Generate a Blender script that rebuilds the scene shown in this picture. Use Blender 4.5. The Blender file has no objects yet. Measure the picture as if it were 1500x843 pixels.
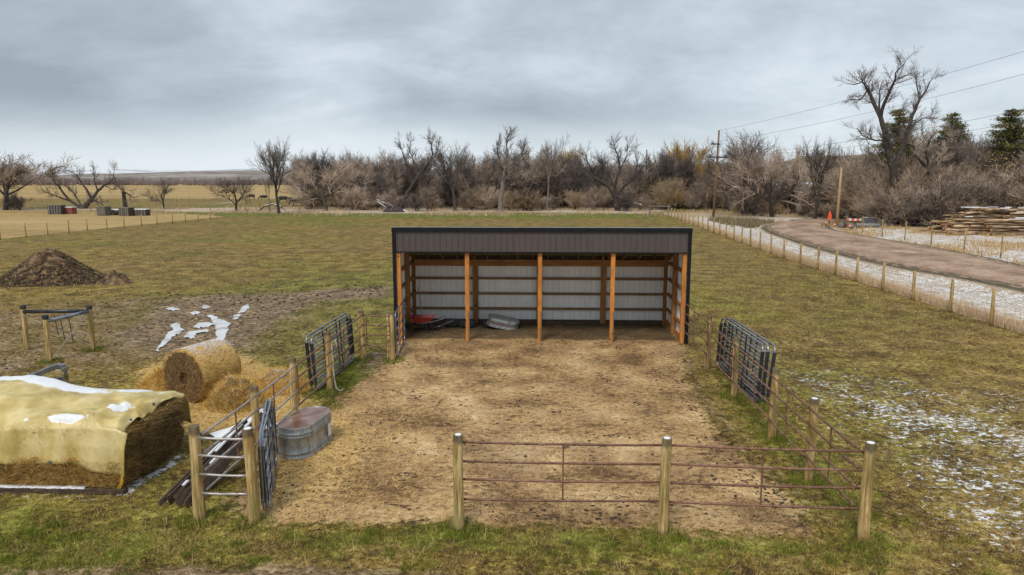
import bpy, math, random
import numpy as np
from mathutils import Vector, Matrix, noise as mnoise
R = math.radians
rnd = random.Random(7)
nr = np.random.default_rng(11)
scene = bpy.context.scene
col = scene.collection

# ------------------------------------------------------------------ camera, sky, sun, exposure
FPX, CAMH = 1010.0, 5.8
PIT = math.atan((421.5 - 262) / FPX)
YAW = math.atan(36 / FPX)
cam_d = bpy.data.cameras.new('camera')
cam_d.sensor_width = 36.0
cam_d.lens = 36.0 * FPX / 1500.0
cam_d.clip_start = 0.1
cam_d.clip_end = 30000
cam = bpy.data.objects.new('camera', cam_d)
col.objects.link(cam)
cam.location = (0, 0, CAMH)
cam.rotation_euler = (R(90) - PIT, 0, YAW)
scene.camera = cam

SUN_EL, SUN_AZ = 52, 200
world = bpy.data.worlds.new('World')
scene.world = world
world.use_nodes = True
nt = world.node_tree
nt.nodes.clear()
def wn(t, **k):
    n = nt.nodes.new(t)
    for a, b in k.items():
        setattr(n, a, b)
    return n
L = nt.links.new
out = wn('ShaderNodeOutputWorld')
sky = wn('ShaderNodeTexSky', sky_type='NISHITA', sun_disc=False)
sky.sun_elevation = R(SUN_EL)
sky.sun_rotation = R(SUN_AZ)
bg_s = wn('ShaderNodeBackground'); bg_s.inputs[1].default_value = 0.1
L(sky.outputs[0], bg_s.inputs[0])
tc = wn('ShaderNodeTexCoord')
sep = wn('ShaderNodeSeparateXYZ'); L(tc.outputs['Generated'], sep.inputs[0])
def wm(op, a, b=None, clamp=False):
    n = wn('ShaderNodeMath', operation=op); n.use_clamp = clamp
    for i, v in enumerate((a, b)):
        if v is None: continue
        if isinstance(v, (int, float)): n.inputs[i].default_value = v
        else: L(v, n.inputs[i])
    return n.outputs[0]
zc = wm('MAXIMUM', sep.outputs[2], 0.0)
den = wm('ADD', zc, 0.32)
cmb = wn('ShaderNodeCombineXYZ')
L(wm('DIVIDE', sep.outputs[0], den), cmb.inputs[0]); L(wm('DIVIDE', sep.outputs[1], den), cmb.inputs[1])
def wnoise(scale, detail, rough, off, dist=0.0):
    mp = wn('ShaderNodeMapping'); mp.inputs['Location'].default_value = off
    mp.inputs['Scale'].default_value = (0.8, 1.0, 1.0)
    L(cmb.outputs[0], mp.inputs[0])
    n = wn('ShaderNodeTexNoise'); n.inputs['Scale'].default_value = scale
    n.inputs['Detail'].default_value = detail; n.inputs['Roughness'].default_value = rough
    n.inputs['Distortion'].default_value = dist
    L(mp.outputs[0], n.inputs[0]); return n.outputs[0]
n1 = wnoise(0.85, 5, 0.5, (3.1, 7.3, 0), 0.3)
n2 = wnoise(3.0, 7, 0.6, (13.1, 1.3, 4), 0.3)
mixn = wm('ADD', wm('MULTIPLY', n1, 0.7), wm('MULTIPLY', n2, 0.3))
rmp = wn('ShaderNodeValToRGB')
e = rmp.color_ramp.elements
e[0].position = 0.37; e[0].color = (0.225, 0.265, 0.305, 1)
e[1].position = 0.62; e[1].color = (0.50, 0.552, 0.595, 1)
el = e.new(0.49); el.color = (0.33, 0.378, 0.422, 1)
L(mixn, rmp.inputs[0])
# the cloud deck thins to a pale band low over the horizon
hz = wn('ShaderNodeMapRange'); hz.interpolation_type = 'SMOOTHSTEP'
hz.inputs['From Min'].default_value = 0.012; hz.inputs['From Max'].default_value = 0.10
hz.inputs['To Min'].default_value = 0.85; hz.inputs['To Max'].default_value = 0.0
L(wm('ADD', sep.outputs[2], wm('MULTIPLY', wm('SUBTRACT', n2, 0.5), 0.07)), hz.inputs[0])
mx = wn('ShaderNodeMix', data_type='RGBA')
L(hz.outputs[0], mx.inputs[0]); L(rmp.outputs[0], mx.inputs[6]); mx.inputs[7].default_value = (0.55, 0.605, 0.64, 1)
bg_c = wn('ShaderNodeBackground'); bg_c.inputs[1].default_value = 1.0
L(mx.outputs[2], bg_c.inputs[0])
mxs = wn('ShaderNodeMixShader'); mxs.inputs[0].default_value = 0.94
L(bg_s.outputs[0], mxs.inputs[1]); L(bg_c.outputs[0], mxs.inputs[2])
L(mxs.outputs[0], out.inputs[0])

sl = bpy.data.lights.new('sun', 'SUN'); sl.energy = 1.5; sl.angle = R(16); sl.color = (1.0, 0.94, 0.85)
so = bpy.data.objects.new('sun', sl); col.objects.link(so)
# a sun at azimuth SUN_AZ (clockwise from +Y): it stands behind and a little left of the camera
dv = Vector((math.sin(R(SUN_AZ)) * math.cos(R(SUN_EL)), math.cos(R(SUN_AZ)) * math.cos(R(SUN_EL)), math.sin(R(SUN_EL))))
so.rotation_euler = dv.to_track_quat('Z', 'Y').to_euler()
so.location = (0, 0, 30)
vs = scene.view_settings
vs.view_transform = 'Standard'; vs.look = 'None'; vs.exposure = 0.58; vs.gamma = 1.0; vs.use_curve_mapping = False

# ------------------------------------------------------------------ from a measured image point to a place on the ground
_cp, _sp, _cy, _sy = math.cos(PIT), math.sin(PIT), math.cos(YAW), math.sin(YAW)
def ray(px, py):
    a = (px - 750) / FPX; b = (421.5 - py) / FPX
    r, f, u = a, _cp + b * _sp, -_sp + b * _cp
    return (r * _cy - f * _sy, f * _cy + r * _sy, u)
def G(px, py, z=0.0):
    x, y, u = ray(px, py); t = (z - CAMH) / u
    return (x * t, y * t, z)
def D(px, py, Y):                     # point on the ray at world depth Y
    x, y, u = ray(px, py); t = Y / y
    return (x * t, Y, CAMH + u * t)

# ------------------------------------------------------------------ materials
MATS = {}
def nmat(name):
    m = bpy.data.materials.new(name); m.use_nodes = True; t = m.node_tree
    return m, t, t.nodes['Principled BSDF']
class NT:
    def __init__(s, t): s.t = t
    def n(s, ty, **k):
        x = s.t.nodes.new(ty)
        for a, b in k.items(): setattr(x, a, b)
        return x
    def l(s, a, b): s.t.links.new(a, b)
    def math(s, op, a, b=None, c=None, clamp=False):
        x = s.n('ShaderNodeMath', operation=op); x.use_clamp = clamp
        for i, v in enumerate((a, b, c)):
            if v is None: continue
            if isinstance(v, (int, float)): x.inputs[i].default_value = v
            else: s.l(v, x.inputs[i])
        return x.outputs[0]
    def noise(s, vec, scale, detail=4, rough=0.55, dist=0.0, col=False):
        x = s.n('ShaderNodeTexNoise'); x.inputs['Scale'].default_value = scale
        x.inputs['Detail'].default_value = detail; x.inputs['Roughness'].default_value = rough
        x.inputs['Distortion'].default_value = dist
        s.l(vec, x.inputs[0]); return x.outputs[1 if col else 0]
    def mapv(s, vec, scale=(1, 1, 1), loc=(0, 0, 0), rot=(0, 0, 0)):
        x = s.n('ShaderNodeMapping'); x.inputs['Scale'].default_value = scale
        x.inputs['Location'].default_value = loc; x.inputs['Rotation'].default_value = rot
        s.l(vec, x.inputs[0]); return x.outputs[0]
    def ramp(s, fac, stops):
        x = s.n('ShaderNodeValToRGB'); e = x.color_ramp.elements
        while len(e) < len(stops): e.new(0.5)
        for i, (p, c) in enumerate(stops):
            e[i].position = p; e[i].color = (*c, 1)
        s.l(fac, x.inputs[0]); return x.outputs[0]
    def mix(s, fac, a, b, mode='MIX'):
        x = s.n('ShaderNodeMix', data_type='RGBA', blend_type=mode)
        for i, v in ((0, fac), (6, a), (7, b)):
            if isinstance(v, (int, float)): x.inputs[i].default_value = v
            elif isinstance(v, tuple): x.inputs[i].default_value = (*v, 1)
            else: s.l(v, x.inputs[i])
        return x.outputs[2]
    def step(s, v, lo, hi):
        x = s.n('ShaderNodeMapRange'); x.interpolation_type = 'SMOOTHSTEP'
        x.inputs['From Min'].default_value = lo; x.inputs['From Max'].default_value = hi
        s.l(v, x.inputs[0]); return x.outputs[0]
    def bump(s, h, strength, dist, bsdf):
        x = s.n('ShaderNodeBump'); x.inputs['Strength'].default_value = strength; x.inputs['Distance'].default_value = dist
        s.l(h, x.inputs['Height']); s.l(x.outputs[0], bsdf.inputs['Normal'])

def simple(name, stops, scale=3.0, stretch=(1, 1, 1), rough=0.8, metal=0.0, bump=0.3, bdist=0.01, detail=5, fine=None, rand=0.0, space='Object'):
    """noise between colour stops, with optional fine layer and a per-object shift"""
    m, t, b = nmat(name); q = NT(t)
    if name in ('black_trim',): b.inputs['Specular IOR Level'].default_value = 0.15
    tcn = q.n('ShaderNodeTexCoord')
    v = tcn.outputs['Object'] if space == 'Object' else q.n('ShaderNodeNewGeometry').outputs['Position']
    oi = q.n('ShaderNodeObjectInfo')
    vv = q.n('ShaderNodeVectorMath', operation='ADD')
    q.l(v, vv.inputs[0])
    cx = q.n('ShaderNodeCombineXYZ'); rr = q.math('MULTIPLY', oi.outputs['Random'], 37.0)
    for i in range(3): q.l(rr, cx.inputs[i])
    q.l(cx.outputs[0], vv.inputs[1])
    mv = q.mapv(vv.outputs[0], stretch)
    n = q.noise(mv, scale, detail, 0.6)
    if fine:
        n = q.math('ADD', q.math('MULTIPLY', n, 0.6), q.math('MULTIPLY', q.noise(mv, fine, 3, 0.6), 0.4))
    c = q.ramp(n, stops)
    if rand:
        hs = q.n('ShaderNodeHueSaturation')
        q.l(c, hs.inputs['Color'])
        q.l(q.math('ADD', q.math('MULTIPLY', oi.outputs['Random'], rand * 2), 1 - rand), hs.inputs['Value'])
        c = hs.outputs[0]
    q.l(c, b.inputs['Base Color'])
    b.inputs['Roughness'].default_value = rough; b.inputs['Metallic'].default_value = metal
    if bump: q.bump(n, bump, bdist, b)
    MATS[name] = m
    return m

def wood(name, base, dark, axis, scale=2.0, rough=0.7, knots=True, rand=0.12):
    st = [14, 14, 14]; st['xyz'.index(axis)] = 0.9
    m, t, b = nmat(name); q = NT(t)
    v = q.n('ShaderNodeTexCoord').outputs['Object']
    oi = q.n('ShaderNodeObjectInfo')
    off = q.n('ShaderNodeVectorMath', operation='ADD'); q.l(v, off.inputs[0])
    cx = q.n('ShaderNodeCombineXYZ'); rr = q.math('MULTIPLY', oi.outputs['Random'], 51.0)
    for i in range(3): q.l(rr, cx.inputs[i])
    q.l(cx.outputs[0], off.inputs[1])
    n = q.noise(q.mapv(off.outputs[0], tuple(st)), scale, 5, 0.6, 0.4)
    big = q.noise(off.outputs[0], 1.7, 4, 0.6)
    c = q.ramp(n, [(0.32, dark), (0.55, base), (0.75, tuple(min(1, x * 1.25) for x in base))])
    c = q.mix(q.step(big, 0.5, 0.72), c, tuple(x * 0.6 for x in base))
    if knots:
        k = q.noise(off.outputs[0], 6.0, 1, 0.5)
        c = q.mix(q.step(k, 0.72, 0.76), c, tuple(x * 0.35 for x in dark))
    hs = q.n('ShaderNodeHueSaturation'); q.l(c, hs.inputs['Color'])
    q.l(q.math('ADD', q.math('MULTIPLY', oi.outputs['Random'], rand * 2), 1 - rand), hs.inputs['Value'])
    q.l(hs.outputs[0], b.inputs['Base Color']); b.inputs['Roughness'].default_value = rough
    q.bump(n, 0.35, 0.006, b)
    MATS[name] = m
    return m

orange = (0.62, 0.26, 0.045)
for ax in 'xyz':
    wood('inner_lumber_' + ax, (0.34, 0.15, 0.04), (0.17, 0.07, 0.02), ax)  # darker lumber copy: the shed's inside shade is put into its colour
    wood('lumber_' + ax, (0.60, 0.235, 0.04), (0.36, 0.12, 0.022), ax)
    wood('old_lumber_' + ax, (0.26, 0.15, 0.065), (0.12, 0.065, 0.03), ax)
    wood('barn_wood_' + ax, (0.115, 0.072, 0.050), (0.03, 0.02, 0.014), ax, rand=0.35)
# treated round posts: yellow-brown with green and rusty streaks
def post_material():
    m, t, b = nmat('treated_post'); q = NT(t)
    v = q.n('ShaderNodeTexCoord').outputs['Object']; oi = q.n('ShaderNodeObjectInfo')
    off = q.n('ShaderNodeVectorMath', operation='ADD'); q.l(v, off.inputs[0])
    cx = q.n('ShaderNodeCombineXYZ'); rr = q.math('MULTIPLY', oi.outputs['Random'], 51.0)
    for i in range(3): q.l(rr, cx.inputs[i])
    q.l(cx.outputs[0], off.inputs[1])
    n = q.noise(q.mapv(off.outputs[0], (13, 13, 0.9)), 1.6, 6, 0.65, 0.3)
    n2 = q.noise(q.mapv(off.outputs[0], (5, 5, 0.8)), 1.3, 4, 0.6)
    c = q.ramp(n, [(0.34, (0.15, 0.085, 0.03)), (0.5, (0.46, 0.31, 0.115)), (0.64, (0.72, 0.53, 0.27))])
    c = q.mix(q.math('MULTIPLY', q.step(n2, 0.46, 0.62), 0.6), c, (0.20, 0.19, 0.055))
    n3 = q.noise(q.mapv(off.outputs[0], (4, 4, 1.2), (9, 3, 2)), 1.5, 3, 0.6)
    c = q.mix(q.math('MULTIPLY', q.step(n3, 0.56, 0.7), 0.75), c, (0.34, 0.15, 0.03))
    zz = q.n('ShaderNodeSeparateXYZ'); q.l(v, zz.inputs[0])
    wob = q.math('ADD', zz.outputs[2], q.math('MULTIPLY', n, 0.22))
    c = q.mix(q.math('MULTIPLY', q.step(wob, 1.58, 1.68), 0.75), c, (0.05, 0.04, 0.03))
    c = q.mix(q.math('MULTIPLY', q.step(q.math('MULTIPLY', wob, -1.0), -0.24, -0.1), 0.55), c, (0.11, 0.075, 0.04))
    q.l(c, b.inputs['Base Color']); b.inputs['Roughness'].default_value = 0.85
    q.bump(n, 0.6, 0.012, b); MATS['treated_post'] = m
post_material()
simple('snow', [(0.3, (0.72, 0.74, 0.78)), (0.7, (0.86, 0.87, 0.88))], 14, rough=0.6, bump=0.5, bdist=0.02)
simple('rust_pipe', [(0.3, (0.10, 0.045, 0.028)), (0.55, (0.23, 0.115, 0.075)), (0.8, (0.34, 0.22, 0.16))], 9, rough=0.6, metal=0.2, bump=0.3, bdist=0.004, rand=0.15)
simple('galv_pipe', [(0.3, (0.30, 0.27, 0.25)), (0.6, (0.48, 0.45, 0.43)), (0.8, (0.30, 0.17, 0.10))], 6, rough=0.45, metal=0.55, bump=0.15, bdist=0.003)
simple('gate_steel', [(0.35, (0.20, 0.22, 0.27)), (0.7, (0.40, 0.42, 0.48))], 5, rough=0.3, metal=0.75, bump=0.1, bdist=0.003)
simple('dark_steel', [(0.35, (0.022, 0.024, 0.032)), (0.7, (0.06, 0.063, 0.075))], 5, rough=0.35, metal=0.4, bump=0.1, bdist=0.003)
simple('black_trim', [(0.3, (0.010, 0.011, 0.013)), (0.7, (0.017, 0.018, 0.021))], 3, rough=0.42, metal=0.0, bump=0.0)
simple('brown_steel', [(0.3, (0.078, 0.062, 0.058)), (0.7, (0.095, 0.076, 0.070))], 2, stretch=(1, 1, 0.4), rough=0.5, metal=0.0, bump=0.08, bdist=0.003, rand=0.05)
simple('white_steel', [(0.25, (0.74, 0.73, 0.70)), (0.6, (0.88, 0.87, 0.84)), (0.8, (0.76, 0.72, 0.63))], 1.4, stretch=(1, 1, 0.5), rough=0.5, bump=0.05, rand=0.04)
simple('roof_steel', [(0.3, (0.10, 0.09, 0.09)), (0.7, (0.15, 0.14, 0.14))], 2, rough=0.5, bump=0.05)
def galv():
    m, t, b = nmat('galvanised'); q = NT(t)
    v = q.n('ShaderNodeTexCoord').outputs['Object']
    vo = q.n('ShaderNodeTexVoronoi'); vo.inputs['Scale'].default_value = 30; q.l(v, vo.inputs[0])
    n = q.noise(v, 5, 5, 0.6)
    st = q.noise(q.mapv(v, (9, 9, 0.8)), 2, 4, 0.6)
    c = q.ramp(q.math('ADD', q.math('MULTIPLY', n, 0.5), q.math('MULTIPLY', st, 0.5)), [(0.35, (0.17, 0.18, 0.18)), (0.5, (0.34, 0.36, 0.365)), (0.65, (0.47, 0.49, 0.50))])
    c = q.mix(0.12, c, vo.outputs['Color'], 'SOFT_LIGHT')
    q.l(c, b.inputs['Base Color']); b.inputs['Metallic'].default_value = 0.55; b.inputs['Roughness'].default_value = 0.42
    MATS['galvanised'] = m
    m, t, b = nmat('wet_rusty_steel'); q = NT(t)
    v = q.n('ShaderNodeTexCoord').outputs['Object']
    n = q.noise(v, 2.2, 6, 0.65, 0.6)
    c = q.ramp(n, [(0.34, (0.33, 0.24, 0.21)), (0.5, (0.22, 0.11, 0.075)), (0.66, (0.115, 0.035, 0.022))])
    q.l(c, b.inputs['Base Color']); b.inputs['Roughness'].default_value = 0.22; b.inputs['Metallic'].default_value = 0.15
    q.bump(n, 0.2, 0.02, b)
    MATS['wet_rusty_steel'] = m
galv()
simple('black_rubber', [(0.3, (0.015, 0.016, 0.017)), (0.7, (0.045, 0.046, 0.048))], 7, rough=0.75, bump=0.4, bdist=0.01)
simple('red_paint', [(0.3, (0.24, 0.022, 0.014)), (0.7, (0.34, 0.045, 0.03)), (0.85, (0.15, 0.06, 0.04))], 6, rough=0.5, bump=0.1)
simple('hay_dark', [(0.36, (0.04, 0.025, 0.012)), (0.5, (0.19, 0.12, 0.045)), (0.64, (0.46, 0.31, 0.12))], 9, stretch=(1, 1, 2.6), fine=34, rough=0.95, bump=1.0, bdist=0.05)
simple('hay_gold', [(0.28, (0.16, 0.08, 0.02)), (0.5, (0.48, 0.28, 0.07)), (0.72, (0.72, 0.47, 0.15))], 10, fine=40, rough=0.95, bump=1.0, bdist=0.05)
simple('dirt', [(0.40, (0.030, 0.017, 0.009)), (0.5, (0.115, 0.068, 0.032)), (0.60, (0.29, 0.19, 0.10))], 3, fine=17, rough=0.95, bump=1.0, bdist=0.08)
simple('clod', [(0.3, (0.028, 0.018, 0.012)), (0.7, (0.09, 0.058, 0.036))], 5, rough=0.95, bump=0.6, rand=0.3, space='Position')
simple('pole_wood', [(0.3, (0.13, 0.07, 0.042)), (0.7, (0.26, 0.145, 0.085))], 4, stretch=(6, 6, 0.5), rough=0.9, bump=0.4)
simple('pale_pole', [(0.3, (0.34, 0.22, 0.12)), (0.7, (0.52, 0.36, 0.2))], 4, stretch=(6, 6, 0.5), rough=0.9, bump=0.4)
simple('log_bark', [(0.40, (0.045, 0.026, 0.016)), (0.5, (0.26, 0.165, 0.09)), (0.60, (0.60, 0.44, 0.28))], 2.0, stretch=(0.35, 5, 5), rough=0.9, bump=0.6, rand=0.35)
simple('log_end', [(0.35, (0.22, 0.085, 0.03)), (0.65, (0.62, 0.33, 0.13))], 6, rough=0.9, rand=0.35)
simple('bark_dark', [(0.3, (0.030, 0.024, 0.021)), (0.6, (0.072, 0.058, 0.050)), (0.8, (0.16, 0.13, 0.11))], 3, stretch=(3, 3, 0.6), rough=0.95, bump=0.6, bdist=0.05, rand=0.2)
simple('bark_grey', [(0.3, (0.12, 0.10, 0.085)), (0.6, (0.25, 0.22, 0.19)), (0.8, (0.40, 0.36, 0.32))], 3, stretch=(3, 3, 0.6), rough=0.95, bump=0.6, bdist=0.05, rand=0.2)
simple('twig_dark', [(0.40, (0.095, 0.075, 0.066)), (0.60, (0.23, 0.185, 0.165))], 0.8, rough=0.95, bump=0, rand=0.2)
simple('twig_brown', [(0.40, (0.23, 0.17, 0.13)), (0.60, (0.54, 0.425, 0.335))], 0.5, rough=0.95, bump=0, rand=0.3)
simple('twig_tan', [(0.35, (0.34, 0.25, 0.17)), (0.65, (0.52, 0.40, 0.28))], 0.5, rough=0.95, bump=0, rand=0.2)
simple('twig_gold', [(0.35, (0.40, 0.24, 0.06)), (0.65, (0.60, 0.40, 0.12))], 0.5, rough=0.95, bump=0, rand=0.15)
simple('dry_leaf', [(0.35, (0.30, 0.17, 0.05)), (0.65, (0.52, 0.35, 0.12))], 1.1, rough=0.9, bump=0, rand=0.2)
simple('conifer', [(0.38, (0.045, 0.055, 0.018)), (0.5, (0.11, 0.115, 0.035)), (0.62, (0.30, 0.24, 0.07))], 1.2, rough=0.9, bump=0, rand=0.15)
simple('cow_hide', [(0.3, (0.012, 0.010, 0.009)), (0.7, (0.024, 0.02, 0.018))], 3, rough=0.7, bump=0)
simple('cone_orange', [(0.3, (0.75, 0.085, 0.02)), (0.7, (0.85, 0.13, 0.03))], 3, rough=0.5, bump=0)
simple('white_paint', [(0.3, (0.62, 0.62, 0.62)), (0.7, (0.78, 0.78, 0.78))], 3, rough=0.6, bump=0)
simple('grey_wood', [(0.35, (0.09, 0.082, 0.072)), (0.65, (0.25, 0.23, 0.20))], 3, stretch=(1, 1, 4), rough=0.9, bump=0.3, rand=0.2)
simple('faded_red', [(0.3, (0.20, 0.05, 0.04)), (0.7, (0.30, 0.09, 0.07))], 3, rough=0.8, bump=0)
simple('house_wall', [(0.3, (0.22, 0.20, 0.18)), (0.7, (0.30, 0.27, 0.25))], 1, rough=0.8, bump=0)
simple('dark_glass', [(0.3, (0.02, 0.02, 0.025)), (0.7, (0.03, 0.03, 0.035))], 1, rough=0.1, bump=0)
simple('wire', [(0.3, (0.20, 0.19, 0.18)), (0.7, (0.32, 0.30, 0.28))], 2, rough=0.5, metal=0.5, bump=0)
simple('cable', [(0.3, (0.10, 0.10, 0.11)), (0.7, (0.16, 0.16, 0.17))], 2, rough=0.6, bump=0)
simple('pale_rope', [(0.3, (0.42, 0.36, 0.28)), (0.7, (0.60, 0.54, 0.44))], 9, rough=0.8, bump=0)
simple('yellow_rope', [(0.3, (0.60, 0.36, 0.02)), (0.7, (0.72, 0.46, 0.04))], 9, rough=0.7, bump=0)
simple('blue_cap', [(0.3, (0.03, 0.06, 0.12)), (0.7, (0.05, 0.09, 0.17))], 9, rough=0.5, bump=0)
simple('sky_pale_water', [(0.36, (0.30, 0.25, 0.20)), (0.46, (0.62, 0.61, 0.59)), (0.60, (0.74, 0.74, 0.75))], 1.4, rough=0.12, bump=0.05, bdist=0.02, space='Position')  # pale sky reflection put into the water's colour
simple('gravel', [(0.40, (0.20, 0.115, 0.065)), (0.5, (0.35, 0.225, 0.15)), (0.60, (0.53, 0.38, 0.28))], 0.4, stretch=(1, 1, 1), fine=9, rough=0.95, bump=0.5, bdist=0.03, space='Position')
simple('belt_twig', [(0.35, (0.20, 0.16, 0.15)), (0.65, (0.34, 0.28, 0.26))], 0.05, rough=1, bump=0, space='Position')
simple('far_hill', [(0.40, (0.13, 0.11, 0.095)), (0.5, (0.235, 0.20, 0.17)), (0.60, (0.36, 0.32, 0.28))], 0.010, fine=0.05, rough=1, bump=0.5, bdist=6, space='Position')
simple('near_hill', [(0.41, (0.10, 0.085, 0.05)), (0.5, (0.24, 0.195, 0.12)), (0.60, (0.38, 0.31, 0.21))], 0.02, fine=0.2, rough=1, bump=0.6, bdist=4, space='Position')
simple('mountain_snow', [(0.42, (0.36, 0.38, 0.43)), (0.55, (0.72, 0.74, 0.78))], 0.0012, fine=0.006, rough=1, bump=0, space='Position')
def tarp():
    m, t, b = nmat('tan_tarp'); q = NT(t)
    v = q.n('ShaderNodeTexCoord').outputs['Object']
    n = q.noise(v, 1.3, 5, 0.6)
    st = q.noise(q.mapv(v, (3, 3, 0.9)), 1.0, 3, 0.5)
    c = q.ramp(q.math('ADD', q.math('MULTIPLY', n, 0.5), q.math('MULTIPLY', st, 0.5)), [(0.40, (0.42, 0.31, 0.095)), (0.5, (0.58, 0.45, 0.165)), (0.60, (0.71, 0.58, 0.28))])
    sa = q.n('ShaderNodeAttribute', attribute_name='tint')
    fr = q.noise(v, 9, 6, 0.75)
    c = q.mix(q.step(q.math('ADD', sa.outputs['Fac'], q.math('MULTIPLY', q.math('SUBTRACT', fr, 0.5), 1.1)), 0.45, 0.62), c, (0.84, 0.84, 0.85))
    st2 = q.noise(q.mapv(v, (1, 1, 1), (4, 4, 4)), 2.2, 3, 0.6)
    c = q.mix(q.math('MULTIPLY', q.step(st2, 0.52, 0.70), 0.22), c, (0.33, 0.25, 0.09))
    q.l(c, b.inputs['Base Color']); b.inputs['Roughness'].default_value = 0.42
    r1 = q.math('ABSOLUTE', q.math('SUBTRACT', q.noise(q.mapv(v, (1.6, 1, 1)), 1.5, 4, 0.55, 1.0), 0.5))
    r2 = q.math('ABSOLUTE', q.math('SUBTRACT', q.noise(q.mapv(v, (2.4, 1, 0.7), (7, 1, 2)), 3.2, 4, 0.6, 0.6), 0.5))
    q.bump(q.math('MINIMUM', q.math('MULTIPLY', q.math('ADD', r1, r2), 4.0), 1.0), 0.28, 0.03, b)
    MATS['tan_tarp'] = m
tarp()
def blade_mat():
    m, t, b = nmat('blades'); q = NT(t)
    a = q.n('ShaderNodeAttribute', attribute_name='tint')
    q.l(a.outputs['Color'], b.inputs['Base Color']); b.inputs['Roughness'].default_value = 0.8
    b.inputs['Specular IOR Level'].default_value = 0.2
    MATS['blades'] = m
blade_mat()
M = MATS

# ------------------------------------------------------------------ mesh helpers
class MB:
    def __init__(s): s.v = []; s.f = []
    def add(s, vs, fs):
        o = len(s.v); s.v.extend(vs); s.f.extend([tuple(i + o for i in f) for f in fs])
    def box(s, x0, x1, y0, y1, z0, z1):
        s.add([(x0,y0,z0),(x1,y0,z0),(x1,y1,z0),(x0,y1,z0),(x0,y0,z1),(x1,y0,z1),(x1,y1,z1),(x0,y1,z1)],
              [(0,3,2,1),(4,5,6,7),(0,1,5,4),(1,2,6,5),(2,3,7,6),(3,0,4,7)])
    def beam(s, a, b, w, h, up=(0, 0, 1)):
        a = Vector(a); b = Vector(b); d = (b - a).normalized(); u = Vector(up)
        if abs(d.dot(u)) > 0.98: u = Vector((0, 1, 0))
        x = d.cross(u).normalized(); y = x.cross(d).normalized()
        vs = []
        for p in (a, b):
            for sx, sy in ((-1,-1),(1,-1),(1,1),(-1,1)):
                vs.append(tuple(p + x * (sx * w / 2) + y * (sy * h / 2)))
        s.add(vs, [(0,3,2,1),(4,5,6,7),(0,1,5,4),(1,2,6,5),(2,3,7,6),(3,0,4,7)])
    def tube(s, pts, rad, n=8, caps=True):
        pts = [Vector(p) for p in pts]
        rad = rad if isinstance(rad, (list, tuple)) else [rad] * len(pts)
        o = len(s.v); last = None
        for i, p in enumerate(pts):
            d = (pts[min(i + 1, len(pts) - 1)] - pts[max(i - 1, 0)]).normalized()
            if last is None:
                u = Vector((0, 0, 1)) if abs(d.z) < 0.9 else Vector((1, 0, 0))
                x = d.cross(u).normalized()
            else:
                x = (last - d * last.dot(d)).normalized()
            last = x; y = d.cross(x)
            for k in range(n):
                a = 2 * math.pi * k / n
                s.v.append(tuple(p + (x * math.cos(a) + y * math.sin(a)) * rad[i]))
        for i in range(len(pts) - 1):
            for k in range(n):
                a = o + i * n + k; b2 = o + i * n + (k + 1) % n
                s.f.append((a, b2, b2 + n, a + n))
        if caps:
            s.f.append(tuple(o + k for k in range(n))[::-1])
            e = o + (len(pts) - 1) * n
            s.f.append(tuple(e + k for k in range(n)))
    def lathe(s, prof, n=24, fx=1.0, fy=1.0, c=(0, 0, 0), stad=0.0):
        """profile of (r, z); stad stretches it along x into a stadium"""
        o = len(s.v)
        for r, z in prof:
            for k in range(n):
                a = 2 * math.pi * k / n
                ca, sa = math.cos(a), math.sin(a)
                sx = stad if ca > 1e-6 else (-stad if ca < -1e-6 else 0)
                s.v.append((c[0] + r * ca * fx + sx, c[1] + r * sa * fy, c[2] + z))
        for i in range(len(prof) - 1):
            for k in range(n):
                a = o + i * n + k; b2 = o + i * n + (k + 1) % n
                s.f.append((a, b2, b2 + n, a + n))
        if prof[0][0] > 1e-4: s.f.append(tuple(o + k for k in range(n))[::-1])
        if prof[-1][0] > 1e-4: s.f.append(tuple(o + (len(prof) - 1) * n + k for k in range(n)))
    def mesh(s, name, mat, smooth=False):
        me = bpy.data.meshes.new(name); me.from_pydata(s.v, [], s.f)
        if smooth: me.polygons.foreach_set('use_smooth', [True] * len(me.polygons))
        me.materials.append(M[mat] if isinstance(mat, str) else mat); me.update()
        return me
    def build(s, name, mat, parent=None, smooth=False, loc=None, bevel=0):
        me = s.mesh(name, mat, smooth)
        o = put(name, me, parent, loc)
        if bevel:
            b = o.modifiers.new('bevel', 'BEVEL'); b.width = bevel; b.segments = 2; b.limit_method = 'ANGLE'
        return o
def put(name, me, parent=None, loc=None, rot=None, scale=None):
    o = bpy.data.objects.new(name, me); col.objects.link(o)
    if parent: o.parent = parent
    if loc is not None: o.location = loc
    if rot is not None: o.rotation_euler = rot
    if scale is not None: o.scale = scale if isinstance(scale, (tuple, list)) else (scale,) * 3
    return o
def tag(o, label=None, cat=None, group=None, kind=None):
    if label: o['label'] = label
    if cat: o['category'] = cat
    if group: o['group'] = group
    if kind: o['kind'] = kind
    return o
def empty(name, loc=(0, 0, 0), rz=0.0, rot=None):
    o = bpy.data.objects.new(name, None); col.objects.link(o); o.location = loc
    o.rotation_euler = rot if rot else (0, 0, rz); o.empty_display_size = 0.3
    return o
def copy_tree(o, parent=None):
    c = o.copy(); col.objects.link(c)
    if parent: c.parent = parent
    for ch in o.children: copy_tree(ch, c)
    return c
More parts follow.
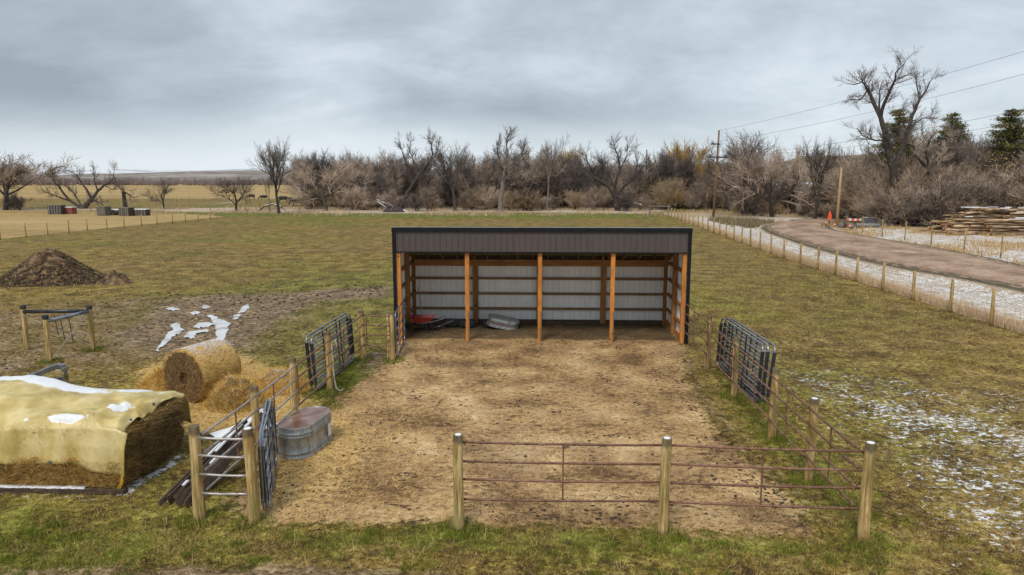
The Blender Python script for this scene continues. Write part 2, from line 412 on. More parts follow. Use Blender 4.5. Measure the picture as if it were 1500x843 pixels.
def np_mesh(name, V, F, mat, smooth=False, tint=None):
    """V (n,3), F (m,3|4) numpy"""
    me = bpy.data.meshes.new(name); k = F.shape[1]
    me.vertices.add(len(V)); me.vertices.foreach_set('co', np.ascontiguousarray(V, dtype=np.float32).ravel())
    me.loops.add(F.size); me.loops.foreach_set('vertex_index', np.ascontiguousarray(F, dtype=np.int32).ravel())
    me.polygons.add(len(F)); me.polygons.foreach_set('loop_start', np.arange(0, F.size, k, dtype=np.int32))
    me.polygons.foreach_set('loop_total', np.full(len(F), k, dtype=np.int32))
    if smooth: me.polygons.foreach_set('use_smooth', np.ones(len(F), dtype=bool))
    me.materials.append(M[mat] if isinstance(mat, str) else mat)
    me.update(calc_edges=True)
    if tint is not None:
        a = me.color_attributes.new('tint', 'FLOAT_COLOR', 'POINT')
        a.data.foreach_set('color', np.concatenate([tint, np.ones((len(tint), 1))], 1).astype(np.float32).ravel())
    return me

# value noise for numpy arrays
def vnoise(x, y, seed=0):
    xi = np.floor(x).astype(np.int64); yi = np.floor(y).astype(np.int64)
    fx = x - xi; fy = y - yi; fx = fx * fx * (3 - 2 * fx); fy = fy * fy * (3 - 2 * fy)
    def h(a, b):
        n = (a * 374761393 + b * 668265263 + seed * 974711) & 0x7fffffff
        n = ((n ^ (n >> 13)) * 1274126177) & 0x7fffffff
        n = n ^ (n >> 16)
        return (n & 0xffff) / 65535.0
    return (h(xi, yi) * (1 - fx) + h(xi + 1, yi) * fx) * (1 - fy) + (h(xi, yi + 1) * (1 - fx) + h(xi + 1, yi + 1) * fx) * fy
def fbm(x, y, oct=4, seed=0, gain=0.5):
    s = 0; a = 1; t = 0
    for i in range(oct):
        th_ = 0.6 + 1.3 * i + seed * .37; cc_, ss_ = math.cos(th_) * 2.0 ** i, math.sin(th_) * 2.0 ** i
        s = s + a * vnoise(x * cc_ - y * ss_ + 17.3 * i, x * ss_ + y * cc_ - 9.1 * i, seed + i); t += a; a *= gain
    return s / t
def sdf(X, Y, poly):
    """signed distance, positive inside"""
    P = np.array(poly, dtype=float); n = len(P)
    d = np.full(X.shape, 1e9); ins = np.zeros(X.shape, dtype=bool)
    for i in range(n):
        a = P[i]; b = P[(i + 1) % n]; e = b - a
        t = np.clip(((X - a[0]) * e[0] + (Y - a[1]) * e[1]) / (e @ e + 1e-12), 0, 1)
        d = np.minimum(d, np.hypot(X - a[0] - t * e[0], Y - a[1] - t * e[1]))
        c = ((a[1] > Y) != (b[1] > Y))
        with np.errstate(divide='ignore', invalid='ignore'):
            xx = (b[0] - a[0]) * (Y - a[1]) / (b[1] - a[1] + 1e-12) + a[0]
        ins ^= c & (X < xx)
    return np.where(ins, d, -d)
def ldist(X, Y, pts):
    P = np.array(pts, dtype=float); d = np.full(X.shape, 1e9)
    for i in range(len(P) - 1):
        a = P[i]; b = P[i + 1]; e = b - a
        t = np.clip(((X - a[0]) * e[0] + (Y - a[1]) * e[1]) / (e @ e + 1e-12), 0, 1)
        d = np.minimum(d, np.hypot(X - a[0] - t * e[0], Y - a[1] - t * e[1]))
    return d
def GP(pts): return [G(a, b)[:2] for a, b in pts]
def soft(s, w): return np.clip(0.5 + s / (2 * w), 0, 1)

# ------------------------------------------------------------------ zones of the ground (outlines measured on the ground plane)
Z_corral = [(-4.9, 10.9), (-3.2, 10.85), (0, 10.95), (2.2, 10.85), (4.6, 10.75), (4.6, 12.2), (4.4, 14.2), (4.15, 16.5), (4.35, 19), (4.6, 21.3), (5.25, 23.6), (5.4, 27.7), (-5.05, 27.7), (-5.0, 23.4), (-4.6, 21.2), (-5.1, 18.8), (-5.5, 17), (-5.75, 14), (-5.5, 11.6)]
Z_straw = GP([(195, 545), (250, 520), (340, 520), (430, 548), (425, 570), (470, 590), (500, 640), (470, 700), (400, 735), (385, 690), (330, 640), (265, 640), (255, 600)])
Z_straw2 = GP([(430, 600), (520, 580), (600, 640), (560, 740), (420, 770), (385, 740), (400, 680)])
Z_mud = GP([(215, 470), (235, 445), (300, 432), (420, 430), (480, 424), (570, 420), (568, 436), (470, 440), (410, 470), (370, 505), (330, 515), (225, 520), (150, 490)])
Z_muddy = GP([(-200, 470), (60, 440), (220, 425), (575, 415), (575, 450), (530, 455), (470, 520), (430, 545), (200, 560), (100, 570), (-200, 600)])
puddle_px = [
    ('long narrow meltwater puddle in the left wheel rut', [(229,514),(234,506),(243,495),(245,487),(253,484),(250,476),(258,473),(265,476),(266,483),(260,489),(250,493),(241,504)]),
    ('widest bright puddle in the right wheel rut', [(311,510),(315,500),(318,492),(316,480),(312,471),(304,462),(310,461),(320,466),(330,469),(337,474),(334,484),(328,495),(323,510)]),
    ('small bright puddle farthest up the right rut', [(351,458),(354,452),(360,446),(366,444),(364,450),(357,457)]),
    ('little puddle between the far end of the ruts', [(340,468),(343,462),(352,460),(350,465),(344,469)]),
    ('thin pale grey puddle between the two ruts', [(270,494),(276,486),(290,484),(304,482),(306,485),(288,488),(280,495)]),
    ('short puddle by the far end of the left rut', [(285,480),(290,473),(304,472),(316,474),(300,479)]),
    ('tiny puddle right of the churned mud centre', [(294,451),(300,447),(307,449),(302,453)]),
    ('faint melt puddle at the far left of the mud', [(242,452),(252,450),(262,453),(252,455)]),
    ('small grey melt puddle above the thin middle puddle', [(279,458),(287,456),(292,458),(284,461)]),
]
puddles = [GP(p) for _, p in puddle_px]
Z_tan = GP([(-300, 372), (0, 350), (60, 344), (160, 334), (250, 325), (330, 317.5), (260, 313), (215, 311), (0, 307), (-300, 300)])
Z_green = GP([(330, 318), (420, 317.5), (600, 320.5), (800, 320.5), (950, 319), (970, 315), (860, 312), (600, 313), (430, 313), (300, 312), (100, 311), (150, 314), (250, 315)])
Z_pale = GP([(-300, 305.5), (120, 307.5), (300, 311), (430, 312), (600, 313), (780, 311.5), (960, 313.5), (980, 306), (700, 302.5), (500, 303), (440, 304), (330, 304.5), (230, 306), (120, 305.5)])
road_out = [(1640,452),(1560,435),(1500,421),(1450,411),(1400,402),(1350,394),(1300,385),(1250,374),(1200,361),(1165,350),(1140,342),(1126,335),(1127,330),(1140,326),(1160,323),(1185,321.2),(1210,320.2),(1240,319.6)]
road_in  = [(1640,418),(1560,402),(1500,391),(1450,379),(1400,368.5),(1350,359.5),(1300,351.5),(1262,345),(1240,341),(1222,337.5),(1212,335),(1207,332.5),(1206,330),(1208,328),(1212,326.5),(1218,325.5),(1228,325),(1240,324.6)]
RO, RI = GP(road_out), GP(road_in)
fence_px = [(1520, 497),(1455.6,477),(1389.5,457.5),(1336,438.5),(1294,424.5),(1255,413)]
FA = np.array(G(1455.6, 477)[:2]); FB = np.array(G(985, 318.5)[:2])

# ------------------------------------------------------------------ the ground sheet
def axis_steps(start, stop, f):
    v = [start]
    while v[-1] < stop: v.append(v[-1] + f(v[-1]))
    return v
ys = [-60, -30, -12, -4, 1, 4, 6] + axis_steps(7.5, 6000, lambda y: max(0.075, min(y * y / 4200.0, 400)))
xr = axis_steps(6.0, 3500, lambda x: max(0.11, 0.11 * (1 + (x - 6) * 0.06)) if x < 60 else x * 0.04)
xm = list(np.arange(-6.0, 6.0, 0.11))
xs = [-v for v in xr[::-1]] + xm[1:] + xr
xs = np.array(xs); ys = np.array(ys)
X, Y = np.meshgrid(xs, ys)
d_cor = sdf(X, Y, Z_corral); d_road = sdf(X, Y, RO + RI[::-1])
near = np.clip((60 - Y) / 40, 0, 1) * np.clip((40 - np.abs(X)) / 20, 0, 1)
m_cor = soft(d_cor, 0.75)
m_straw = np.maximum(soft(sdf(X, Y, Z_straw), 0.8), 0.62 * soft(sdf(X, Y, Z_straw2), 1.2))
m_mud = np.maximum(soft(sdf(X, Y, Z_mud), 1.6), 0.50 * soft(sdf(X, Y, Z_muddy), 3))
m_mud = np.maximum(m_mud, 0.75 * soft(0.25 - ldist(X, Y, [(4.95, 22), (4.55, 19.5), (4.35, 17), (4.5, 14.5), (4.9, 12.2)]), 0.6))
m_mud = np.maximum(m_mud, 0.8 * soft(0.28 - ldist(X, Y, [(-12, 9.0), (-4, 9.35), (0, 9.15), (4, 9.3), (12, 9.1)]), 0.35) * np.clip((X + 14) / 8, 0, 1))
m_mud = np.maximum(m_mud, 0.45 * soft(1.2 - ldist(X, Y, [(1.3, 11.9), (3.8, 11.6)]), 1.0))
m_mud = np.maximum(m_mud, 0.9 * soft(0.5 - ldist(X, Y, [(-5.3, 22.0), (-5.0, 20.6)]), 0.8))
# snow: a drift band on the right pasture, the ditch, the verges
sn = GP([(1125, 540), (1200, 540), (1290, 575), (1380, 590), (1500, 615), (1640, 640), (1640, 720), (1500, 705), (1400, 650), (1330, 665), (1280, 640), (1200, 590)])
m_snow = np.maximum(0.66 * soft(sdf(X, Y, sn), 1.3), 0.45 * soft(sdf(X, Y, GP([(1130, 520), (1300, 545), (1640, 590), (1640, 840), (1400, 840), (1300, 760), (1290, 680), (1180, 600)])), 1.5))
m_snow = np.maximum(m_snow, 0.56 * soft(sdf(X, Y, GP([(1280, 640), (1640, 690), (1640, 830), (1440, 830), (1350, 760), (1300, 700)])), 1.0))
m_snow = np.maximum(m_snow, 0.40 * soft(sdf(X, Y, GP([(1010, 385), (1060, 405), (1110, 455), (1100, 465), (1040, 420)])), 1.5))
m_snow = np.maximum(m_snow, 0.30 * soft(sdf(X, Y, GP([(1170, 455), (1240, 460), (1240, 480), (1150, 475)])), 1.0))
m_snow = np.maximum(m_snow, 1.0 * soft(0.14 - ldist(X, Y, GP([(182, 722), (215, 700), (252, 680), (268, 668)])), 0.14))
m_snow = np.maximum(m_snow, 0.5 * soft(sdf(X, Y, GP([(0, 520), (60, 530), (60, 555), (0, 552), (-60, 540)])), 0.8))
m_snow = np.maximum(m_snow, 0.40 * soft(sdf(X, Y, GP([(340, 575), (420, 535), (430, 550), (350, 600)])), 0.5))
m_snow = np.maximum(m_snow, 0.5 * soft(sdf(X, Y, GP([(-20, 716), (180, 726), (180, 736), (-20, 728)])), 0.2))
m_snow = np.maximum(m_snow, 0.52 * soft(sdf(X, Y, GP([(-100, 309), (150, 309.5), (430, 311.5), (600, 312.3), (780, 311), (960, 312.5), (975, 307.5), (700, 305.5), (440, 306.5), (-100, 307)])), 3.0))
m_snow = np.maximum(m_snow, 0.8 * soft(sdf(X, Y, GP([(300, 299.5), (345, 298), (372, 295), (330, 296)])), 3.0))
side = X > 18.2 + np.maximum(0, (Y - 52) * 0.045)
road_d = -d_road
ditch = np.clip(1 - np.abs(road_d - 2.4) / 2.4, 0, 1) * side * (Y < 100) * (Y > 20)
past_fence = np.where(side, X - (18.2 + np.maximum(0, (Y - 52) * 0.045)), 0)
roadside = side & (road_d > 0) & (past_fence > 1.0) & (Y < 76)
m_snow = np.where(side & (road_d > 0.5) & (Y < 105), 0.70 * np.clip((past_fence - 0.7) / 1.0, 0, 1) * np.clip((road_d - 0.6) / 0.5, 0, 1), m_snow)
inner = (X > 30) & (Y < 105) & side
m_snow = np.maximum(m_snow, np.where((Y > 50) & (X > 28) & (X < 75) & (Y < 100), 0.50, 0) * (road_d > 0.4))
m_tan = soft(sdf(X, Y, Z_tan), 0.5)
farfield = (Y > 150) & (X < 60)
m_tan = np.maximum(m_tan, np.where(farfield, np.clip((Y - 170) / 60, 0.42, 1), 0))
m_green = soft(sdf(X, Y, Z_green), 1.5)
m_green = np.maximum(m_green, 0.34 * soft(sdf(X, Y, GP([(100, 302), (160, 297), (300, 285), (420, 283), (460, 303), (300, 304)])), 12))
m_green = np.maximum(m_green, 0.45 * soft(sdf(X, Y, [(-16, 8), (-6, 8), (-5.2, 10.6), (-9, 11.6), (-16, 11.8)]), 0.7))
m_green = np.maximum(m_green, 0.46 * soft(sdf(X, Y, [(-4.6, 9.9), (5.6, 9.8), (6.4, 10.2), (6.2, 10.8), (2, 10.9), (-4.6, 10.9)]), 0.4))
m_green = np.maximum(m_green, 0.42 * soft(sdf(X, Y, [(4.8, 10.3), (6.3, 10.3), (6.3, 16), (6.0, 20), (5.4, 20), (4.6, 16.6), (4.8, 14)]), 0.5))
m_green = np.maximum(m_green, 0.8 * soft(sdf(X, Y, [(-6.6, 16.5), (-5.5, 16.3), (-4.9, 19), (-4.5, 22), (-6.4, 22)]), 0.5))
m_green = np.maximum(m_green, 0.35 * soft(sdf(X, Y, [(5.5, 24), (18, 27), (20, 106), (0, 106), (5.5, 45)]), 3))
m_pale = soft(sdf(X, Y, Z_pale), 2)
m_pale = np.maximum(m_pale, np.clip(past_fence / 0.35, 0, 1) * (road_d > 0) * (Y < 120) * 1.0)
m_dark = np.clip(1 - np.abs(road_d - 0.45) / 0.75, 0, 1) * (Y > 25) * side
m_dark = np.maximum(m_dark, 0.46 * (ditch > .35) * (Y > 20))
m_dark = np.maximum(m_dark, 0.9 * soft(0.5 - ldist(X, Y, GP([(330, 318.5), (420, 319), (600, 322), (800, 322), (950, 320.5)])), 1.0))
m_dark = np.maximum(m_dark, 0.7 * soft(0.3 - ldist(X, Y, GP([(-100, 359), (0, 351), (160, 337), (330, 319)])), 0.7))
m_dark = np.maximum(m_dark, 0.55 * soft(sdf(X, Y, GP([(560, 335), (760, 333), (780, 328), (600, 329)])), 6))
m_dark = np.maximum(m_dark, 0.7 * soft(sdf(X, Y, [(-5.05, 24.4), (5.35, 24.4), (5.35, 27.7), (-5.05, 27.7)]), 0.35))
m_dark = np.maximum(m_dark, 0.5 * soft(sdf(X, Y, GP([(-10, 418), (160, 414), (170, 400), (-10, 400)])), 1.2))
m_pud = np.zeros_like(X)
for p in puddles: m_pud = np.maximum(m_pud, soft(sdf(X, Y, p) + 0.15, 0.25))
m_mud = np.maximum(m_mud, 0.50 * soft(0.45 - np.abs(Y - 23.9) + .1, 0.7) * (X > -5) * (X < 5.3))
# relief: tufts on grass, trampled lumps in the pen and the mud
lump = (fbm(X * 2.6, Y * 2.6, 4, 3) - 0.5)
fine = (fbm(X * 7, Y * 7, 3, 9) - 0.5)
near2 = near * np.clip((40 - Y) / 18, 0.15, 1)
Zg = near2 * (lump * 0.07 + fine * 0.05) * (1 - 0.35 * m_cor) + near * np.clip(m_mud, 0, 1) * (fbm(X * 3.3, Y * 1.8, 4, 5) - 0.5) * 0.16
Zg = np.minimum(Zg, Zg * (1 - m_pud) - 0.06 * m_pud)
Zg += -0.42 * ditch * ditch * (3 - 2 * ditch)
Zg += 0.9 * (fbm(X / 45, Y / 45, 3, 21) - 0.5) * np.clip((Y - 160) / 200, 0, 1)
Zg = np.where(d_road > -0.2, np.minimum(Zg, -0.06), Zg)
nx, ny = len(xs), len(ys)
idx = np.arange(nx * ny).reshape(ny, nx)
F = np.stack([idx[:-1, :-1].ravel(), idx[:-1, 1:].ravel(), idx[1:, 1:].ravel(), idx[1:, :-1].ravel()], 1)
V = np.stack([X.ravel(), Y.ravel(), Zg.ravel()], 1)

def ground_material():
    m, t, b = nmat('ground'); q = NT(t)
    pos = q.n('ShaderNodeNewGeometry').outputs['Position']
    def att(name):
        a = q.n('ShaderNodeAttribute', attribute_name=name)
        s = q.n('ShaderNodeSeparateColor'); q.l(a.outputs['Color'], s.inputs[0])
        return s.outputs[0], s.outputs[1], s.outputs[2], a.outputs['Alpha']
    soil, straw, mud, snow = att('zone_a'); tan, green, pale, dark = att('zone_b')
    N = lambda s, d=5, r=0.6, off=0, dist=0.0, st=(1, 1, 1): q.noise(q.mapv(pos, st, (off, off * 0.7, 0)), s, d, r, dist)
    big = N(0.16, 4, 0.6); mid = N(0.9, 6, 0.68, 5); fin = N(7, 5, 0.7, 9); vf = N(28, 4, 0.7, 3); streak = N(5, 6, 0.7, 31, 0.6, (0.7, 1.6, 1))
    tex = q.math('ADD', q.math('MULTIPLY', mid, 0.30), q.math('ADD', q.math('MULTIPLY', fin, 0.38), q.math('MULTIPLY', vf, 0.32)))
    # pasture: short green-brown sward
    past = q.ramp(tex, [(0.43, (0.036, 0.020, 0.006)), (0.468, (0.125, 0.080, 0.014)), (0.50, (0.225, 0.160, 0.029)), (0.54, (0.34, 0.25, 0.054)), (0.585, (0.58, 0.45, 0.17))])
    grn = q.ramp(tex, [(0.43, (0.034, 0.028, 0.006)), (0.468, (0.085, 0.088, 0.012)), (0.515, (0.165, 0.175, 0.024)), (0.58, (0.34, 0.33, 0.065))])
    brn = q.ramp(tex, [(0.425, (0.045, 0.024, 0.009)), (0.475, (0.155, 0.094, 0.028)), (0.53, (0.29, 0.19, 0.062)), (0.59, (0.50, 0.35, 0.14))])
    gm = q.step(q.math('ADD', q.math('MULTIPLY', big, 0.55), q.math('MULTIPLY', mid, 0.45)), 0.47, 0.60)
    bm = q.step(q.math('ADD', q.math('MULTIPLY', N(0.22, 4, 0.6, 40), 0.4), q.math('MULTIPLY', N(1.7, 5, 0.75, 22), 0.6)), 0.45, 0.57)
    c = q.mix(q.math('MULTIPLY', gm, 0.60), past, grn)
    c = q.mix(q.math('MULTIPLY', bm, 0.85), c, brn)
    broad = N(0.045, 3, 0.55, 63)
    c = q.mix(q.math('MULTIPLY', q.step(broad, 0.50, 0.62), 0.55), c, brn)
    c = q.mix(q.math('MULTIPLY', q.step(q.math('MULTIPLY', broad, -1.0), -0.46, -0.36), 0.6), c, grn)
    gap = q.step(q.math('ADD', q.math('MULTIPLY', N(3.4, 5, 0.78, 17, 0.4), 0.8), q.math('MULTIPLY', big, 0.2)), 0.515, 0.575)
    c = q.mix(q.math('MULTIPLY', gap, 0.72), c, (0.055, 0.034, 0.014))
    def mask(a, n, k=1.0, lo=0.42, hi=0.58):
        # zone value pushed about by noise, so its edge is ragged
        return q.step(q.math('ADD', a, q.math('MULTIPLY', q.math('SUBTRACT', n, 0.5), k)), lo, hi)
    edge = q.math('ADD', q.math('MULTIPLY', mid, 0.5), q.math('MULTIPLY', fin, 0.5))
    c = q.mix(mask(green, edge, 2.2, 0.40, 0.62), c, q.mix(q.math('MULTIPLY', gap, 0.5), grn, (0.055, 0.036, 0.014)))
    tanc = q.ramp(q.math('ADD', q.math('MULTIPLY', N(0.06, 5, 0.6, 2, 0, (0.3, 1, 1)), 0.6), q.math('MULTIPLY', N(0.8, 5, 0.7), 0.4)), [(0.36, (0.26, 0.17, 0.065)), (0.5, (0.40, 0.275, 0.11)), (0.62, (0.50, 0.36, 0.16))])
    c = q.mix(mask(tan, edge, 1.0, 0.40, 0.60), c, tanc)
    palec = q.ramp(tex, [(0.43, (0.20, 0.14, 0.085)), (0.5, (0.46, 0.35, 0.24)), (0.57, (0.68, 0.57, 0.43))])
    c = q.mix(mask(pale, edge, 1.2), c, palec)
    mudc = q.ramp(q.math('ADD', q.math('MULTIPLY', tex, 0.6), q.math('MULTIPLY', streak, 0.4)), [(0.43, (0.035, 0.020, 0.010)), (0.48, (0.125, 0.077, 0.037)), (0.525, (0.26, 0.175, 0.092)), (0.575, (0.48, 0.36, 0.22))])
    c = q.mix(mask(mud, edge, 1.9, 0.38, 0.66), c, mudc)
    # the pen: trodden sandy soil with darker damp patches, crumbs and bits of straw
    dirtt = q.math('ADD', q.math('MULTIPLY', N(0.55, 5, 0.6, 12), 0.42), q.math('ADD', q.math('MULTIPLY', fin, 0.30), q.math('MULTIPLY', vf, 0.28)))
    soilc = q.ramp(dirtt, [(0.42, (0.13, 0.070, 0.029)), (0.465, (0.28, 0.170, 0.074)), (0.505, (0.43, 0.270, 0.120)), (0.55, (0.56, 0.375, 0.18)), (0.60, (0.73, 0.525, 0.285))])
    damp = q.step(N(0.45, 4, 0.6, 77), 0.50, 0.64)
    soilc = q.mix(q.math('MULTIPLY', damp, 0.32), soilc, (0.22, 0.14, 0.085))
    speck = q.step(q.math('ADD', q.math('MULTIPLY', N(5.5, 4, 0.75, 61, 0.5, (0.6, 1.4, 1)), 0.75), q.math('MULTIPLY', N(1.1, 3, 0.6, 15), 0.25)), 0.552, 0.60)
    soilc = q.mix(q.math('MULTIPLY', speck, 0.85), soilc, (0.075, 0.043, 0.024))
    c = q.mix(mask(soil, edge, 1.5, 0.40, 0.60), c, soilc)
    strc = q.ramp(q.math('ADD', q.math('MULTIPLY', tex, 0.5), q.math('MULTIPLY', N(16, 4, 0.75, 50, 1.2), 0.5)), [(0.42, (0.15, 0.085, 0.03)), (0.475, (0.42, 0.255, 0.085)), (0.53, (0.62, 0.41, 0.16)), (0.58, (0.80, 0.60, 0.31))])
    c = q.mix(q.math('MULTIPLY', mask(straw, edge, 1.8, 0.42, 0.66), 0.85), c, strc)
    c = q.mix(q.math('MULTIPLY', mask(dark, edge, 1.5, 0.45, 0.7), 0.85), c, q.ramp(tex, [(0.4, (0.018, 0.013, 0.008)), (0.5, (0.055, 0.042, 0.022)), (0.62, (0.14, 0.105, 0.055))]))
    # thin snow caught between tufts
    sv = q.math('ADD', q.math('MULTIPLY', N(1.3, 4, 0.7, 90, 0.5, (0.8, 1.1, 1)), 0.25), q.math('MULTIPLY', N(7.5, 4, 0.8, 70, 0.4, (0.8, 1.2, 1)), 0.75))
    sm = q.step(q.math('ADD', snow, q.math('MULTIPLY', q.math('SUBTRACT', sv, 0.5), 4.4)), 0.70, 0.90)
    sm = q.math('MULTIPLY', sm, q.step(snow, 0.03, 0.15))
    c = q.mix(sm, c, (0.80, 0.81, 0.84))
    q.l(c, b.inputs['Base Color'])
    b.inputs['Specular IOR Level'].default_value = 0.25
    wet = q.math('MULTIPLY', mask(mud, edge, 1.2), 0.25)
    q.l(q.math('SUBTRACT', 0.92, wet), b.inputs['Roughness'])
    h = q.math('ADD', q.math('MULTIPLY', fin, 0.6), q.math('MULTIPLY', vf, 0.4))
    q.bump(h, 0.8, 0.05, b)
    MATS['ground'] = m
ground_material()
gm_ = np_mesh('ground', V, F, 'ground', smooth=True)
def set_attr(me, name, a, b, c, d):
    at = me.color_attributes.new(name, 'FLOAT_COLOR', 'POINT')
    at.data.foreach_set('color', np.stack([a.ravel(), b.ravel(), c.ravel(), d.ravel()], 1).astype(np.float32).ravel())
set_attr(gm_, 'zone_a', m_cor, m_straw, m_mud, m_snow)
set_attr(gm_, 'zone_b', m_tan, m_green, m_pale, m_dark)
tag(put('ground', gm_), kind='structure')
def interp(A, x, y):
    """bilinear lookup in a zone map"""
    i = np.clip(np.searchsorted(xs, x) - 1, 0, nx - 2); j = np.clip(np.searchsorted(ys, y) - 1, 0, ny - 2)
    u = (x - xs[i]) / (xs[i + 1] - xs[i]); v = (y - ys[j]) / (ys[j + 1] - ys[j])
    return (A[j, i] * (1 - u) + A[j, i + 1] * u) * (1 - v) + (A[j + 1, i] * (1 - u) + A[j + 1, i + 1] * u) * v
def gz(x, y): return float(interp(Zg, np.array([x]), np.array([y]))[0])

# ------------------------------------------------------------------ road
def resample(pts, n):
    P = np.array(pts); d = np.r_[0, np.cumsum(np.hypot(*np.diff(P, axis=0).T))]
    # Catmull-Rom through the points, then even spacing
    Q = []
    for i in range(len(P) - 1):
        p0, p1, p2, p3 = P[max(i - 1, 0)], P[i], P[i + 1], P[min(i + 2, len(P) - 1)]
        for t in np.linspace(0, 1, 12, endpoint=False):
            Q.append(0.5 * ((2 * p1) + (-p0 + p2) * t + (2 * p0 - 5 * p1 + 4 * p2 - p3) * t * t + (-p0 + 3 * p1 - 3 * p2 + p3) * t ** 3))
    Q.append(P[-1]); Q = np.array(Q); d = np.r_[0, np.cumsum(np.hypot(*np.diff(Q, axis=0).T))]
    s = np.linspace(0, d[-1], n)
    return np.stack([np.interp(s, d, Q[:, 0]), np.interp(s, d, Q[:, 1])], 1)
ro = resample(RO, 300); ri = resample(RI, 300)
w = 9; rv = []
for i in range(300):
    for k in range(w):
        t = k / (w - 1); p = ro[i] * (1 - t) + ri[i] * t
        if k in (0, w - 1):
            o_ = (vnoise(np.array([i * 0.7]), np.array([k * 1.0]), 4)[0] - 0.5) * 0.5; p = p + (ri[i] - ro[i]) / (np.linalg.norm(ri[i] - ro[i]) + 1e-6) * o_
        rv.append((p[0], p[1], 0.02 + 0.10 * (1 - (2 * t - 1) ** 2) - (0.09 if k in (0, w - 1) else 0)))
rf = [(i * w + k, i * w + k + 1, (i + 1) * w + k + 1, (i + 1) * w + k) for i in range(299) for k in range(w - 1)]
b_ = MB(); b_.add(rv, rf); rme = b_.mesh('gravel_road', 'gravel', True)
tk_ = np.array([[1 - 0.55 * (k in (2, 6)) + 0.0 * i, .6 * (k in (0, w - 1)), 0] for i in range(300) for k in range(w)])
at_ = rme.color_attributes.new('tint', 'FLOAT_COLOR', 'POINT'); at_.data.foreach_set('color', np.concatenate([tk_, np.ones((len(tk_), 1))], 1).astype(np.float32).ravel())
def road_material():
    m, t, b = nmat('road'); q = NT(t); pos = q.n('ShaderNodeNewGeometry').outputs['Position']
    a = q.n('ShaderNodeAttribute', attribute_name='tint'); s = q.n('ShaderNodeSeparateColor'); q.l(a.outputs['Color'], s.inputs[0])
    n1_ = q.noise(pos, .35, 5, .65); n2_ = q.noise(pos, 6, 5, .75); n3_ = q.noise(pos, 1.2, 4, .7)
    c = q.ramp(q.math('ADD', q.math('MULTIPLY', n1_, .4), q.math('ADD', q.math('MULTIPLY', n2_, .35), q.math('MULTIPLY', n3_, .25))), [(.41, (.17, .10, .065)), (.5, (.31, .20, .135)), (.58, (.50, .355, .255))])
    c = q.mix(q.math('MULTIPLY', q.math('SUBTRACT', 1.0, s.outputs[0]), .8), c, (.45, .315, .22))
    c = q.mix(q.step(q.math('ADD', s.outputs[1], q.math('MULTIPLY', q.math('SUBTRACT', n3_, .5), 1.6)), .30, .55), c, (.10, .07, .045))
    q.l(c, b.inputs['Base Color']); b.inputs['Roughness'].default_value = .95; q.bump(n2_, .5, .03, b); MATS['road'] = m; return m
rme.materials.clear(); rme.materials.append(road_material())
tag(put('gravel_road', rme), kind='structure')

# puddles
for (lab, _), poly in zip(puddle_px, puddles):
    P_ = np.array(poly); x0_, y0_ = P_.min(0) - .3; x1_, y1_ = P_.max(0) + .3; st_ = .05
    gx_ = np.arange(x0_, x1_, st_); gy_ = np.arange(y0_, y1_, st_ * 1.5); A_, B_ = np.meshgrid(gx_, gy_)
    d_ = sdf(A_, B_, poly) + .22 * (fbm(A_ * 3.2, B_ * 1.6, 4, 15) - .5) + .06
    ii = np.arange(A_.size).reshape(A_.shape); ok_ = (d_[:-1, :-1] > 0) & (d_[1:, 1:] > 0) & (d_[1:, :-1] > 0) & (d_[:-1, 1:] > 0)
    f_ = np.stack([ii[:-1, :-1][ok_], ii[:-1, 1:][ok_], ii[1:, 1:][ok_], ii[1:, :-1][ok_]], 1)
    if len(f_) < 4: continue
    us_ = np.unique(f_); rm_ = np.zeros(A_.size, int); rm_[us_] = np.arange(len(us_))
    v_ = np.stack([A_.ravel(), B_.ravel(), np.minimum(.004, -.03 + d_.ravel() * .6)], 1)[us_]
    tag(put('puddle', np_mesh('puddle', v_, rm_[f_], 'sky_pale_water', smooth=True)), lab, 'puddle', 'puddles in the muddy ruts')

# ------------------------------------------------------------------ hills and mountains
def ridge(name, prof, dist, depth, mat, zfun=None, seed=1, rough_=0.05, n=240, rows=12):
    px = np.linspace(prof[0][0], prof[-1][0], n)
    py = np.interp(px, [p[0] for p in prof], [p[1] for p in prof])
    vv = []
    for j in range(rows):
        t = j / (rows - 1)
        for i in range(n):
            top = D(px[i], py[i], dist)
            h = max(top[2], 0.5)
            yy = dist - depth * (1 - t)
            sx = top[0] * (0.86 + 0.14 * t)
            z = h * (t ** 0.8) * (1 + rough_ * (mnoise.noise(Vector((sx * 6 / dist * 4, t * 6, seed))))) if t < 1 else h
            z += h * 0.10 * mnoise.noise(Vector((sx / dist * 30, t * 5, seed + 5))) * math.sin(math.pi * t)
            vv.append((sx, yy, z - (3 if j == 0 else 0)))
    for i in range(n):
        x_, y_, z_ = vv[(rows - 1) * n + i]; vv.append((x_ * 1.05, y_ + depth * 0.5, -3))
    ff = [(j * n + i, j * n + i + 1, (j + 1) * n + i + 1, (j + 1) * n + i) for j in range(rows) for i in range(n - 1)]
    b = MB(); b.add(vv, ff); return tag(b.build(name, mat, smooth=True), kind='structure')
def jag(prof, a, n, seed):
    r_ = random.Random(seed); x0, x1 = prof[0][0], prof[-1][0]
    return [(x, float(np.interp(x, [p[0] for p in prof], [p[1] for p in prof])) + r_.uniform(-a, a)) for x in np.linspace(x0, x1, n)]
ridge('snowy_mountains', jag([(-500, 250), (0, 252), (100, 250.5), (160, 248), (250, 250), (370, 247), (500, 243), (560, 242), (620, 245), (760, 248), (1200, 250), (2000, 250)], 1.2, 90, 3), 9000, 2500, 'mountain_snow', seed=8)
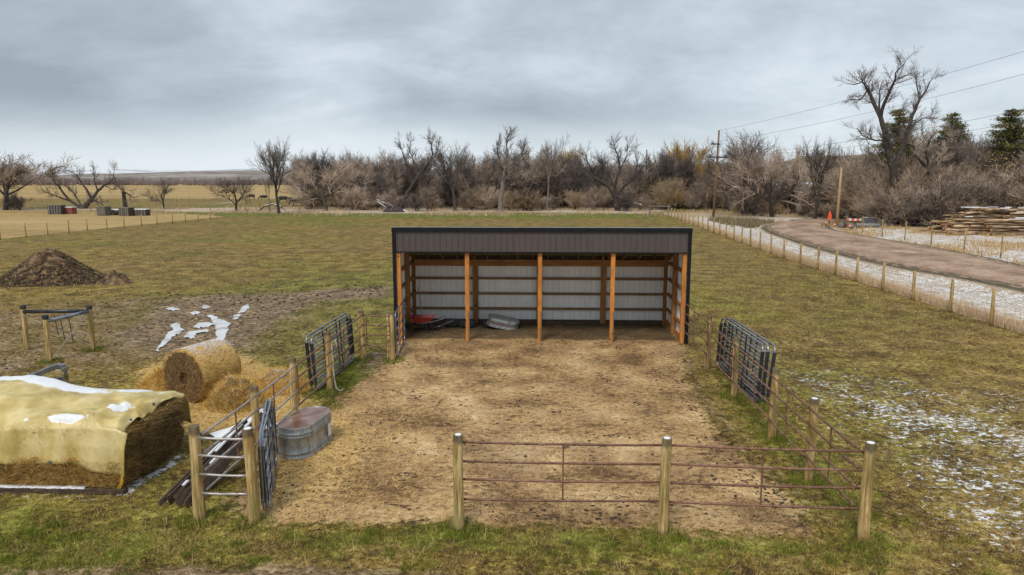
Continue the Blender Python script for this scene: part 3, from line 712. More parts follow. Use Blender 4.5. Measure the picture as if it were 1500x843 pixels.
ridge('hills', jag([(-700, 262), (0, 259), (100, 256), (200, 253.5), (270, 251), (420, 250), (600, 248.5), (760, 248), (900, 243), (1040, 240.5), (1200, 238), (2200, 236)], 0.5, 120, 4), 1700, 450, 'far_hill', seed=2)
ridge('hills', jag([(960, 268), (1040, 256), (1100, 246), (1140, 238), (1165, 233), (1180, 226), (1200, 229), (1260, 227), (1330, 224), (1400, 219), (1450, 217), (1500, 214), (1700, 205), (2100, 200)], 0.7, 60, 5), 640, 260, 'near_hill', seed=3)

# ------------------------------------------------------------------ shed
SX0, SX1, SY0, SY1 = -5.03, 5.33, 24.15, 27.62
FH, RH, FB_ = 4.09, 2.82, 3.25
shed = tag(empty('run_in_shed', ((SX0 + SX1) / 2, (SY0 + SY1) / 2, 0)), 'long open-fronted livestock shed of dark brown ribbed steel with white lining and orange timber posts', 'shed')
shed_off = Vector(shed.location)
def S(b, name, mat, lab=None, **k):
    o = b.build(name, mat, shed, loc=None, **k)
    o.matrix_parent_inverse = Matrix.Translation(-shed_off)
    if lab: tag(o, lab)
    return o
def rib_panel(width, height, ribs=4, t=0.0, rib_h=0.022):
    """a ribbed steel sheet in the x-z plane facing -y"""
    prof = []; step_ = width / ribs
    for k in range(ribs):
        c_ = step_ * (k + 0.5)
        if k == 0: prof.append((0, 0))
        for m_ in (1, 2):
            pass
        prof += [(c_ - 0.028, 0), (c_ - 0.014, -rib_h), (c_ + 0.014, -rib_h), (c_ + 0.028, 0)]
    prof.append((width, 0))
    b = MB(); n = len(prof)
    vs_ = [(x, y, 0) for x, y in prof] + [(x, y, height) for x, y in prof]
    b.add(vs_, [(i, i + 1, n + i + 1, n + i) for i in range(n - 1)])
    return b
pw = (SX1 - SX0) / 12
fm = rib_panel(pw - 0.004, FH - 0.10 - FB_).mesh('fascia_panel', 'brown_steel')
wm_r = rib_panel(pw - 0.004, 2.42).mesh('wall_panel', 'white_steel')
def child_of(o, parent, off):
    o.parent = parent; o.matrix_parent_inverse = Matrix.Translation(-off); return o
for k in range(12):
    o = put('fascia_panel', fm, None, (SX0 + k * pw, SY0 - 0.01, FB_)); child_of(o, shed, shed_off)
    o = put('wall_panel', wm_r, None, (SX0 + k * pw, SY1 + 0.04, 0.02)); child_of(o, shed, shed_off)
sd = (SY1 - SY0) / 4
for sx_, rz in ((SX0, R(90)), (SX1, R(90))):
    for k in range(4):
        y0 = SY0 + k * sd
        h0 = FH + (RH - FH) * (k / 4) - 0.12; h1 = FH + (RH - FH) * ((k + 1) / 4) - 0.12
        b = rib_panel(sd - 0.004, 1.0)
        b.v = [(sx_ + (y if sx_ < 0 else -y) * -1, y0 + x, 0.05 if z == 0 else h0 + (h1 - h0) * x / sd) for x, y, z in b.v]
        S(b, 'wall_panel', 'white_steel')
# black trims
b = MB(); b.box(SX0 - 0.07, SX1 + 0.07, SY0 - 0.075, SY0 - 0.035, FH - 0.13, FH + 0.015); S(b, 'top_trim', 'black_trim')
b = MB(); b.box(SX0 - 0.07, SX1 + 0.07, SY0 - 0.085, SY0 + 0.06, FH + 0.018, FH + 0.03); S(b, 'drip_edge', 'gate_steel')
b = MB(); b.box(SX0 + 0.055, SX1 - 0.055, SY0 - 0.045, SY0 + 0.02, FB_ - 0.035, FB_ + 0.005); S(b, 'bottom_trim', 'black_trim')
for sx_ in (SX0, SX1):
    b = MB(); b.box(sx_ - 0.06, sx_ + 0.06, SY0 - 0.06, SY0 - 0.02, 0.0, FH - 0.135); b.box(sx_ - 0.06 if sx_ < 0 else sx_ + 0.045, sx_ - 0.045 if sx_ < 0 else sx_ + 0.06, SY0 - 0.019, SY1 + 0.06, 0, 0.04)
    S(b, 'corner_trim', 'black_trim')
    b = MB(); b.beam((sx_ + (-.05 if sx_ < 0 else .05), SY0 - 0.03, FH - 0.06), (sx_ + (-.05 if sx_ < 0 else .05), SY1 + 0.15, RH - 0.06), 0.04, 0.14); S(b, 'rake_trim', 'black_trim')
# roof
b = MB(); n_ = 48; rp = []
for k in range(n_):
    c_ = SX0 - 0.05 + (SX1 - SX0 + 0.1) * (k + 0.5) / n_
    if k == 0: rp.append((SX0 - 0.05, 0))
    rp += [(c_ - .028, 0), (c_ - .014, .022), (c_ + .014, .022), (c_ + .028, 0)]
rp.append((SX1 + 0.05, 0)); n2_ = len(rp)
b.add([(x, SY0 - 0.02, FH - 0.01 + z) for x, z in rp] + [(x, SY1 + 0.3, RH - 0.12 + z) for x, z in rp], [(i, i + 1, n2_ + i + 1, n2_ + i) for i in range(n2_ - 1)])
S(b, 'roof', 'roof_steel')
def zr(y): return FH - 0.03 + (RH - 0.03 - FH) * (y - SY0) / (SY1 - SY0)
for k in range(18):
    x = SX0 + 0.1 + (SX1 - SX0 - 0.2) * k / 17
    b = MB(); b.beam((x, SY0 + 0.06, zr(SY0 + 0.06) - 0.16), (x, SY1 - 0.02, zr(SY1) - 0.16), 0.045, 0.19)
    S(b, 'rafter', 'old_lumber_y')
for y in (SY0 + 0.9, SY0 + 1.75, SY0 + 2.6):
    b = MB(); b.box(SX0 + 0.05, SX1 - 0.05, y - 0.045, y + 0.045, zr(y) - 0.062, zr(y) - 0.024); S(b, 'purlin', 'old_lumber_x')
# beams, posts and girts
b = MB(); b.box(SX0 + 0.07, SX1 - 0.07, SY0 + 0.01, SY0 + 0.05, FB_ + 0.02, FB_ + 0.3); S(b, 'front_beam', 'old_lumber_x')
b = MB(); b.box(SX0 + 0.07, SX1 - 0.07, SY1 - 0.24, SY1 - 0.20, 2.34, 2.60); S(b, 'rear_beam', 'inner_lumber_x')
for x in (-2.46, 0.13, 2.70):
    b = MB(); b.box(x - 0.075, x + 0.075, SY0 + 0.055, SY0 + 0.195, 1.1, FB_ + 0.5)
    o = S(b, 'front_post', 'lumber_z', bevel=0.006)
    c_ = MB(); c_.box(x - 0.068, x + 0.022, SY0 + 0.06, SY0 + 0.15, -0.3, 1.098); c2 = c_.build('post_foot', 'lumber_z', o)
    c_ = MB(); c_.box(x + 0.024, x + 0.068, SY0 + 0.058, SY0 + 0.19, -0.3, 1.22); c2 = c_.build('splice_board', 'old_lumber_z', o)
for x in (SX0 + 0.14, SX1 - 0.14):
    b = MB(); b.box(x - 0.07, x + 0.07, SY0 + 0.005, SY0 + 0.15, -0.3, FB_ + 0.6); S(b, 'corner_post', 'lumber_z', bevel=0.006)
for x in (SX0 + 0.12, -2.46, 0.13, 2.70, SX1 - 0.12):
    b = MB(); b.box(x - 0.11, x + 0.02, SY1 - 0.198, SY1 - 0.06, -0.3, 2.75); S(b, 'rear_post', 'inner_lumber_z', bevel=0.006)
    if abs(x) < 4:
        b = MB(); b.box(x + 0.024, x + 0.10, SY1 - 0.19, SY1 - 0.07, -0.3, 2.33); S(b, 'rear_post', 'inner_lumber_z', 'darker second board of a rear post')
bays = [SX0 + 0.14, -2.57, 0.02, 2.59, SX1 - 0.23]
bx1 = [-2.57, 0.02, 2.59, SX1 - 0.23]
bx0 = [SX0 + 0.14, -2.36, 0.23, 2.80]
for z in (0.58, 1.20, 1.82):
    for a_, c_ in zip(bx0, bx1):
        b = MB(); b.box(a_ + 0.002, c_ - 0.002, SY1 - 0.10, SY1 - 0.01, z - 0.045 + rnd.uniform(-.008, .008), z + 0.045)
        S(b, 'girt', 'old_lumber_x')
b = MB(); b.box(SX0 + 0.05, SX1 - 0.05, SY1 - 0.055, SY1 - 0.012, -0.05, 0.13); S(b, 'skirt_board', 'barn_wood_x')
b = MB(); b.box(SX0 + 0.05, SX1 - 0.05, SY1 + 0.05, SY1 + 0.09, 2.40, zr(SY1) - 0.01); S(b, 'dark_gap_board', 'barn_wood_x')  # dark board added so the bright gap under the roof reads dark
ymid = (SY0 + SY1) / 2
for sgn, sx_ in ((1, SX0), (-1, SX1)):
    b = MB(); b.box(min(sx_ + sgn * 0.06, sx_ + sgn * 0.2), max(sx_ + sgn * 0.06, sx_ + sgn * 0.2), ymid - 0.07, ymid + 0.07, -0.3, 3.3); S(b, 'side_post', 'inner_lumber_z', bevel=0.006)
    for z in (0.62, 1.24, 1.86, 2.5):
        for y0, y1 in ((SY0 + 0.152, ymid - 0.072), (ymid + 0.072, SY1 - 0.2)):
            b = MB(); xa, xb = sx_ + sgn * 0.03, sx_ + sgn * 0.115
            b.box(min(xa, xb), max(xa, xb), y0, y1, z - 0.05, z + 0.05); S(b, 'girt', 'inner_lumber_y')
    b = MB(); b.box(min(sx_ + sgn * .03, sx_ + sgn * .08), max(sx_ + sgn * .03, sx_ + sgn * .08), SY0 + 0.152, SY1 - 0.06, -0.04, 0.16); S(b, 'skirt_board', 'lumber_y')

# ------------------------------------------------------------------ things in the shed
wb = tag(empty('wheelbarrow', (-4.38, 25.75, 0.0), R(4)), 'red wheelbarrow parked in the back left corner of the shed', 'wheelbarrow')
b = MB()
tt = [(-.42, -.33), (.50, -.30), (.50, .30), (-.42, .33)]; bb = [(-.16, -.2), (.26, -.19), (.26, .19), (-.16, .2)]
outer = [(x, y, .60) for x, y in tt] + [(x, y, .36) for x, y in bb]
inn = [(x * .97, y * .96, .60) for x, y in tt] + [(x * .97, y * .96, .375) for x, y in bb]
b.add(outer + inn, [(0, 4, 5, 1), (1, 5, 6, 2), (2, 6, 7, 3), (3, 7, 4, 0), (4, 7, 6, 5), (8, 9, 13, 12), (9, 10, 14, 13), (10, 11, 15, 14), (11, 8, 12, 15), (12, 13, 14, 15), (0, 1, 9, 8), (1, 2, 10, 9), (2, 3, 11, 10), (3, 0, 8, 11)])
b.build('tray', 'red_paint', wb)
for s_ in (-1, 1):
    b = MB(); b.tube([(-.62, s_ * .07, .2), (-.1, s_ * .17, .33), (.4, s_ * .25, .42), (.85, s_ * .3, .55)], .02, 6); b.build('handle', 'dark_steel', wb)
    b = MB(); b.tube([(.15, s_ * .2, .36), (.22, s_ * .26, .015), (.42, s_ * .26, .015), (.4, s_ * .24, .40)], .015, 6); b.build('leg', 'dark_steel', wb)
whl = MB()
prof = [(math.cos(a) * .05 + .14, math.sin(a) * .05) for a in np.linspace(0, 2 * math.pi, 10)]
whl.lathe(prof, 18); whl.v = [(x, z, y) for x, y, z in whl.v]
o = whl.build('wheel', 'black_rubber', wb, smooth=True, loc=(-.60, 0, .19))
b = MB(); b.lathe([(.09, -.03), (.09, .03)], 14); b.v = [(x, z, y) for x, y, z in b.v]; b.build('rim', 'dark_steel', o)
def tyre(loc, r, h, label, rot=(0, 0, 0)):
    e_ = tag(empty('rubber_tyre', loc, rot=rot), label, 'tyre', 'old tyres along the back wall of the shed')
    b = MB(); b.lathe([(r * .55, .02), (r * .8, 0), (r * .97, h * .2), (r, h * .5), (r * .97, h * .8), (r * .8, h), (r * .6, h * .98), (r * .52, h * .8), (r * .52, h * .2), (r * .55, .02)], 26)
    b.build('carcass', 'black_rubber', e_, smooth=True)
    b = MB()
    for k in range(26):
        a = 2 * math.pi * k / 26; c_, s_ = math.cos(a), math.sin(a)
        b.beam((c_ * r * 1.0, s_ * r * 1.0, h * .25), (c_ * r * 1.0, s_ * r * 1.0, h * .75), .03, .05, (c_, s_, 0))
    tag(b.build('tread', 'black_rubber', e_), kind='stuff')
tyre((-3.35, 26.75, 0.0), .30, .27, 'black tyre lying between the red wheelbarrow and the first post')
tyre((-2.72, 26.65, 0.0), .33, .28, 'black tyre lying behind the leftmost free-standing front post of the shed')
tyre((-1.80, 26.75, 0.0), .33, .26, 'black tyre propping up the left end of the upturned oval tank')
b = MB(); b.tube([(-4.75, 27.2, 1.55), (-4.62, 26.9, 1.0), (-4.45, 26.4, .25), (-4.42, 26.3, .02)], .014, 6)
rk = tag(empty('rake', (-4.42, 26.3, 0)), 'long pale wooden rake handle leaning in the left corner of the shed above the wheelbarrow', 'rake')
o = b.build('handle', 'pale_pole', rk); o.matrix_parent_inverse = Matrix.Translation(-Vector((-4.42, 26.3, 0)))
b = MB(); b.box(-4.6, -4.24, 26.29, 26.31, 0.0, .03)
for k in range(9): b.box(-4.59 + k * .04, -4.58 + k * .04, 26.2, 26.29, 0.005, .02)
o = b.build('head', 'dark_steel', rk); o.matrix_parent_inverse = Matrix.Translation(-Vector((-4.42, 26.3, 0)))
b = MB(); b.beam((-3.75, 26.2, .12), (-3.2, 26.35, .36), .07, .012); b.tube([(-3.75, 26.2, .12), (-4.0, 26.15, .06)], .015, 6)
tag(b.build('shovel', 'gate_steel'), 'dull metal shovel propped on the tyre beside the red wheelbarrow', 'shovel')

def stock_tank(name, length, r, h, label, group=None, bands=True):
    """upturned oval tank: open rim on the ground, bottom on top"""
    e_ = tag(empty(name), label, 'stock tank', group)
    st = length / 2 - r
    zz = [(r * 1.03, 0.0), (r * 1.05, .012), (r * 1.05, .03), (r * 1.02, .04)]
    def ridge_(z0): return [(r * 1.0, z0 - .02), (r * 1.028, z0 - .008), (r * 1.028, z0 + .008), (r * 1.0, z0 + .02)]
    zz += [(r * 1.015, h * .10)] + ridge_(h * .17) + ridge_(h * .70) + ridge_(h * .80) + [(r * .985, h * .9), (r * .98, h - .02), (r * .985, h), (r * .97, h + .004), (r * .955, h - .012)]
    b = MB(); b.lathe(zz, 56, stad=st); b.f = b.f[:-2] + [b.f[-1]] if False else [f for f in b.f if len(f) == 4]
    b.build('side_wall', 'galvanised', e_, smooth=True)
    b = MB(); n = 56; vs_ = []
    for q_ in (0.957, .6, .3):
        for k in range(n):
            a = 2 * math.pi * k / n; ca, sa = math.cos(a), math.sin(a); sx_ = st if ca > 1e-6 else (-st if ca < -1e-6 else 0)
            vs_.append(((r * ca + sx_) * q_ / .957 * .957 if False else (r * ca * q_ + sx_ * (q_ / .957)), r * sa * q_, h - .014 + (.957 - q_) * 0.006))
    ff = [(i * n + k, i * n + (k + 1) % n, (i + 1) * n + (k + 1) % n, (i + 1) * n + k) for i in range(2) for k in range(n)] + [tuple(2 * n + k for k in range(n))]
    b.add(vs_, ff)
    b.build('bottom_plate', 'wet_rusty_steel' if name == 'stock_tank' and group is None else 'galvanised', e_, smooth=True)
    return e_
tk = stock_tank('stock_tank', 1.48, .385, .67, 'upturned galvanised oval stock tank with wet rusty bottom beside the left fence')
pa, pb = Vector(G(424, 640, .64)), Vector(G(470, 595, .64))
tk.location = (-5.03, 14.24, -0.01); tk.rotation_euler = (0, 0, R(80))
b = MB(); b.box(.22, .34, -.438, -.430, .2, .46); o = b.build('sticker', 'white_paint', tk); tag(o, 'faded pale sticker')
tk2 = stock_tank('stock_tank', 1.25, .30, .36, 'smaller galvanised oval tank tipped over on a tyre in the shed', group='small tanks')
del tk2['group']
tk2.location = (-1.33, 26.45, .06); tk2.rotation_euler = (R(6), R(12), R(2))
b = MB()
for k in range(9):
    b.box(-.36 + k * .075, -.31 + k * .075, -.318, -.306, .135, .185)
tag(b.build('lettering', 'faded_red', tk2), 'worn red lettering band')
b = MB(); b.box(-1.75, -1.1, SY1 - 0.118, SY1 - 0.102, .61, .64); tag(b.build('red_stick', 'red_paint'), 'thin red stick lying on the rear wall girt above the tipped tank', 'stick')

# ------------------------------------------------------------------ pen fences
def frustum_post(h=1.62, r=0.085, seed=0, name='post'):
    r_ = random.Random(seed); b = MB(); pr = []
    nseg = 7
    o = []
    for i in range(nseg + 1):
        z = -0.25 + (h + 0.25) * i / nseg
        o.append((r * (1.06 - 0.12 * i / nseg) + r_.uniform(-.0025, .0025), z))
    o.append((r * 0.9, h + 0.012))
    b.lathe(o, 14)
    b.v = [(x + .006 * math.sin(z * 3 + seed), y + .005 * math.cos(z * 4 + seed), z) for x, y, z in b.v]
    return b
capm = MB(); capm.lathe([(.050, 0), (.052, .005), (.043, .011), (.016, .014)], 12); cap_mesh = capm.mesh('snow_cap', 'snow', True)
pseed = [0]
def add_post(parent, x, y, h=1.62, r=.085, snow=True, lean=(0, 0)):
    pseed[0] += 1
    o = frustum_post(h, r, pseed[0]).build('post', 'treated_post', parent, smooth=False)
    me = o.data; me.polygons.foreach_set('use_smooth', [len(p.vertices) == 4 for p in me.polygons])
    o.location = (x - parent.location.x, y - parent.location.y, 0); o.rotation_euler = (lean[0] + rnd.uniform(-.018, .018), lean[1] + rnd.uniform(-.018, .018), rnd.uniform(0, 6))
    if snow:
        c_ = put('snow_cap', cap_mesh, o, (0.0, 0.0, h + .008)); c_.scale = (r / .075,) * 3
    return o
RZ = (.50, .84, 1.16, 1.485)
def add_rails(parent, a, b_, zs=RZ, r=.021, mat='rust_pipe', stays=(0.5,), stay_mat=None, sag=.012, name='rail'):
    A = Vector((a[0] - parent.location.x, a[1] - parent.location.y, 0)); B = Vector((b_[0] - parent.location.x, b_[1] - parent.location.y, 0))
    for z in zs:
        j0, j1 = rnd.uniform(-.012, .012), rnd.uniform(-.012, .012)
        m_ = MB(); pts = [A.lerp(B, t) + Vector((0, 0, z + j0 * (1 - t) + j1 * t - sag * math.sin(math.pi * t) + rnd.uniform(-.003, .003))) for t in (0, .2, .4, .6, .8, 1)]
        m_.tube(pts, r, 8); m_.build(name, mat, parent, smooth=True)
    for t in stays:
        p = A.lerp(B, t); m_ = MB(); m_.tube([p + Vector((0, .0, zs[0] - .0)), p + Vector((0, 0, zs[-1] - sag))], r * .72, 6)
        m_.build('stay', stay_mat or mat, parent)
ff_ = tag(empty('pipe_fence', (2.0, 10.75, 0)), 'rusty four-rail pipe fence on three snow-capped posts across the front of the pen', 'fence', 'pipe fences round the pen')
add_post(ff_, -1.28, 10.75, 1.64); add_post(ff_, 2.12, 10.75, 1.63); add_post(ff_, 5.34, 10.65, 1.64, .09)
add_rails(ff_, (-1.20, 10.84), (2.12, 10.84)); add_rails(ff_, (2.125, 10.84), (5.28, 10.72))
rfn = tag(empty('pipe_fence', (5.32, 17, 0)), 'rusty pipe fence running back along the right side of the pen to the shed', 'fence', 'pipe fences round the pen')
for y in (12.87, 15.04, 18.05, 20.96): add_post(rfn, 5.32, y, 1.64, snow=y < 14)
seg = [(5.23, 10.80), (5.22, 12.87), (5.22, 15.04), (5.22, 18.05), (5.22, 20.96), (5.22, 23.9)]
sts = [(.5,), (.5,), (.35, .92), (.4, .9), (.55,)]
for i in range(5): add_rails(rfn, seg[i] if i == 0 else (seg[i][0], seg[i][1] + .004), seg[i + 1], stays=sts[i])
lf = tag(empty('pipe_fence', (-5.7, 16.5, 0)), 'pipe fence running back along the left side of the pen past the upturned tank', 'fence', 'pipe fences round the pen')
for y in (13.32, 15.57, 18.39): add_post(lf, -5.74, y, 1.62, snow=False)
seg = [(-5.68, 11.02), (-5.64, 13.32), (-5.62, 15.57), (-5.58, 18.39), (-5.56, 21.55)]
for i in range(4): add_rails(lf, seg[i] if i == 0 else (seg[i][0], seg[i][1] + .004), seg[i + 1], mat='galv_pipe' if i < 2 else 'rust_pipe', stays=((.55,), (.35,), (.0,), (.3,))[i], stay_mat='rust_pipe')
sf = tag(empty('pipe_fence', (-5.3, 10.9, 0)), 'short galvanised pipe fence between two thick posts at the near left corner', 'fence', 'pipe fences round the pen')
add_post(sf, -5.78, 10.94, 1.66, .095, snow=False); add_post(sf, -4.79, 10.88, 1.66, .095)
add_rails(sf, (-5.70, 10.90), (-4.86, 10.86), mat='galv_pipe', stays=(), r=.024)
bf = tag(empty('pipe_fence', (-5.1, 21.5, 0)), 'short rusty pipe fence between the posts beside the left corner of the shed', 'fence', 'pipe fences round the pen')
add_post(bf, -5.62, 21.64, 1.6, .10, snow=False); add_post(bf, -4.6, 21.42, 1.58, .075, snow=False); add_post(bf, -4.75, 21.62, 1.55, .07, snow=False)
add_rails(bf, (-5.55, 21.52), (-4.66, 21.36), stays=(.12,))
# strap hanging on the left fence post
b = MB(); b.tube([(-5.45, 18.25, 1.2), (-5.5, 18.22, 1.46), (-5.58, 18.2, 1.32), (-5.57, 18.18, .9), (-5.55, 18.17, .4), (-5.48, 18.1, .12), (-5.38, 18.1, .03), (-5.30, 18.15, .08)], .022, 6)
tag(b.build('hose', 'pale_rope', smooth=True), 'pale hose hanging down a left fence post to the ground', 'hose')

# gates
def tube_gate(length, h, nr_, name, label, mats=('gate_steel', 'dark_steel'), group=None, r=.024, uprights=2, flat=False):
    e_ = tag(empty(name), label, 'gate', group)
    rr_ = .16
    arc = lambda cx, cz, a0, a1: [(cx + rr_ * math.cos(R(a)), 0, cz + rr_ * math.sin(R(a))) for a in np.linspace(a0, a1, 6)]
    z0 = .02
    loop = arc(length - rr_, z0 + rr_, -90, 0) + arc(length - rr_, h - rr_, 0, 90) + arc(rr_, h - rr_, 90, 180) + arc(rr_, z0 + rr_, 180, 270)
    b = MB(); b.tube(loop + [loop[0]], r, 8, caps=False); b.build('frame', mats[0], e_, smooth=True)
    for k in range(nr_):
        z = z0 + (h - z0) * (k + 1) / (nr_ + 1)
        m_ = MB(); m_.tube([(0.02, 0, z), (length - .02, 0, z)], r * .85, 8); m_.build('rail', mats[0], e_, smooth=True)
    for k in range(uprights):
        x = length * (k + 1) / (uprights + 1)
        m_ = MB(); uw = .04 if group else .022; m_.box(x - uw, x + uw, -r - .012, -r + .0, z0, h); m_.build('upright', mats[1], e_)
    for x in (-.0, length):
        m_ = MB(); uw = .028 if group else .012; m_.box(x - uw, x + uw, -r * 1.5, r * 1.5, z0 + .17, h - .17); m_.build('end_plate', mats[1], e_)
    return e_
def place_gate(e_, a, b_, lean=0.0):
    """gate foot line from a to b, leaning by metres at its top towards its own +y"""
    a = Vector(a); d = Vector(b_) - a; e_.location = a
    e_.rotation_euler = (math.atan2(-lean, 1.5), 0, math.atan2(d.y, d.x))
g = tube_gate(2.28, 1.38, 4, 'tube_gate', 'grey steel tube gate swung back edge-on from the near left gatepost'); place_gate(g, (-4.70, 11.05, .06), (-5.42, 13.22, .06))
b = MB(); b.tube([(-.12, 0, 1.0), (.0, 0, 1.0)], .018, 6); b.build('hinge', 'gate_steel', g)
b = MB(); b.tube([(-.12, 0, .3), (.0, 0, .3)], .018, 6); b.build('hinge', 'gate_steel', g)
g = tube_gate(2.2, 1.36, 4, 'tube_gate', 'second grey tube gate folded against the first near the upturned tank'); place_gate(g, (-4.66, 11.12, .06), (-5.30, 13.25, .06), .04)
g = tube_gate(2.6, 1.5, 4, 'tube_gate', 'blue-grey tube gate seen edge-on at the front left corner of the shed'); place_gate(g, (-4.50, 21.5, .05), (-4.72, 24.0, .05))
def panel_stack(items, group):
    for (a, b_, lean, L_, h, lab) in items:
        g = tube_gate(L_, h, 6, 'gate_panel', lab, group=group, uprights=2, r=.026); place_gate(g, a, b_, lean)
panel_stack([((-6.12, 18.0, .02), (-5.95, 21.5, .02), .10, 3.45, 1.56, 'outermost black-framed tube panel leaning behind the left fence'),
             ((-6.02, 18.05, .02), (-5.87, 21.5, .02), .08, 3.4, 1.52, 'inner tube panel leaning against the left fence rails')], 'loose panels on the left fence')
panel_stack([((5.62, 21.0, .02), (5.75, 17.35, .02), .08, 3.55, 1.56, 'innermost tube panel leaning against the right fence rails'),
             ((5.74, 21.05, .02), (5.87, 17.25, .02), .10, 3.6, 1.56, 'middle tube panel of the stack on the right fence'),
             ((5.86, 21.05, .02), (6.02, 17.2, .02), .13, 3.6, 1.54, 'outermost tube panel of the stack on the right fence')], 'loose panels on the right fence')

# ------------------------------------------------------------------ scattered blades (grass, straw, fuzz)
def blades(P, length, width, lean, tint, curl=0.0, nrm=None):
    """P (n,3) roots; one triangle each; tint (n,3). Returns V,F,C"""
    n = len(P); yaw = nr.uniform(0, 2 * np.pi, n)
    d = np.stack([np.cos(yaw) * lean, np.sin(yaw) * lean, np.sqrt(np.clip(1 - lean ** 2, 0, 1))], 1)
    if nrm is not None:
        d = d * np.array([1, 1, .35]) + nrm * 0.8; d /= np.linalg.norm(d, axis=1, keepdims=True)
    a2 = nr.uniform(0, 2 * np.pi, n)
    s = np.stack([np.cos(a2), np.sin(a2), np.zeros(n)], 1) * (width * .5)[:, None]
    tip = P + d * length[:, None]
    V_ = np.stack([P - s, P + s, tip], 1).reshape(-1, 3)
    F_ = np.arange(3 * n).reshape(n, 3)
    C_ = np.repeat(tint, 3, axis=0)
    return V_, F_, C_
def tints(n, cols, weights, jitter=.25):
    cols = np.array(cols); k = nr.choice(len(cols), n, p=np.array(weights) / sum(weights))
    return np.clip(cols[k] * (1 + nr.uniform(-jitter, jitter, (n, 1))), 0, 1)
DRY = [(.42, .30, .10), (.66, .51, .23), (.16, .095, .03), (.30, .22, .055)]
GRN = [(.11, .15, .014), (.18, .23, .022), (.06, .078, .010), (.29, .30, .045)]
GOLD = [(.70, .43, .09), (.84, .62, .25), (.46, .24, .04), (.18, .09, .02)]

def sample_view(n, y0, y1, power=1.6):
    """points thrown over the visible ground, denser close by"""
    u = nr.random(n); a = 1 - power
    y = (y0 ** a + u * (y1 ** a - y0 ** a)) ** (1 / a)
    half = y * 0.80 + 1
    x = nr.uniform(-1, 1, n) * half - y * 0.036
    return x, y
# pasture sward
n = 620000
x, y = sample_view(n, 8.0, 60, 2.0)
soilm = interp(m_cor, x, y); mudm = interp(m_mud, x, y); grm = interp(m_green, x, y); strm = interp(m_straw, x, y); darkm = interp(m_dark, x, y); palem = interp(m_pale, x, y); snm = interp(m_snow, x, y)
rd = interp(d_road, x, y); tn = interp(m_tan, x, y)
clump = fbm(x * 1.1, y * 1.1, 4, 31); clump2 = fbm(x * 4, y * 4, 3, 33)
keep = (soilm < .35 + .3 * clump2) & (nr.random(n) > mudm * 1.25) & (rd < -.7) & (strm < .5) & (palem < .5) & (tn < .3)
keep &= (clump2 + .35 * grm > .45 + .2 * nr.random(n))
keep &= ~((x > -13) & (x < -7.6) & (y > 11.9) & (y < 14.5))
keep &= nr.random(n) > 0.5 * snm
x, y, clump, clump2, grm = x[keep], y[keep], clump[keep], clump2[keep], grm[keep]
n = len(x); green = (clump * .8 + clump2 * .2 + .35 * grm + nr.uniform(-.14, .14, n)) > .60
tg = tints(n, GRN, (4, 3, 3, 2)); td = tints(n, DRY, (4, 2, 4, 4))
tint_ = np.where(green[:, None], tg, td)
scale_ = np.clip(y / 16, .75, 2.2)
ln = nr.uniform(.03, .10, n) * (1 + .7 * grm) * scale_ ** .5; wd = nr.uniform(.005, .011, n) * scale_
P_ = np.stack([x, y, interp(Zg, x, y) - .005], 1)
V1, F1, C1 = blades(P_, ln, wd, nr.uniform(.2, .96, n), tint_)
tag(put('pasture_grass', np_mesh('pasture_grass', V1, F1, 'blades', tint=C1)), 'short green and straw-coloured pasture grass', 'grass', kind='stuff')
# long green tufts by posts and the pen edge, and dry stalks
def tufts(cx, cy, rad, k, h, cols, w, lean=(.1, .7), wid=(.006, .012)):
    a = nr.uniform(0, 6.283, k); r_ = rad * np.sqrt(nr.random(k)); px_, py_ = cx + r_ * np.cos(a), cy + r_ * np.sin(a)
    return blades(np.stack([px_, py_, interp(Zg, px_, py_) - .01], 1), nr.uniform(.5, 1, k) * h, nr.uniform(*wid, k), nr.uniform(*lean, k), tints(k, cols, w))
acc = []
for (px_, py_) in [(-1.28, 10.75), (2.12, 10.7), (5.34, 10.6), (-5.78, 10.9), (-4.79, 10.8), (5.32, 12.87), (5.32, 15.04), (5.32, 18.05), (-5.62, 21.6), (-4.6, 21.4), (-15.55, 20.9), (-15.2, 22.5)]:
    acc.append(tufts(px_, py_, .38, 550, .15, GRN, (3, 4, 2, 1)))
for _ in range(260):
    px_, py_ = rnd.uniform(-9, 7), rnd.uniform(8.2, 10.8)
    if float(fbm(np.array([px_ * 1.1]), np.array([py_ * 1.1]), 3, 77)[0]) > .5: acc.append(tufts(px_, py_, rnd.uniform(.08, .22), 110, rnd.uniform(.07, .13), GRN, (3, 4, 2, 2)))
for _ in range(120):
    px_, py_ = rnd.uniform(4.75, 6.6), rnd.uniform(11, 20.5)
    acc.append(tufts(px_, py_, rnd.uniform(.1, .25), 70, rnd.uniform(.07, .13), GRN, (3, 4, 2, 2)))
for _ in range(90):
    px_, py_ = rnd.uniform(-6.5, -5.0), rnd.uniform(16.5, 21.5)
    acc.append(tufts(px_, py_, rnd.uniform(.1, .25), 70, rnd.uniform(.07, .12), GRN, (3, 4, 2, 2)))
for _ in range(500):
    px_, py_ = rnd.uniform(-10, 12), rnd.uniform(8.2, 12)
    if interp(m_cor, np.array([px_]), np.array([py_]))[0] < .3 and not (-13 < px_ < -7.5 and py_ > 11.8): acc.append(tufts(px_, py_, .06, 7, rnd.uniform(.15, .34), DRY, (2, 4, 1, 1), (.3, .97), (.004, .007)))
Vc = np.concatenate([a[0] for a in acc]); Cc = np.concatenate([a[2] for a in acc]); Fc = np.arange(len(Vc)).reshape(-1, 3)
tag(put('grass_tufts', np_mesh('grass_tufts', Vc, Fc, 'blades', tint=Cc)), 'longer green tufts round the posts and along the pen edge', 'grass', kind='stuff')
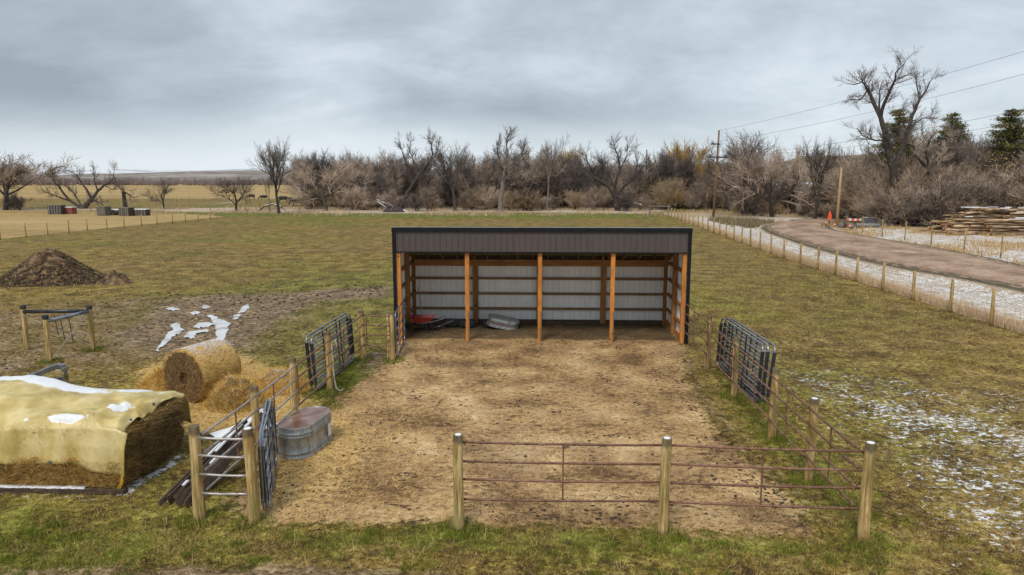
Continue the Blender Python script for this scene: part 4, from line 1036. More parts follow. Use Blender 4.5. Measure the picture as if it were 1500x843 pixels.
# tall pale grass along the roadside fence and beyond the road
acc = []
n = 42000; yy = nr.uniform(24, 104, n) ** 1.0; xx = 18.2 + np.maximum(0, (yy - 52) * .045) + .15 + np.abs(nr.normal(0, .45, n))
m_ = (interp(d_road, xx, yy) < -.9) & (nr.random(n) < .3 + .7 * fbm(xx * .5, yy * .35, 3, 41) * 1.3)
xx, yy = xx[m_], yy[m_]; n = len(xx)
acc.append(blades(np.stack([xx, yy, interp(Zg, xx, yy)], 1), nr.uniform(.2, .62, n), nr.uniform(.012, .03, n), nr.uniform(.05, .5, n), tints(n, [(.68, .50, .32), (.52, .37, .21), (.78, .62, .43)], (3, 2, 2))))
n = 70000; xx = nr.uniform(26, 80, n); yy = nr.uniform(44, 100, n)
m_ = (interp(d_road, xx, yy) < -.5) & (fbm(xx * .45, yy * .3, 4, 43) > .5) & ((xx > 33) | (yy > 88))
xx, yy = xx[m_], yy[m_]; n = len(xx)
acc.append(blades(np.stack([xx, yy, interp(Zg, xx, yy)], 1), nr.uniform(.2, .6, n), nr.uniform(.03, .06, n), nr.uniform(.1, .8, n), tints(n, [(.52, .33, .11), (.60, .42, .19), (.36, .22, .08)], (3, 2, 2))))
n = 40000; xx = nr.uniform(-75, 60, n); yy = nr.uniform(108, 140, n)
m_ = (fbm(xx * .3, yy * .2, 4, 47) > .52) & (interp(d_road, xx, yy) < -1)
xx, yy = xx[m_], yy[m_]; n = len(xx)
acc.append(blades(np.stack([xx, yy, interp(Zg, xx, yy)], 1), nr.uniform(.25, .7, n), nr.uniform(.04, .09, n), nr.uniform(.1, .7, n), tints(n, [(.52, .38, .22), (.42, .29, .15), (.62, .50, .34)], (3, 2, 2))))
n = 9000; xx = nr.uniform(24, 33, n); yy = nr.uniform(84, 98, n)
m_ = (interp(d_road, xx, yy) < -1.2) & (fbm(xx * .6, yy * .4, 4, 53) > .47)
xx, yy = xx[m_], yy[m_]; n = len(xx)
acc.append(blades(np.stack([xx, yy, interp(Zg, xx, yy)], 1), nr.uniform(.4, 1.1, n), nr.uniform(.04, .08, n), nr.uniform(.2, .8, n), tints(n, [(.16, .15, .09), (.36, .27, .14), (.24, .2, .12)], (3, 2, 2))))
Vc = np.concatenate([a[0] for a in acc]); Cc = np.concatenate([a[2] for a in acc]); Fc = np.arange(len(Vc)).reshape(-1, 3)
tag(put('dry_grass', np_mesh('dry_grass', Vc, Fc, 'blades', tint=Cc)), 'tall pale dry grass along the fences and verges', 'grass', kind='stuff')
# straw litter
n = 130000; x = nr.uniform(-12.5, 4, n); y = nr.uniform(10.6, 23, n)
sm_ = interp(m_straw, x, y); k_ = (nr.random(n) < sm_ * (0.35 + 1.3 * fbm(x * 1.2, y * 1.2, 3, 61)) + .035 * (interp(m_cor, x, y) > .5)) & ~((x > -13) & (x < -7.75) & (y > 11.9) & (y < 14.3))
x, y = x[k_], y[k_]; n = len(x)
V2, F2, C2 = blades(np.stack([x, y, interp(Zg, x, y) + .012], 1), nr.uniform(.05, .17, n), nr.uniform(.005, .011, n), nr.uniform(.90, 1.0, n), tints(n, GOLD, (4, 4, 2, 1)))
tag(put('straw_litter', np_mesh('straw_litter', V2, F2, 'blades', tint=C2)), 'golden straw trodden over the ground round the round bale', 'straw', kind='stuff')
# clods and droppings
oct_v = np.array([(1, 0, 0), (0, 1, 0), (-1, 0, 0), (0, -1, 0), (0, 0, 1), (0, 0, -.6), (.6, .6, .5), (-.6, .6, .45), (-.6, -.6, .5), (.6, -.6, .4)], float)
oct_f = np.array([(0, 6, 4), (6, 1, 4), (1, 7, 4), (7, 2, 4), (2, 8, 4), (8, 3, 4), (3, 9, 4), (9, 0, 4), (0, 1, 6), (1, 2, 7), (2, 3, 8), (3, 0, 9)])
def clods(name, x, y, s, mat, lab, z=None, flat=.6):
    n = len(x); a = nr.uniform(0, 6.28, n)
    v = oct_v[None] * (1 + nr.uniform(-.3, .3, (n, 10, 3))) * s[:, None, None]
    v[:, :, 2] *= flat
    c_, s_ = np.cos(a)[:, None], np.sin(a)[:, None]
    v = np.stack([v[:, :, 0] * c_ - v[:, :, 1] * s_, v[:, :, 0] * s_ + v[:, :, 1] * c_, v[:, :, 2]], 2)
    zz = interp(Zg, x, y) if z is None else z
    v += np.stack([x, y, zz], 1)[:, None, :]
    f = (oct_f[None] + (np.arange(n) * 10)[:, None, None]).reshape(-1, 3)
    return tag(put(name, np_mesh(name, v.reshape(-1, 3), f, mat)), lab, 'dirt', kind='stuff')
n = 48000; x = nr.uniform(-5.6, 5.6, n); y = nr.uniform(10.7, 26, n)
dens = fbm(x * .8, y * .8, 4, 71) ** 2 * 1.7 * (0.55 + .5 * (y < 17)) + .8 * np.exp(-((x - 4.5) ** 2) / .5) * (y < 23) + .7 * np.exp(-((x - 1.3) ** 2) / 1.5 - ((y - 11.8) ** 2) / .3) + .5 * np.exp(-((x - 4.0) ** 2) / .6 - ((y - 12) ** 2) / 1.5)
k_ = nr.random(n) < dens * .27; x, y = x[k_], y[k_]
s_ = nr.uniform(.007, .021, len(x)) * (1 + 1.3 * (nr.random(len(x)) > .94))
clods('dirt_clods', x, y, s_, 'clod', 'dark crumbs of trodden dung and earth strewn over the pen floor')
pc = [(px_, py_) for px_, py_ in [G(*p)[:2] for p in [(675, 510), (712, 536), (615, 582), (640, 592), (756, 586), (753, 593), (545, 620), (575, 617), (735, 550), (690, 558), (880, 550), (845, 520), (900, 640), (860, 675), (1105, 712), (1120, 735), (1145, 740), (1165, 690), (870, 755), (790, 752), (905, 760), (810, 605), (930, 590), (1010, 600), (1050, 660), (1000, 560), (1160, 745), (520, 660), (600, 700), (905, 512), (1090, 705), (1130, 725)]]]
px_ = np.concatenate([nr.normal(a, .10, 9) for a, b in pc]); py_ = np.concatenate([nr.normal(b, .12, 9) for a, b in pc])
clods('droppings', px_, py_, nr.uniform(.02, .042, len(px_)), 'clod', 'small heaps of dark horse droppings in the pen')
n = 30000; x = nr.uniform(-40, 18, n); y = nr.uniform(8, 60, n); k_ = (nr.random(n) < (interp(m_mud, x, y) ** 1.5) * .7 + .015) & (interp(m_pud, x, y) < .2) & ((x < -5.9) | (y > 28) | (x > 5.6) | (y < 10.2)) & (np.abs(x) < y * .85)
x, y = x[k_], y[k_]
clods('earth_lumps', x, y, nr.uniform(.02, .06, len(x)) * np.clip(y / 20, .6, 2), 'clod', 'churned earth lumps in the muddy part of the pasture')
# loose bits of wood chips under the shed front
n = 2600; x = nr.uniform(-5, 5.3, n); y = nr.normal(24.6, .8, n)
V2, F2, C2 = blades(np.stack([x, y, interp(Zg, x, y) + .012], 1), nr.uniform(.03, .10, n), nr.uniform(.01, .025, n), nr.uniform(.93, 1.0, n), tints(n, [(.25, .14, .06), (.38, .24, .12)], (2, 1)))
tag(put('wood_litter', np_mesh('wood_litter', V2, F2, 'blades', tint=C2)), 'scraps of old bedding at the open front of the shed', 'litter', kind='stuff')
print('grass done')

# ------------------------------------------------------------------ hay stack under the tarp
def hay_bale(loc, sx_, sy_, sz_, rz, label, dark=True):
    e_ = tag(empty('hay_bale', loc, rz), label, 'hay bale', 'square bales stacked under the tarp')
    b = MB(); nx_, ny_, nz_ = 9, 5, 5
    faces = []
    def grid(fn, a, c):
        o = len(b.v)
        for i in range(a + 1):
            for j in range(c + 1):
                p = Vector(fn(i / a, j / c)); q_ = p.copy()
                nn = mnoise.noise(Vector((loc[0] * 3 + p.x * 7, loc[1] * 3 + p.y * 7, loc[2] * 3 + p.z * 7)))
                cdir = Vector((p.x / sx_, p.y / sy_, (p.z - sz_ / 2) / sz_)); corner = max(0, cdir.length - .62)
                p -= Vector((p.x, p.y, p.z - sz_ / 2)) * corner * .22
                p += cdir.normalized() * (nn * .075 + .02)
                b.v.append(tuple(p))
        for i in range(a):
            for j in range(c): b.f.append((o + i * (c + 1) + j, o + (i + 1) * (c + 1) + j, o + (i + 1) * (c + 1) + j + 1, o + i * (c + 1) + j + 1))
    hx, hy = sx_ / 2, sy_ / 2
    grid(lambda u, v: (-hx + sx_ * u, -hy, sz_ * v), nx_, nz_); grid(lambda u, v: (-hx + sx_ * u, hy, sz_ * v), nx_, nz_)
    grid(lambda u, v: (-hx, -hy + sy_ * u, sz_ * v), ny_, nz_); grid(lambda u, v: (hx, -hy + sy_ * u, sz_ * v), ny_, nz_)
    grid(lambda u, v: (-hx + sx_ * u, -hy + sy_ * v, 0), nx_, ny_); grid(lambda u, v: (-hx + sx_ * u, -hy + sy_ * v, sz_), nx_, ny_)
    b.build('bale_body', 'hay_dark' if dark else 'hay_gold', e_, smooth=True)
    k = 3200; u = nr.random((k, 3)) - .5; ax = nr.integers(0, 2, k); sg = nr.choice([-1, 1], k)
    nrm = np.zeros((k, 3)); nrm[np.arange(k), ax] = sg; u[np.arange(k), ax] = sg * .5
    P0 = u * np.array([sx_, sy_, sz_]) * .98 + np.array([0, 0, sz_ / 2])
    cols_ = [(.30, .20, .08), (.46, .32, .13), (.14, .09, .04), (.62, .46, .22), (.08, .05, .025)] if dark else GOLD + [(.2, .12, .04)]
    V_, F_, C_ = blades(P0, nr.uniform(.06, .20, k), nr.uniform(.006, .015, k), nr.uniform(.3, .98, k), tints(k, cols_, (3, 2, 4, 1, 4) if dark else (2, 1, 3, 4, 3)), nrm=nrm * .8)
    tag(put('loose_hay', np_mesh('loose_hay', V_, F_, 'blades', tint=C_), e_), kind='stuff')
    # two strings round the bale
    return e_
X1 = -7.72
lab_front = 'weathered golden-brown hay bale in the bottom row along the front of the tarped stack'
for k in range(5):
    hay_bale((X1 - .55 - k * 1.06, 12.24, 0.09), 1.09, .66, .56, rnd.uniform(-.02, .02), lab_front, False)
for k in range(5):
    hay_bale((X1 - .60 - k * 1.06, 12.30, .64), 1.08, .66, .58, 0, 'hay bale hidden behind the hanging tarp front', False)
side_labs = {(0, 0): 'dark bottom bale in the middle of the exposed right end of the stack', (0, 1): 'dark upper bale in the middle of the exposed right end of the stack',
             (1, 0): 'dark bottom bale at the back of the exposed right end of the stack', (1, 1): 'dark upper bale at the back of the exposed right end of the stack'}
for j, yy_ in enumerate((12.98, 13.70)):
    for k_, z in enumerate((.08, .60)):
        hay_bale((X1 - .42 + rnd.uniform(-.05, .05), yy_, z), .88, .74, .56, rnd.uniform(-.05, .05), side_labs[(j, k_)], True)
b = MB(); b.box(-13.6, -8.6, 12.62, 14.05, .05, 1.12); tag(b.build('hay_core', 'hay_dark'), 'dense mass of hay in the core of the tarped stack', 'hay', kind='stuff')
k = 16000; side_ = nr.random(k) < .5
fx = np.where(side_, X1 + nr.normal(.03, .03, k), nr.uniform(-13.2, X1, k)); fy = np.where(side_, nr.uniform(11.95, 14.1, k), 11.88 + nr.normal(0, .03, k)); fz = nr.uniform(.04, 1, k) ** .9 * np.where(side_, 1.18, .62)
fn = np.where(side_[:, None], np.array([[1.0, 0, -.2]]), np.array([[0, -1.0, -.2]]))
dk = side_ & (fz < .95); tn_ = np.where(dk[:, None], tints(k, [(.40, .26, .09), (.17, .105, .04), (.06, .035, .018), (.62, .43, .17)], (3, 3, 3, 2)), tints(k, [(.55, .37, .13), (.38, .23, .07), (.70, .50, .22), (.18, .10, .035)], (3, 4, 1.5, 3)))
Vh, Fh, Ch = blades(np.stack([fx, fy, fz], 1), nr.uniform(.08, .30, k), nr.uniform(.006, .014, k), nr.uniform(.5, 1.0, k), tn_, nrm=fn * .45)
tag(put('loose_hay', np_mesh('loose_hay', Vh, Fh, 'blades', tint=Ch)), 'ragged hay bristling from the front and right end of the tarped stack', 'hay', kind='stuff')
# tarp
nu, nv = 150, 64
U = np.linspace(-14.2, -7.54, nu)
tv = np.zeros((nu, nv, 3))
for i, ux in enumerate(U):
    t_e = np.clip((ux + 8.6) / 1.1, 0, 1)                       # towards the right end
    hem = np.interp(ux, [-14.2, -12, -11, -10.3, -9.6, -8.9, -8.3, -7.9, -7.5], [.60, .62, .58, .60, .52, .56, .46, .38, .30])
    yf = 11.86 - .02 * math.sin(ux * 3)
    topf = 1.29 + .05 * math.sin(ux * 1.3); mid_ = 1.42 + .10 * math.sin(ux * 1.1 + 1.2)
    hump = .16 * math.exp(-((ux + 10.9) / 1.0) ** 2); mid_ += hump + .06 * math.exp(-((ux + 8.6) / .5) ** 2)
    prof_y = [yf, yf + .01, yf + .06, yf + .22, 12.6, 13.2, 13.8, 14.22, 14.34, 14.38]
    prof_z = [hem, .90, topf - .10, topf + .05, mid_ - .02, mid_ + .04, mid_ - .01, 1.24, 1.0, .55]
    ss = [0, .14, .27, .35, .48, .62, .76, .88, .94, 1]
    for j in range(nv):
        s = j / (nv - 1); yy_ = float(np.interp(s, ss, prof_y)); zz_ = float(np.interp(s, ss, prof_z)); xx_ = ux
        if t_e > 0:
            te2 = t_e * t_e
            over = max(0.0, (ux + 7.78) / .28)                 # what hangs past the bales
            if s > .3 and s < .86:
                zz_ -= te2 * .05 + over * (.10 + .05 * math.cos((s - .3) / .56 * 2 * math.pi * 2)); xx_ = ux - over * .14
            elif s >= .86:
                xx_ = ux - over * .1; zz_ -= te2 * .1
            else:
                xx_ = ux - over * .10 * (1 - s / .3) ; zz_ -= over * .10 * (s / .3) + te2 * .02
        # folds hanging down the front, and creases on the top
        fold = .05 * math.sin(ux * 7.5 + 2.2 * mnoise.noise(Vector((ux * 1.4, 3, 1)))) * np.clip((.34 - s) / .3, 0, 1) * (.35 + .9 * max(0, mnoise.noise(Vector((ux * .8, 1, 9))) + .4))
        yy_ -= max(-.03, fold)
        cr = .04 * mnoise.noise(Vector((ux * 1.6, yy_ * 1.6, 2))) + .022 * mnoise.noise(Vector((ux * 5, yy_ * 4, 5)))
        zz_ += cr * np.clip((s - .2) / .1, 0, 1) * np.clip((.97 - s) / .1, 0, 1)
        # creases running to the ties on the right
        for tx, ty in ((-8.35, 12.1), (-8.0, 12.75)):
            dx_, dy_ = ux - tx, yy_ - ty; dd = math.hypot(dx_, dy_); an = math.atan2(dy_, dx_)
            zz_ += .05 * math.sin(an * 9) * math.exp(-dd * 1.3) * np.clip((s - .2) / .1, 0, 1)
        tv[i, j] = (xx_, yy_, zz_)
idx2 = np.arange(nu * nv).reshape(nu, nv)
Ft = np.stack([idx2[:-1, :-1].ravel(), idx2[1:, :-1].ravel(), idx2[1:, 1:].ravel(), idx2[:-1, 1:].ravel()], 1)
tp = tag(empty('tarp', (-10.5, 13.0, 1.3)), 'tan tarp with patches of snow draped over the hay stack', 'tarp')
def rel(o, base): o.matrix_parent_inverse = Matrix.Translation(-Vector(base)); return o
gx = np.gradient(tv, axis=0); gy = np.gradient(tv, axis=1); nn = np.cross(gx, gy); nn /= np.linalg.norm(nn, axis=2, keepdims=True) + 1e-9
sx_n = fbm(tv[:, :, 0] * 1.5 + 40, tv[:, :, 1] * 2.6 + 40, 4, 5)
sj = np.linspace(0, 1, nv)[None, :] * np.ones((nu, 1)); ux_ = tv[:, :, 0]
want = np.clip((sj - .60) / .10, 0, 1) * np.clip((.93 - sj) / .06, 0, 1) * .60 * (ux_ < -8.3)
want = np.maximum(want, np.clip(1 - np.abs(ux_ + 8.15) / .45, 0, 1) * np.clip(1 - np.abs(sj - .50) / .13, 0, 1) * .78)
want = np.maximum(want, np.clip(1 - np.abs(ux_ + 8.65) / .65, 0, 1) * np.clip(1 - np.abs(sj - .345) / .045, 0, 1) * .85)
want = np.maximum(want, np.clip(1 - np.abs(ux_ + 9.55) / .16, 0, 1) * np.clip(1 - np.abs(sj - .34) / .02, 0, 1) * .7)
want = np.maximum(want, np.clip(1 - np.abs(ux_ + 7.9) / .25, 0, 1) * np.clip(1 - np.abs(sj - .74) / .07, 0, 1) * .6)
want *= (nn[:, :, 2] > .5)
lev = want + (sx_n - .5) * .9 - .34
lv_ = np.clip(lev * 1.8 + .44, 0, 1) * (want > .02); lv3 = np.repeat(lv_.reshape(-1, 1), 3, 1)
o = rel(put('sheet', np_mesh('sheet', tv.reshape(-1, 3), Ft, 'tan_tarp', smooth=True, tint=lv3), tp), (-10.5, 13, 1.3))
md = o.modifiers.new('thick', 'SOLIDIFY'); md.thickness = .008; md.offset = -1
ht = np.clip((lev - .18) * .12, -.006, .028)
sv = tv + nn * ht[:, :, None]
mk = (lev > .16); fm_ = mk[:-1, :-1] | mk[1:, :-1] | mk[1:, 1:] | mk[:-1, 1:]
Fs = Ft[fm_.ravel()]; used = np.unique(Fs); remap = np.zeros(nu * nv, int); remap[used] = np.arange(len(used))
rel(put('snow_patch', np_mesh('snow_patch', sv.reshape(-1, 3)[used], remap[Fs], 'snow', smooth=True), tp), (-10.5, 13, 1.3))
for (i_, j_) in [(int((gx_ + 14.2) / 6.7 * (nu - 1)), 1) for gx_ in (-9.95, -8.95)] + [(nu - 3, int(.42 * nv)), (nu - 3, int(.60 * nv))]:
    p = tv[i_, j_]; b = MB(); b.lathe([(.018, -.03), (.026, -.01), (.026, .01), (.016, .03)], 8, c=(p[0], p[1] - .02, p[2]))
    rel(b.build('tie_clip', 'blue_cap', tp), (-10.5, 13, 1.3))
b = MB(); b.tube([(-7.66, 11.82, .36), (-7.68, 11.80, .22), (-7.76, 11.82, .10), (-7.80, 11.84, .03)], .012, 6); b.tube([(-7.66, 11.82, .36), (-7.64, 11.8, .25), (-7.7, 11.79, .12)], .01, 6)
rel(tag(b.build('tie_rope', 'yellow_rope', tp), 'yellow tie rope at the tarp corner'), (-10.5, 13, 1.3))
# timber the stack sits on
for j, (x0, x1, y_) in enumerate([(-10.05, -7.62, 11.84), (-13.2, -10.25, 11.9)]):
    e_ = tag(empty('ground_timber', ((x0 + x1) / 2, y_, .0)), ['snow-topped dark timber lying along the foot of the hay stack', 'second snow-topped timber at the left edge of the photo under the hay stack'][j], 'timber')
    b = MB(); b.box(-(x1 - x0) / 2, (x1 - x0) / 2, -.07, .07, .0, .10); b.build('beam', 'barn_wood_x', e_, bevel=.008)
    b = MB(); n_ = 40; half = (x1 - x0) / 2
    up = [( -half + (2 * half - .75 * (j == 0)) * i / n_, .055 * (1 + .25 * rnd.uniform(-1, 1)), .113 + rnd.uniform(0, .022)) for i in range(n_ + 1)]
    vv_ = [];
    for (x_, w_, z_) in up: vv_ += [(x_, -w_, .101), (x_, -w_ * .8, z_), (x_, w_ * .8, z_), (x_, w_, .101)]
    b.add(vv_, [(i * 4 + k, (i + 1) * 4 + k, (i + 1) * 4 + k + 1, i * 4 + k + 1) for i in range(n_) for k in range(3)]); b.build('snow_cap', 'snow', e_, smooth=True)

# ------------------------------------------------------------------ round bale and loose straw
A_ = Vector(G(275, 560, .66)); e_ = tag(empty('round_bale', (-9.05, 17.35, 0.0)), 'big round straw bale with brown spiral end and a dusting of snow', 'hay bale')
Rb, Lb = .74, 1.35
d_ang = R(70)
b = MB(); n = 48; prof = []
rings = [(-.5, .2), (-.5, .6), (-.5, .9), (-.47, .985), (-.4, 1.0), (-.2, 1.01), (0, 1.0), (.2, 1.01), (.4, 1.0), (.47, .98), (.5, .9), (.5, .5), (.5, .1)]
vs_ = []
for t, q_ in rings:
    for k in range(n):
        a = 2 * math.pi * k / n; r_ = Rb * q_; c_, s_ = math.cos(a), math.sin(a)
        nz_ = mnoise.noise(Vector((c_ * 2.5, s_ * 2.5, t * 4))) * .04 + mnoise.noise(Vector((c_ * 8, s_ * 8, t * 9))) * .018
        rr2 = r_ * (1 + nz_) if abs(t) < .499 else r_ * (1 + nz_ * .5)
        zz_ = s_ * rr2; zz_ = max(zz_, -Rb * .93)
        vs_.append((t * Lb + (nz_ * .8 if abs(t) > .49 else 0), c_ * rr2, zz_ + Rb * .93))
ff = [(i * n + k, i * n + (k + 1) % n, (i + 1) * n + (k + 1) % n, (i + 1) * n + k) for i in range(len(rings) - 1) for k in range(n)]
b.add(vs_, ff); 
def bale_mats():
    m, t, bs = nmat('round_bale'); q = NT(t)
    v = q.n('ShaderNodeTexCoord').outputs['Object']; s = q.n('ShaderNodeSeparateXYZ'); q.l(v, s.inputs[0])
    cx_ = q.n('ShaderNodeCombineXYZ'); q.l(s.outputs[1], cx_.inputs[0]); q.l(q.math('SUBTRACT', s.outputs[2], Rb * .93), cx_.inputs[1])
    ln_ = q.n('ShaderNodeVectorMath', operation='LENGTH'); q.l(cx_.outputs[0], ln_.inputs[0])
    ang = q.math('ARCTAN2', cx_.inputs[1].links[0].from_socket, s.outputs[1])
    n1_ = q.noise(v, 6, 5, .7)
    spiral = q.math('SINE', q.math('ADD', q.math('MULTIPLY', ln_.outputs['Value'], 95.0), q.math('ADD', ang, q.math('MULTIPLY', n1_, 22.0))))
    f = q.math('ADD', q.math('MULTIPLY', spiral, .05), q.math('ADD', q.math('MULTIPLY', n1_, .5), q.math('MULTIPLY', q.noise(v, 30, 4, .7), .5)))
    face = q.ramp(f, [(.32, (.05, .03, .015)), (.48, (.17, .10, .042)), (.58, (.32, .20, .085)), (.7, (.50, .34, .15))])
    rim = q.ramp(q.math('ADD', q.math('MULTIPLY', q.noise(q.mapv(v, (.6, 3, 3)), 10, 5, .7), .6), q.math('MULTIPLY', n1_, .4)), [(.36, (.22, .12, .03)), (.5, (.54, .33, .09)), (.64, (.72, .49, .19))])
    c = q.mix(q.step(ln_.outputs['Value'], Rb * .84, Rb * .97), face, rim)
    q.l(c, bs.inputs['Base Color']); bs.inputs['Roughness'].default_value = .95; q.bump(f, 1, .04, bs); MATS['round_bale'] = m
bale_mats()
b.build('bale_body', 'round_bale', e_, smooth=True)
k = 7000; a = nr.uniform(0, 2 * np.pi, k); t = nr.uniform(-.5, .5, k)
nrm = np.stack([np.zeros(k), np.cos(a), np.sin(a)], 1)
P0 = np.stack([t * Lb, np.cos(a) * Rb, np.maximum(np.sin(a) * Rb, -Rb * .9) + Rb * .93], 1)
Va, Fa, Ca = blades(P0 - nrm * .03, nr.uniform(.05, .13, k), nr.uniform(.006, .012, k), nr.uniform(.5, .98, k), tints(k, GOLD, (4, 4, 3, 1)), nrm=nrm * .5)
k = 2600; a = nr.uniform(0, 2 * np.pi, k); r_ = Rb * np.sqrt(nr.random(k)) * .97; sd_ = np.full(k, -1.0)
th = nr.uniform(-.35, .35, k) + a + np.pi / 2
P0 = np.stack([sd_ * (.5 * Lb + .02), np.cos(a) * r_, np.sin(a) * r_ + Rb * .93], 1)
dl = nr.uniform(.04, .12, k); tip = P0 + np.stack([-nr.uniform(0, .03, k), np.cos(th) * dl, np.sin(th) * dl], 1)
w_ = nr.uniform(.003, .006, k)[:, None] * np.stack([np.zeros(k), np.cos(a), np.sin(a)], 1)
Vb = np.stack([P0 - w_, P0 + w_, tip], 1).reshape(-1, 3); Cb = np.repeat(tints(k, [(.30, .18, .07), (.16, .09, .035), (.08, .045, .02), (.45, .30, .12)], (3, 3, 3, 1)), 3, axis=0)
Vall = np.concatenate([Va, Vb]); tag(put('loose_straw', np_mesh('loose_straw', Vall, np.arange(len(Vall)).reshape(-1, 3), 'blades', tint=np.concatenate([Ca, Cb])), e_), kind='stuff')
# snow dust on top: many small flecks
def flecks(pts, nrm, s, name, parent):
    k = len(pts); t1 = np.cross(nrm, np.array([.3, .9, .1])); t1 /= np.linalg.norm(t1, axis=1, keepdims=True); t2 = np.cross(nrm, t1)
    an = nr.uniform(0, 6.28, k); c_, s_ = np.cos(an)[:, None], np.sin(an)[:, None]; e1 = (t1 * c_ + t2 * s_); e2 = (-t1 * s_ + t2 * c_) * nr.uniform(.3, .8, k)[:, None]
    q_ = np.stack([pts + e1 * s[:, None], pts + e2 * s[:, None], pts - e1 * s[:, None], pts - e2 * s[:, None] + nrm * .004, pts + nrm * (s * .35)[:, None]], 1).reshape(-1, 3)
    b0 = (np.arange(k) * 5)[:, None]; f_ = np.concatenate([b0 + np.array([[0, 1, 4]]), b0 + np.array([[1, 2, 4]]), b0 + np.array([[2, 3, 4]]), b0 + np.array([[3, 0, 4]])])
    return tag(put(name, np_mesh(name, q_, f_, 'snow'), parent), kind='stuff')
k = 4200; a = nr.normal(np.pi * .52, .36, k); t = nr.uniform(-.46, .5, k); nrm = np.stack([np.zeros(k), np.cos(a), np.sin(a)], 1)
flecks(np.stack([t * Lb, np.cos(a) * Rb * 1.02, np.sin(a) * Rb * 1.02 + Rb * .93], 1), nrm, nr.uniform(.005, .014, k), 'snow_dust', e_)
e_.rotation_euler = (0, 0, d_ang); e_.location = (-8.98, 17.75, -.02)
def straw_pile(cx, cy, rx, ry, h, label, kb=5000, snow_k=150, cols=GOLD, cw=(4, 4, 2, 1), name='straw_pile', mat='hay_gold', seed=0, ln=(.06, .2)):
    e_ = tag(empty(name, (cx, cy, 0)), label, 'straw pile'); b = MB(); n, m_ = 36, 12; vs_ = []
    def H(x, y):
        r_ = math.hypot(x / rx, y / ry); base = max(0, math.cos(min(r_, 1) * math.pi / 2)) ** .7
        return h * base * (1 + .35 * mnoise.noise(Vector((x * 3 / rx, y * 3 / ry, seed)))) + .03 * mnoise.noise(Vector((x * 9, y * 9, seed))) - .03
    for i in range(m_ + 1):
        for k in range(n):
            r_ = i / m_; a = 2 * math.pi * k / n; x_, y_ = rx * r_ * math.cos(a) * (1 + .12 * math.sin(3 * a + seed)), ry * r_ * math.sin(a)
            vs_.append((x_, y_, H(x_, y_)))
    b.add(vs_, [(i * n + k, (i + 1) * n + k, (i + 1) * n + (k + 1) % n, i * n + (k + 1) % n) for i in range(m_) for k in range(n)])
    b.build('heap', 'hay_dark' if seed == 2 else mat, e_, smooth=True)  # dark heap under the gold blades: shading put into its colour
    r_ = np.sqrt(nr.random(kb)) * 1.12; a = nr.uniform(0, 2 * np.pi, kb); x_, y_ = rx * r_ * np.cos(a), ry * r_ * np.sin(a)
    z_ = np.array([max(H(p, q_), 0) for p, q_ in zip(x_, y_)])
    Va, Fa, Ca = blades(np.stack([x_, y_, z_ - .02], 1), nr.uniform(*ln, kb) * 1.4, nr.uniform(.006, .012, kb), nr.uniform(.5, .99, kb), tints(kb, cols, cw))
    tag(put('loose_straw', np_mesh('loose_straw', Va, Fa, 'blades', tint=Ca), e_), kind='stuff')
    if snow_k:
        r_ = nr.random(snow_k) * .75; a = nr.uniform(0, 6.28, snow_k); x_, y_ = rx * r_ * np.cos(a), ry * r_ * np.sin(a)
        z_ = np.array([H(p, q_) for p, q_ in zip(x_, y_)]) + .035
        flecks(np.stack([x_, y_, z_], 1), np.tile(np.array([[0, 0, 1.0]]), (snow_k, 1)), nr.uniform(.006, .018, snow_k), 'snow_dust', e_)
    return e_
straw_pile(-7.80, 17.0, .72, .64, .66, 'clump of loose golden straw right against the front of the round bale', 11000, 900, seed=2)
straw_pile(-7.2, 18.4, .85, .6, .5, 'lower spread-out heap of snow-dusted straw nearest the fence', 9000, 1800, seed=5)
straw_pile(-10.2, 18.0, .75, .65, .60, 'ragged straw fringe hanging off the left side of the round bale', 9000, 0, seed=8)

# ------------------------------------------------------------------ planks, boards, the sheet behind, the loop frame
for k in range(10):
    o_ = k * .075
    a_ = Vector((-6.66 + o_ * .8 + rnd.uniform(-.04, .04), 11.25 + rnd.uniform(-.02, .28), .06 + rnd.uniform(0, .05))); c_ = Vector((-6.14 + o_ * .62 + rnd.uniform(-.05, .05), 13.3 + rnd.uniform(0, .8), .70 + rnd.uniform(-.05, .14)))
    e_ = tag(empty('barn_board', a_), ['outermost weathered barn board of the stack leaning inside the left fence', 'weathered barn board leaning in the stack inside the left fence'][min(k, 1)] if k < 9 else 'innermost barn board of the leaning stack, nearest the fence rails', 'board', 'barn boards leaning on the left fence')
    b = MB(); b.beam((0, 0, 0), c_ - a_, .024, rnd.uniform(.10, .19), (-.35 + rnd.uniform(-.25, .25), 0, 1)); b.build('plank', 'barn_wood_y', e_)
    if k in (1, 3, 5):
        d_ = (c_ - a_)
        for t0, t1 in (((.45, .98),), ((.10, .16), (.55, .95)), ((.30, .38), (.62, .99)))[k // 2]:
            p0, p1 = d_ * t0, d_ * t1; b = MB(); b.beam(p0 + Vector((-.0, 0, .125)), p1 + Vector((0, 0, .125)), .06, .03, (-.35, 0, 1)); b.build('snow_strip', 'snow', e_)
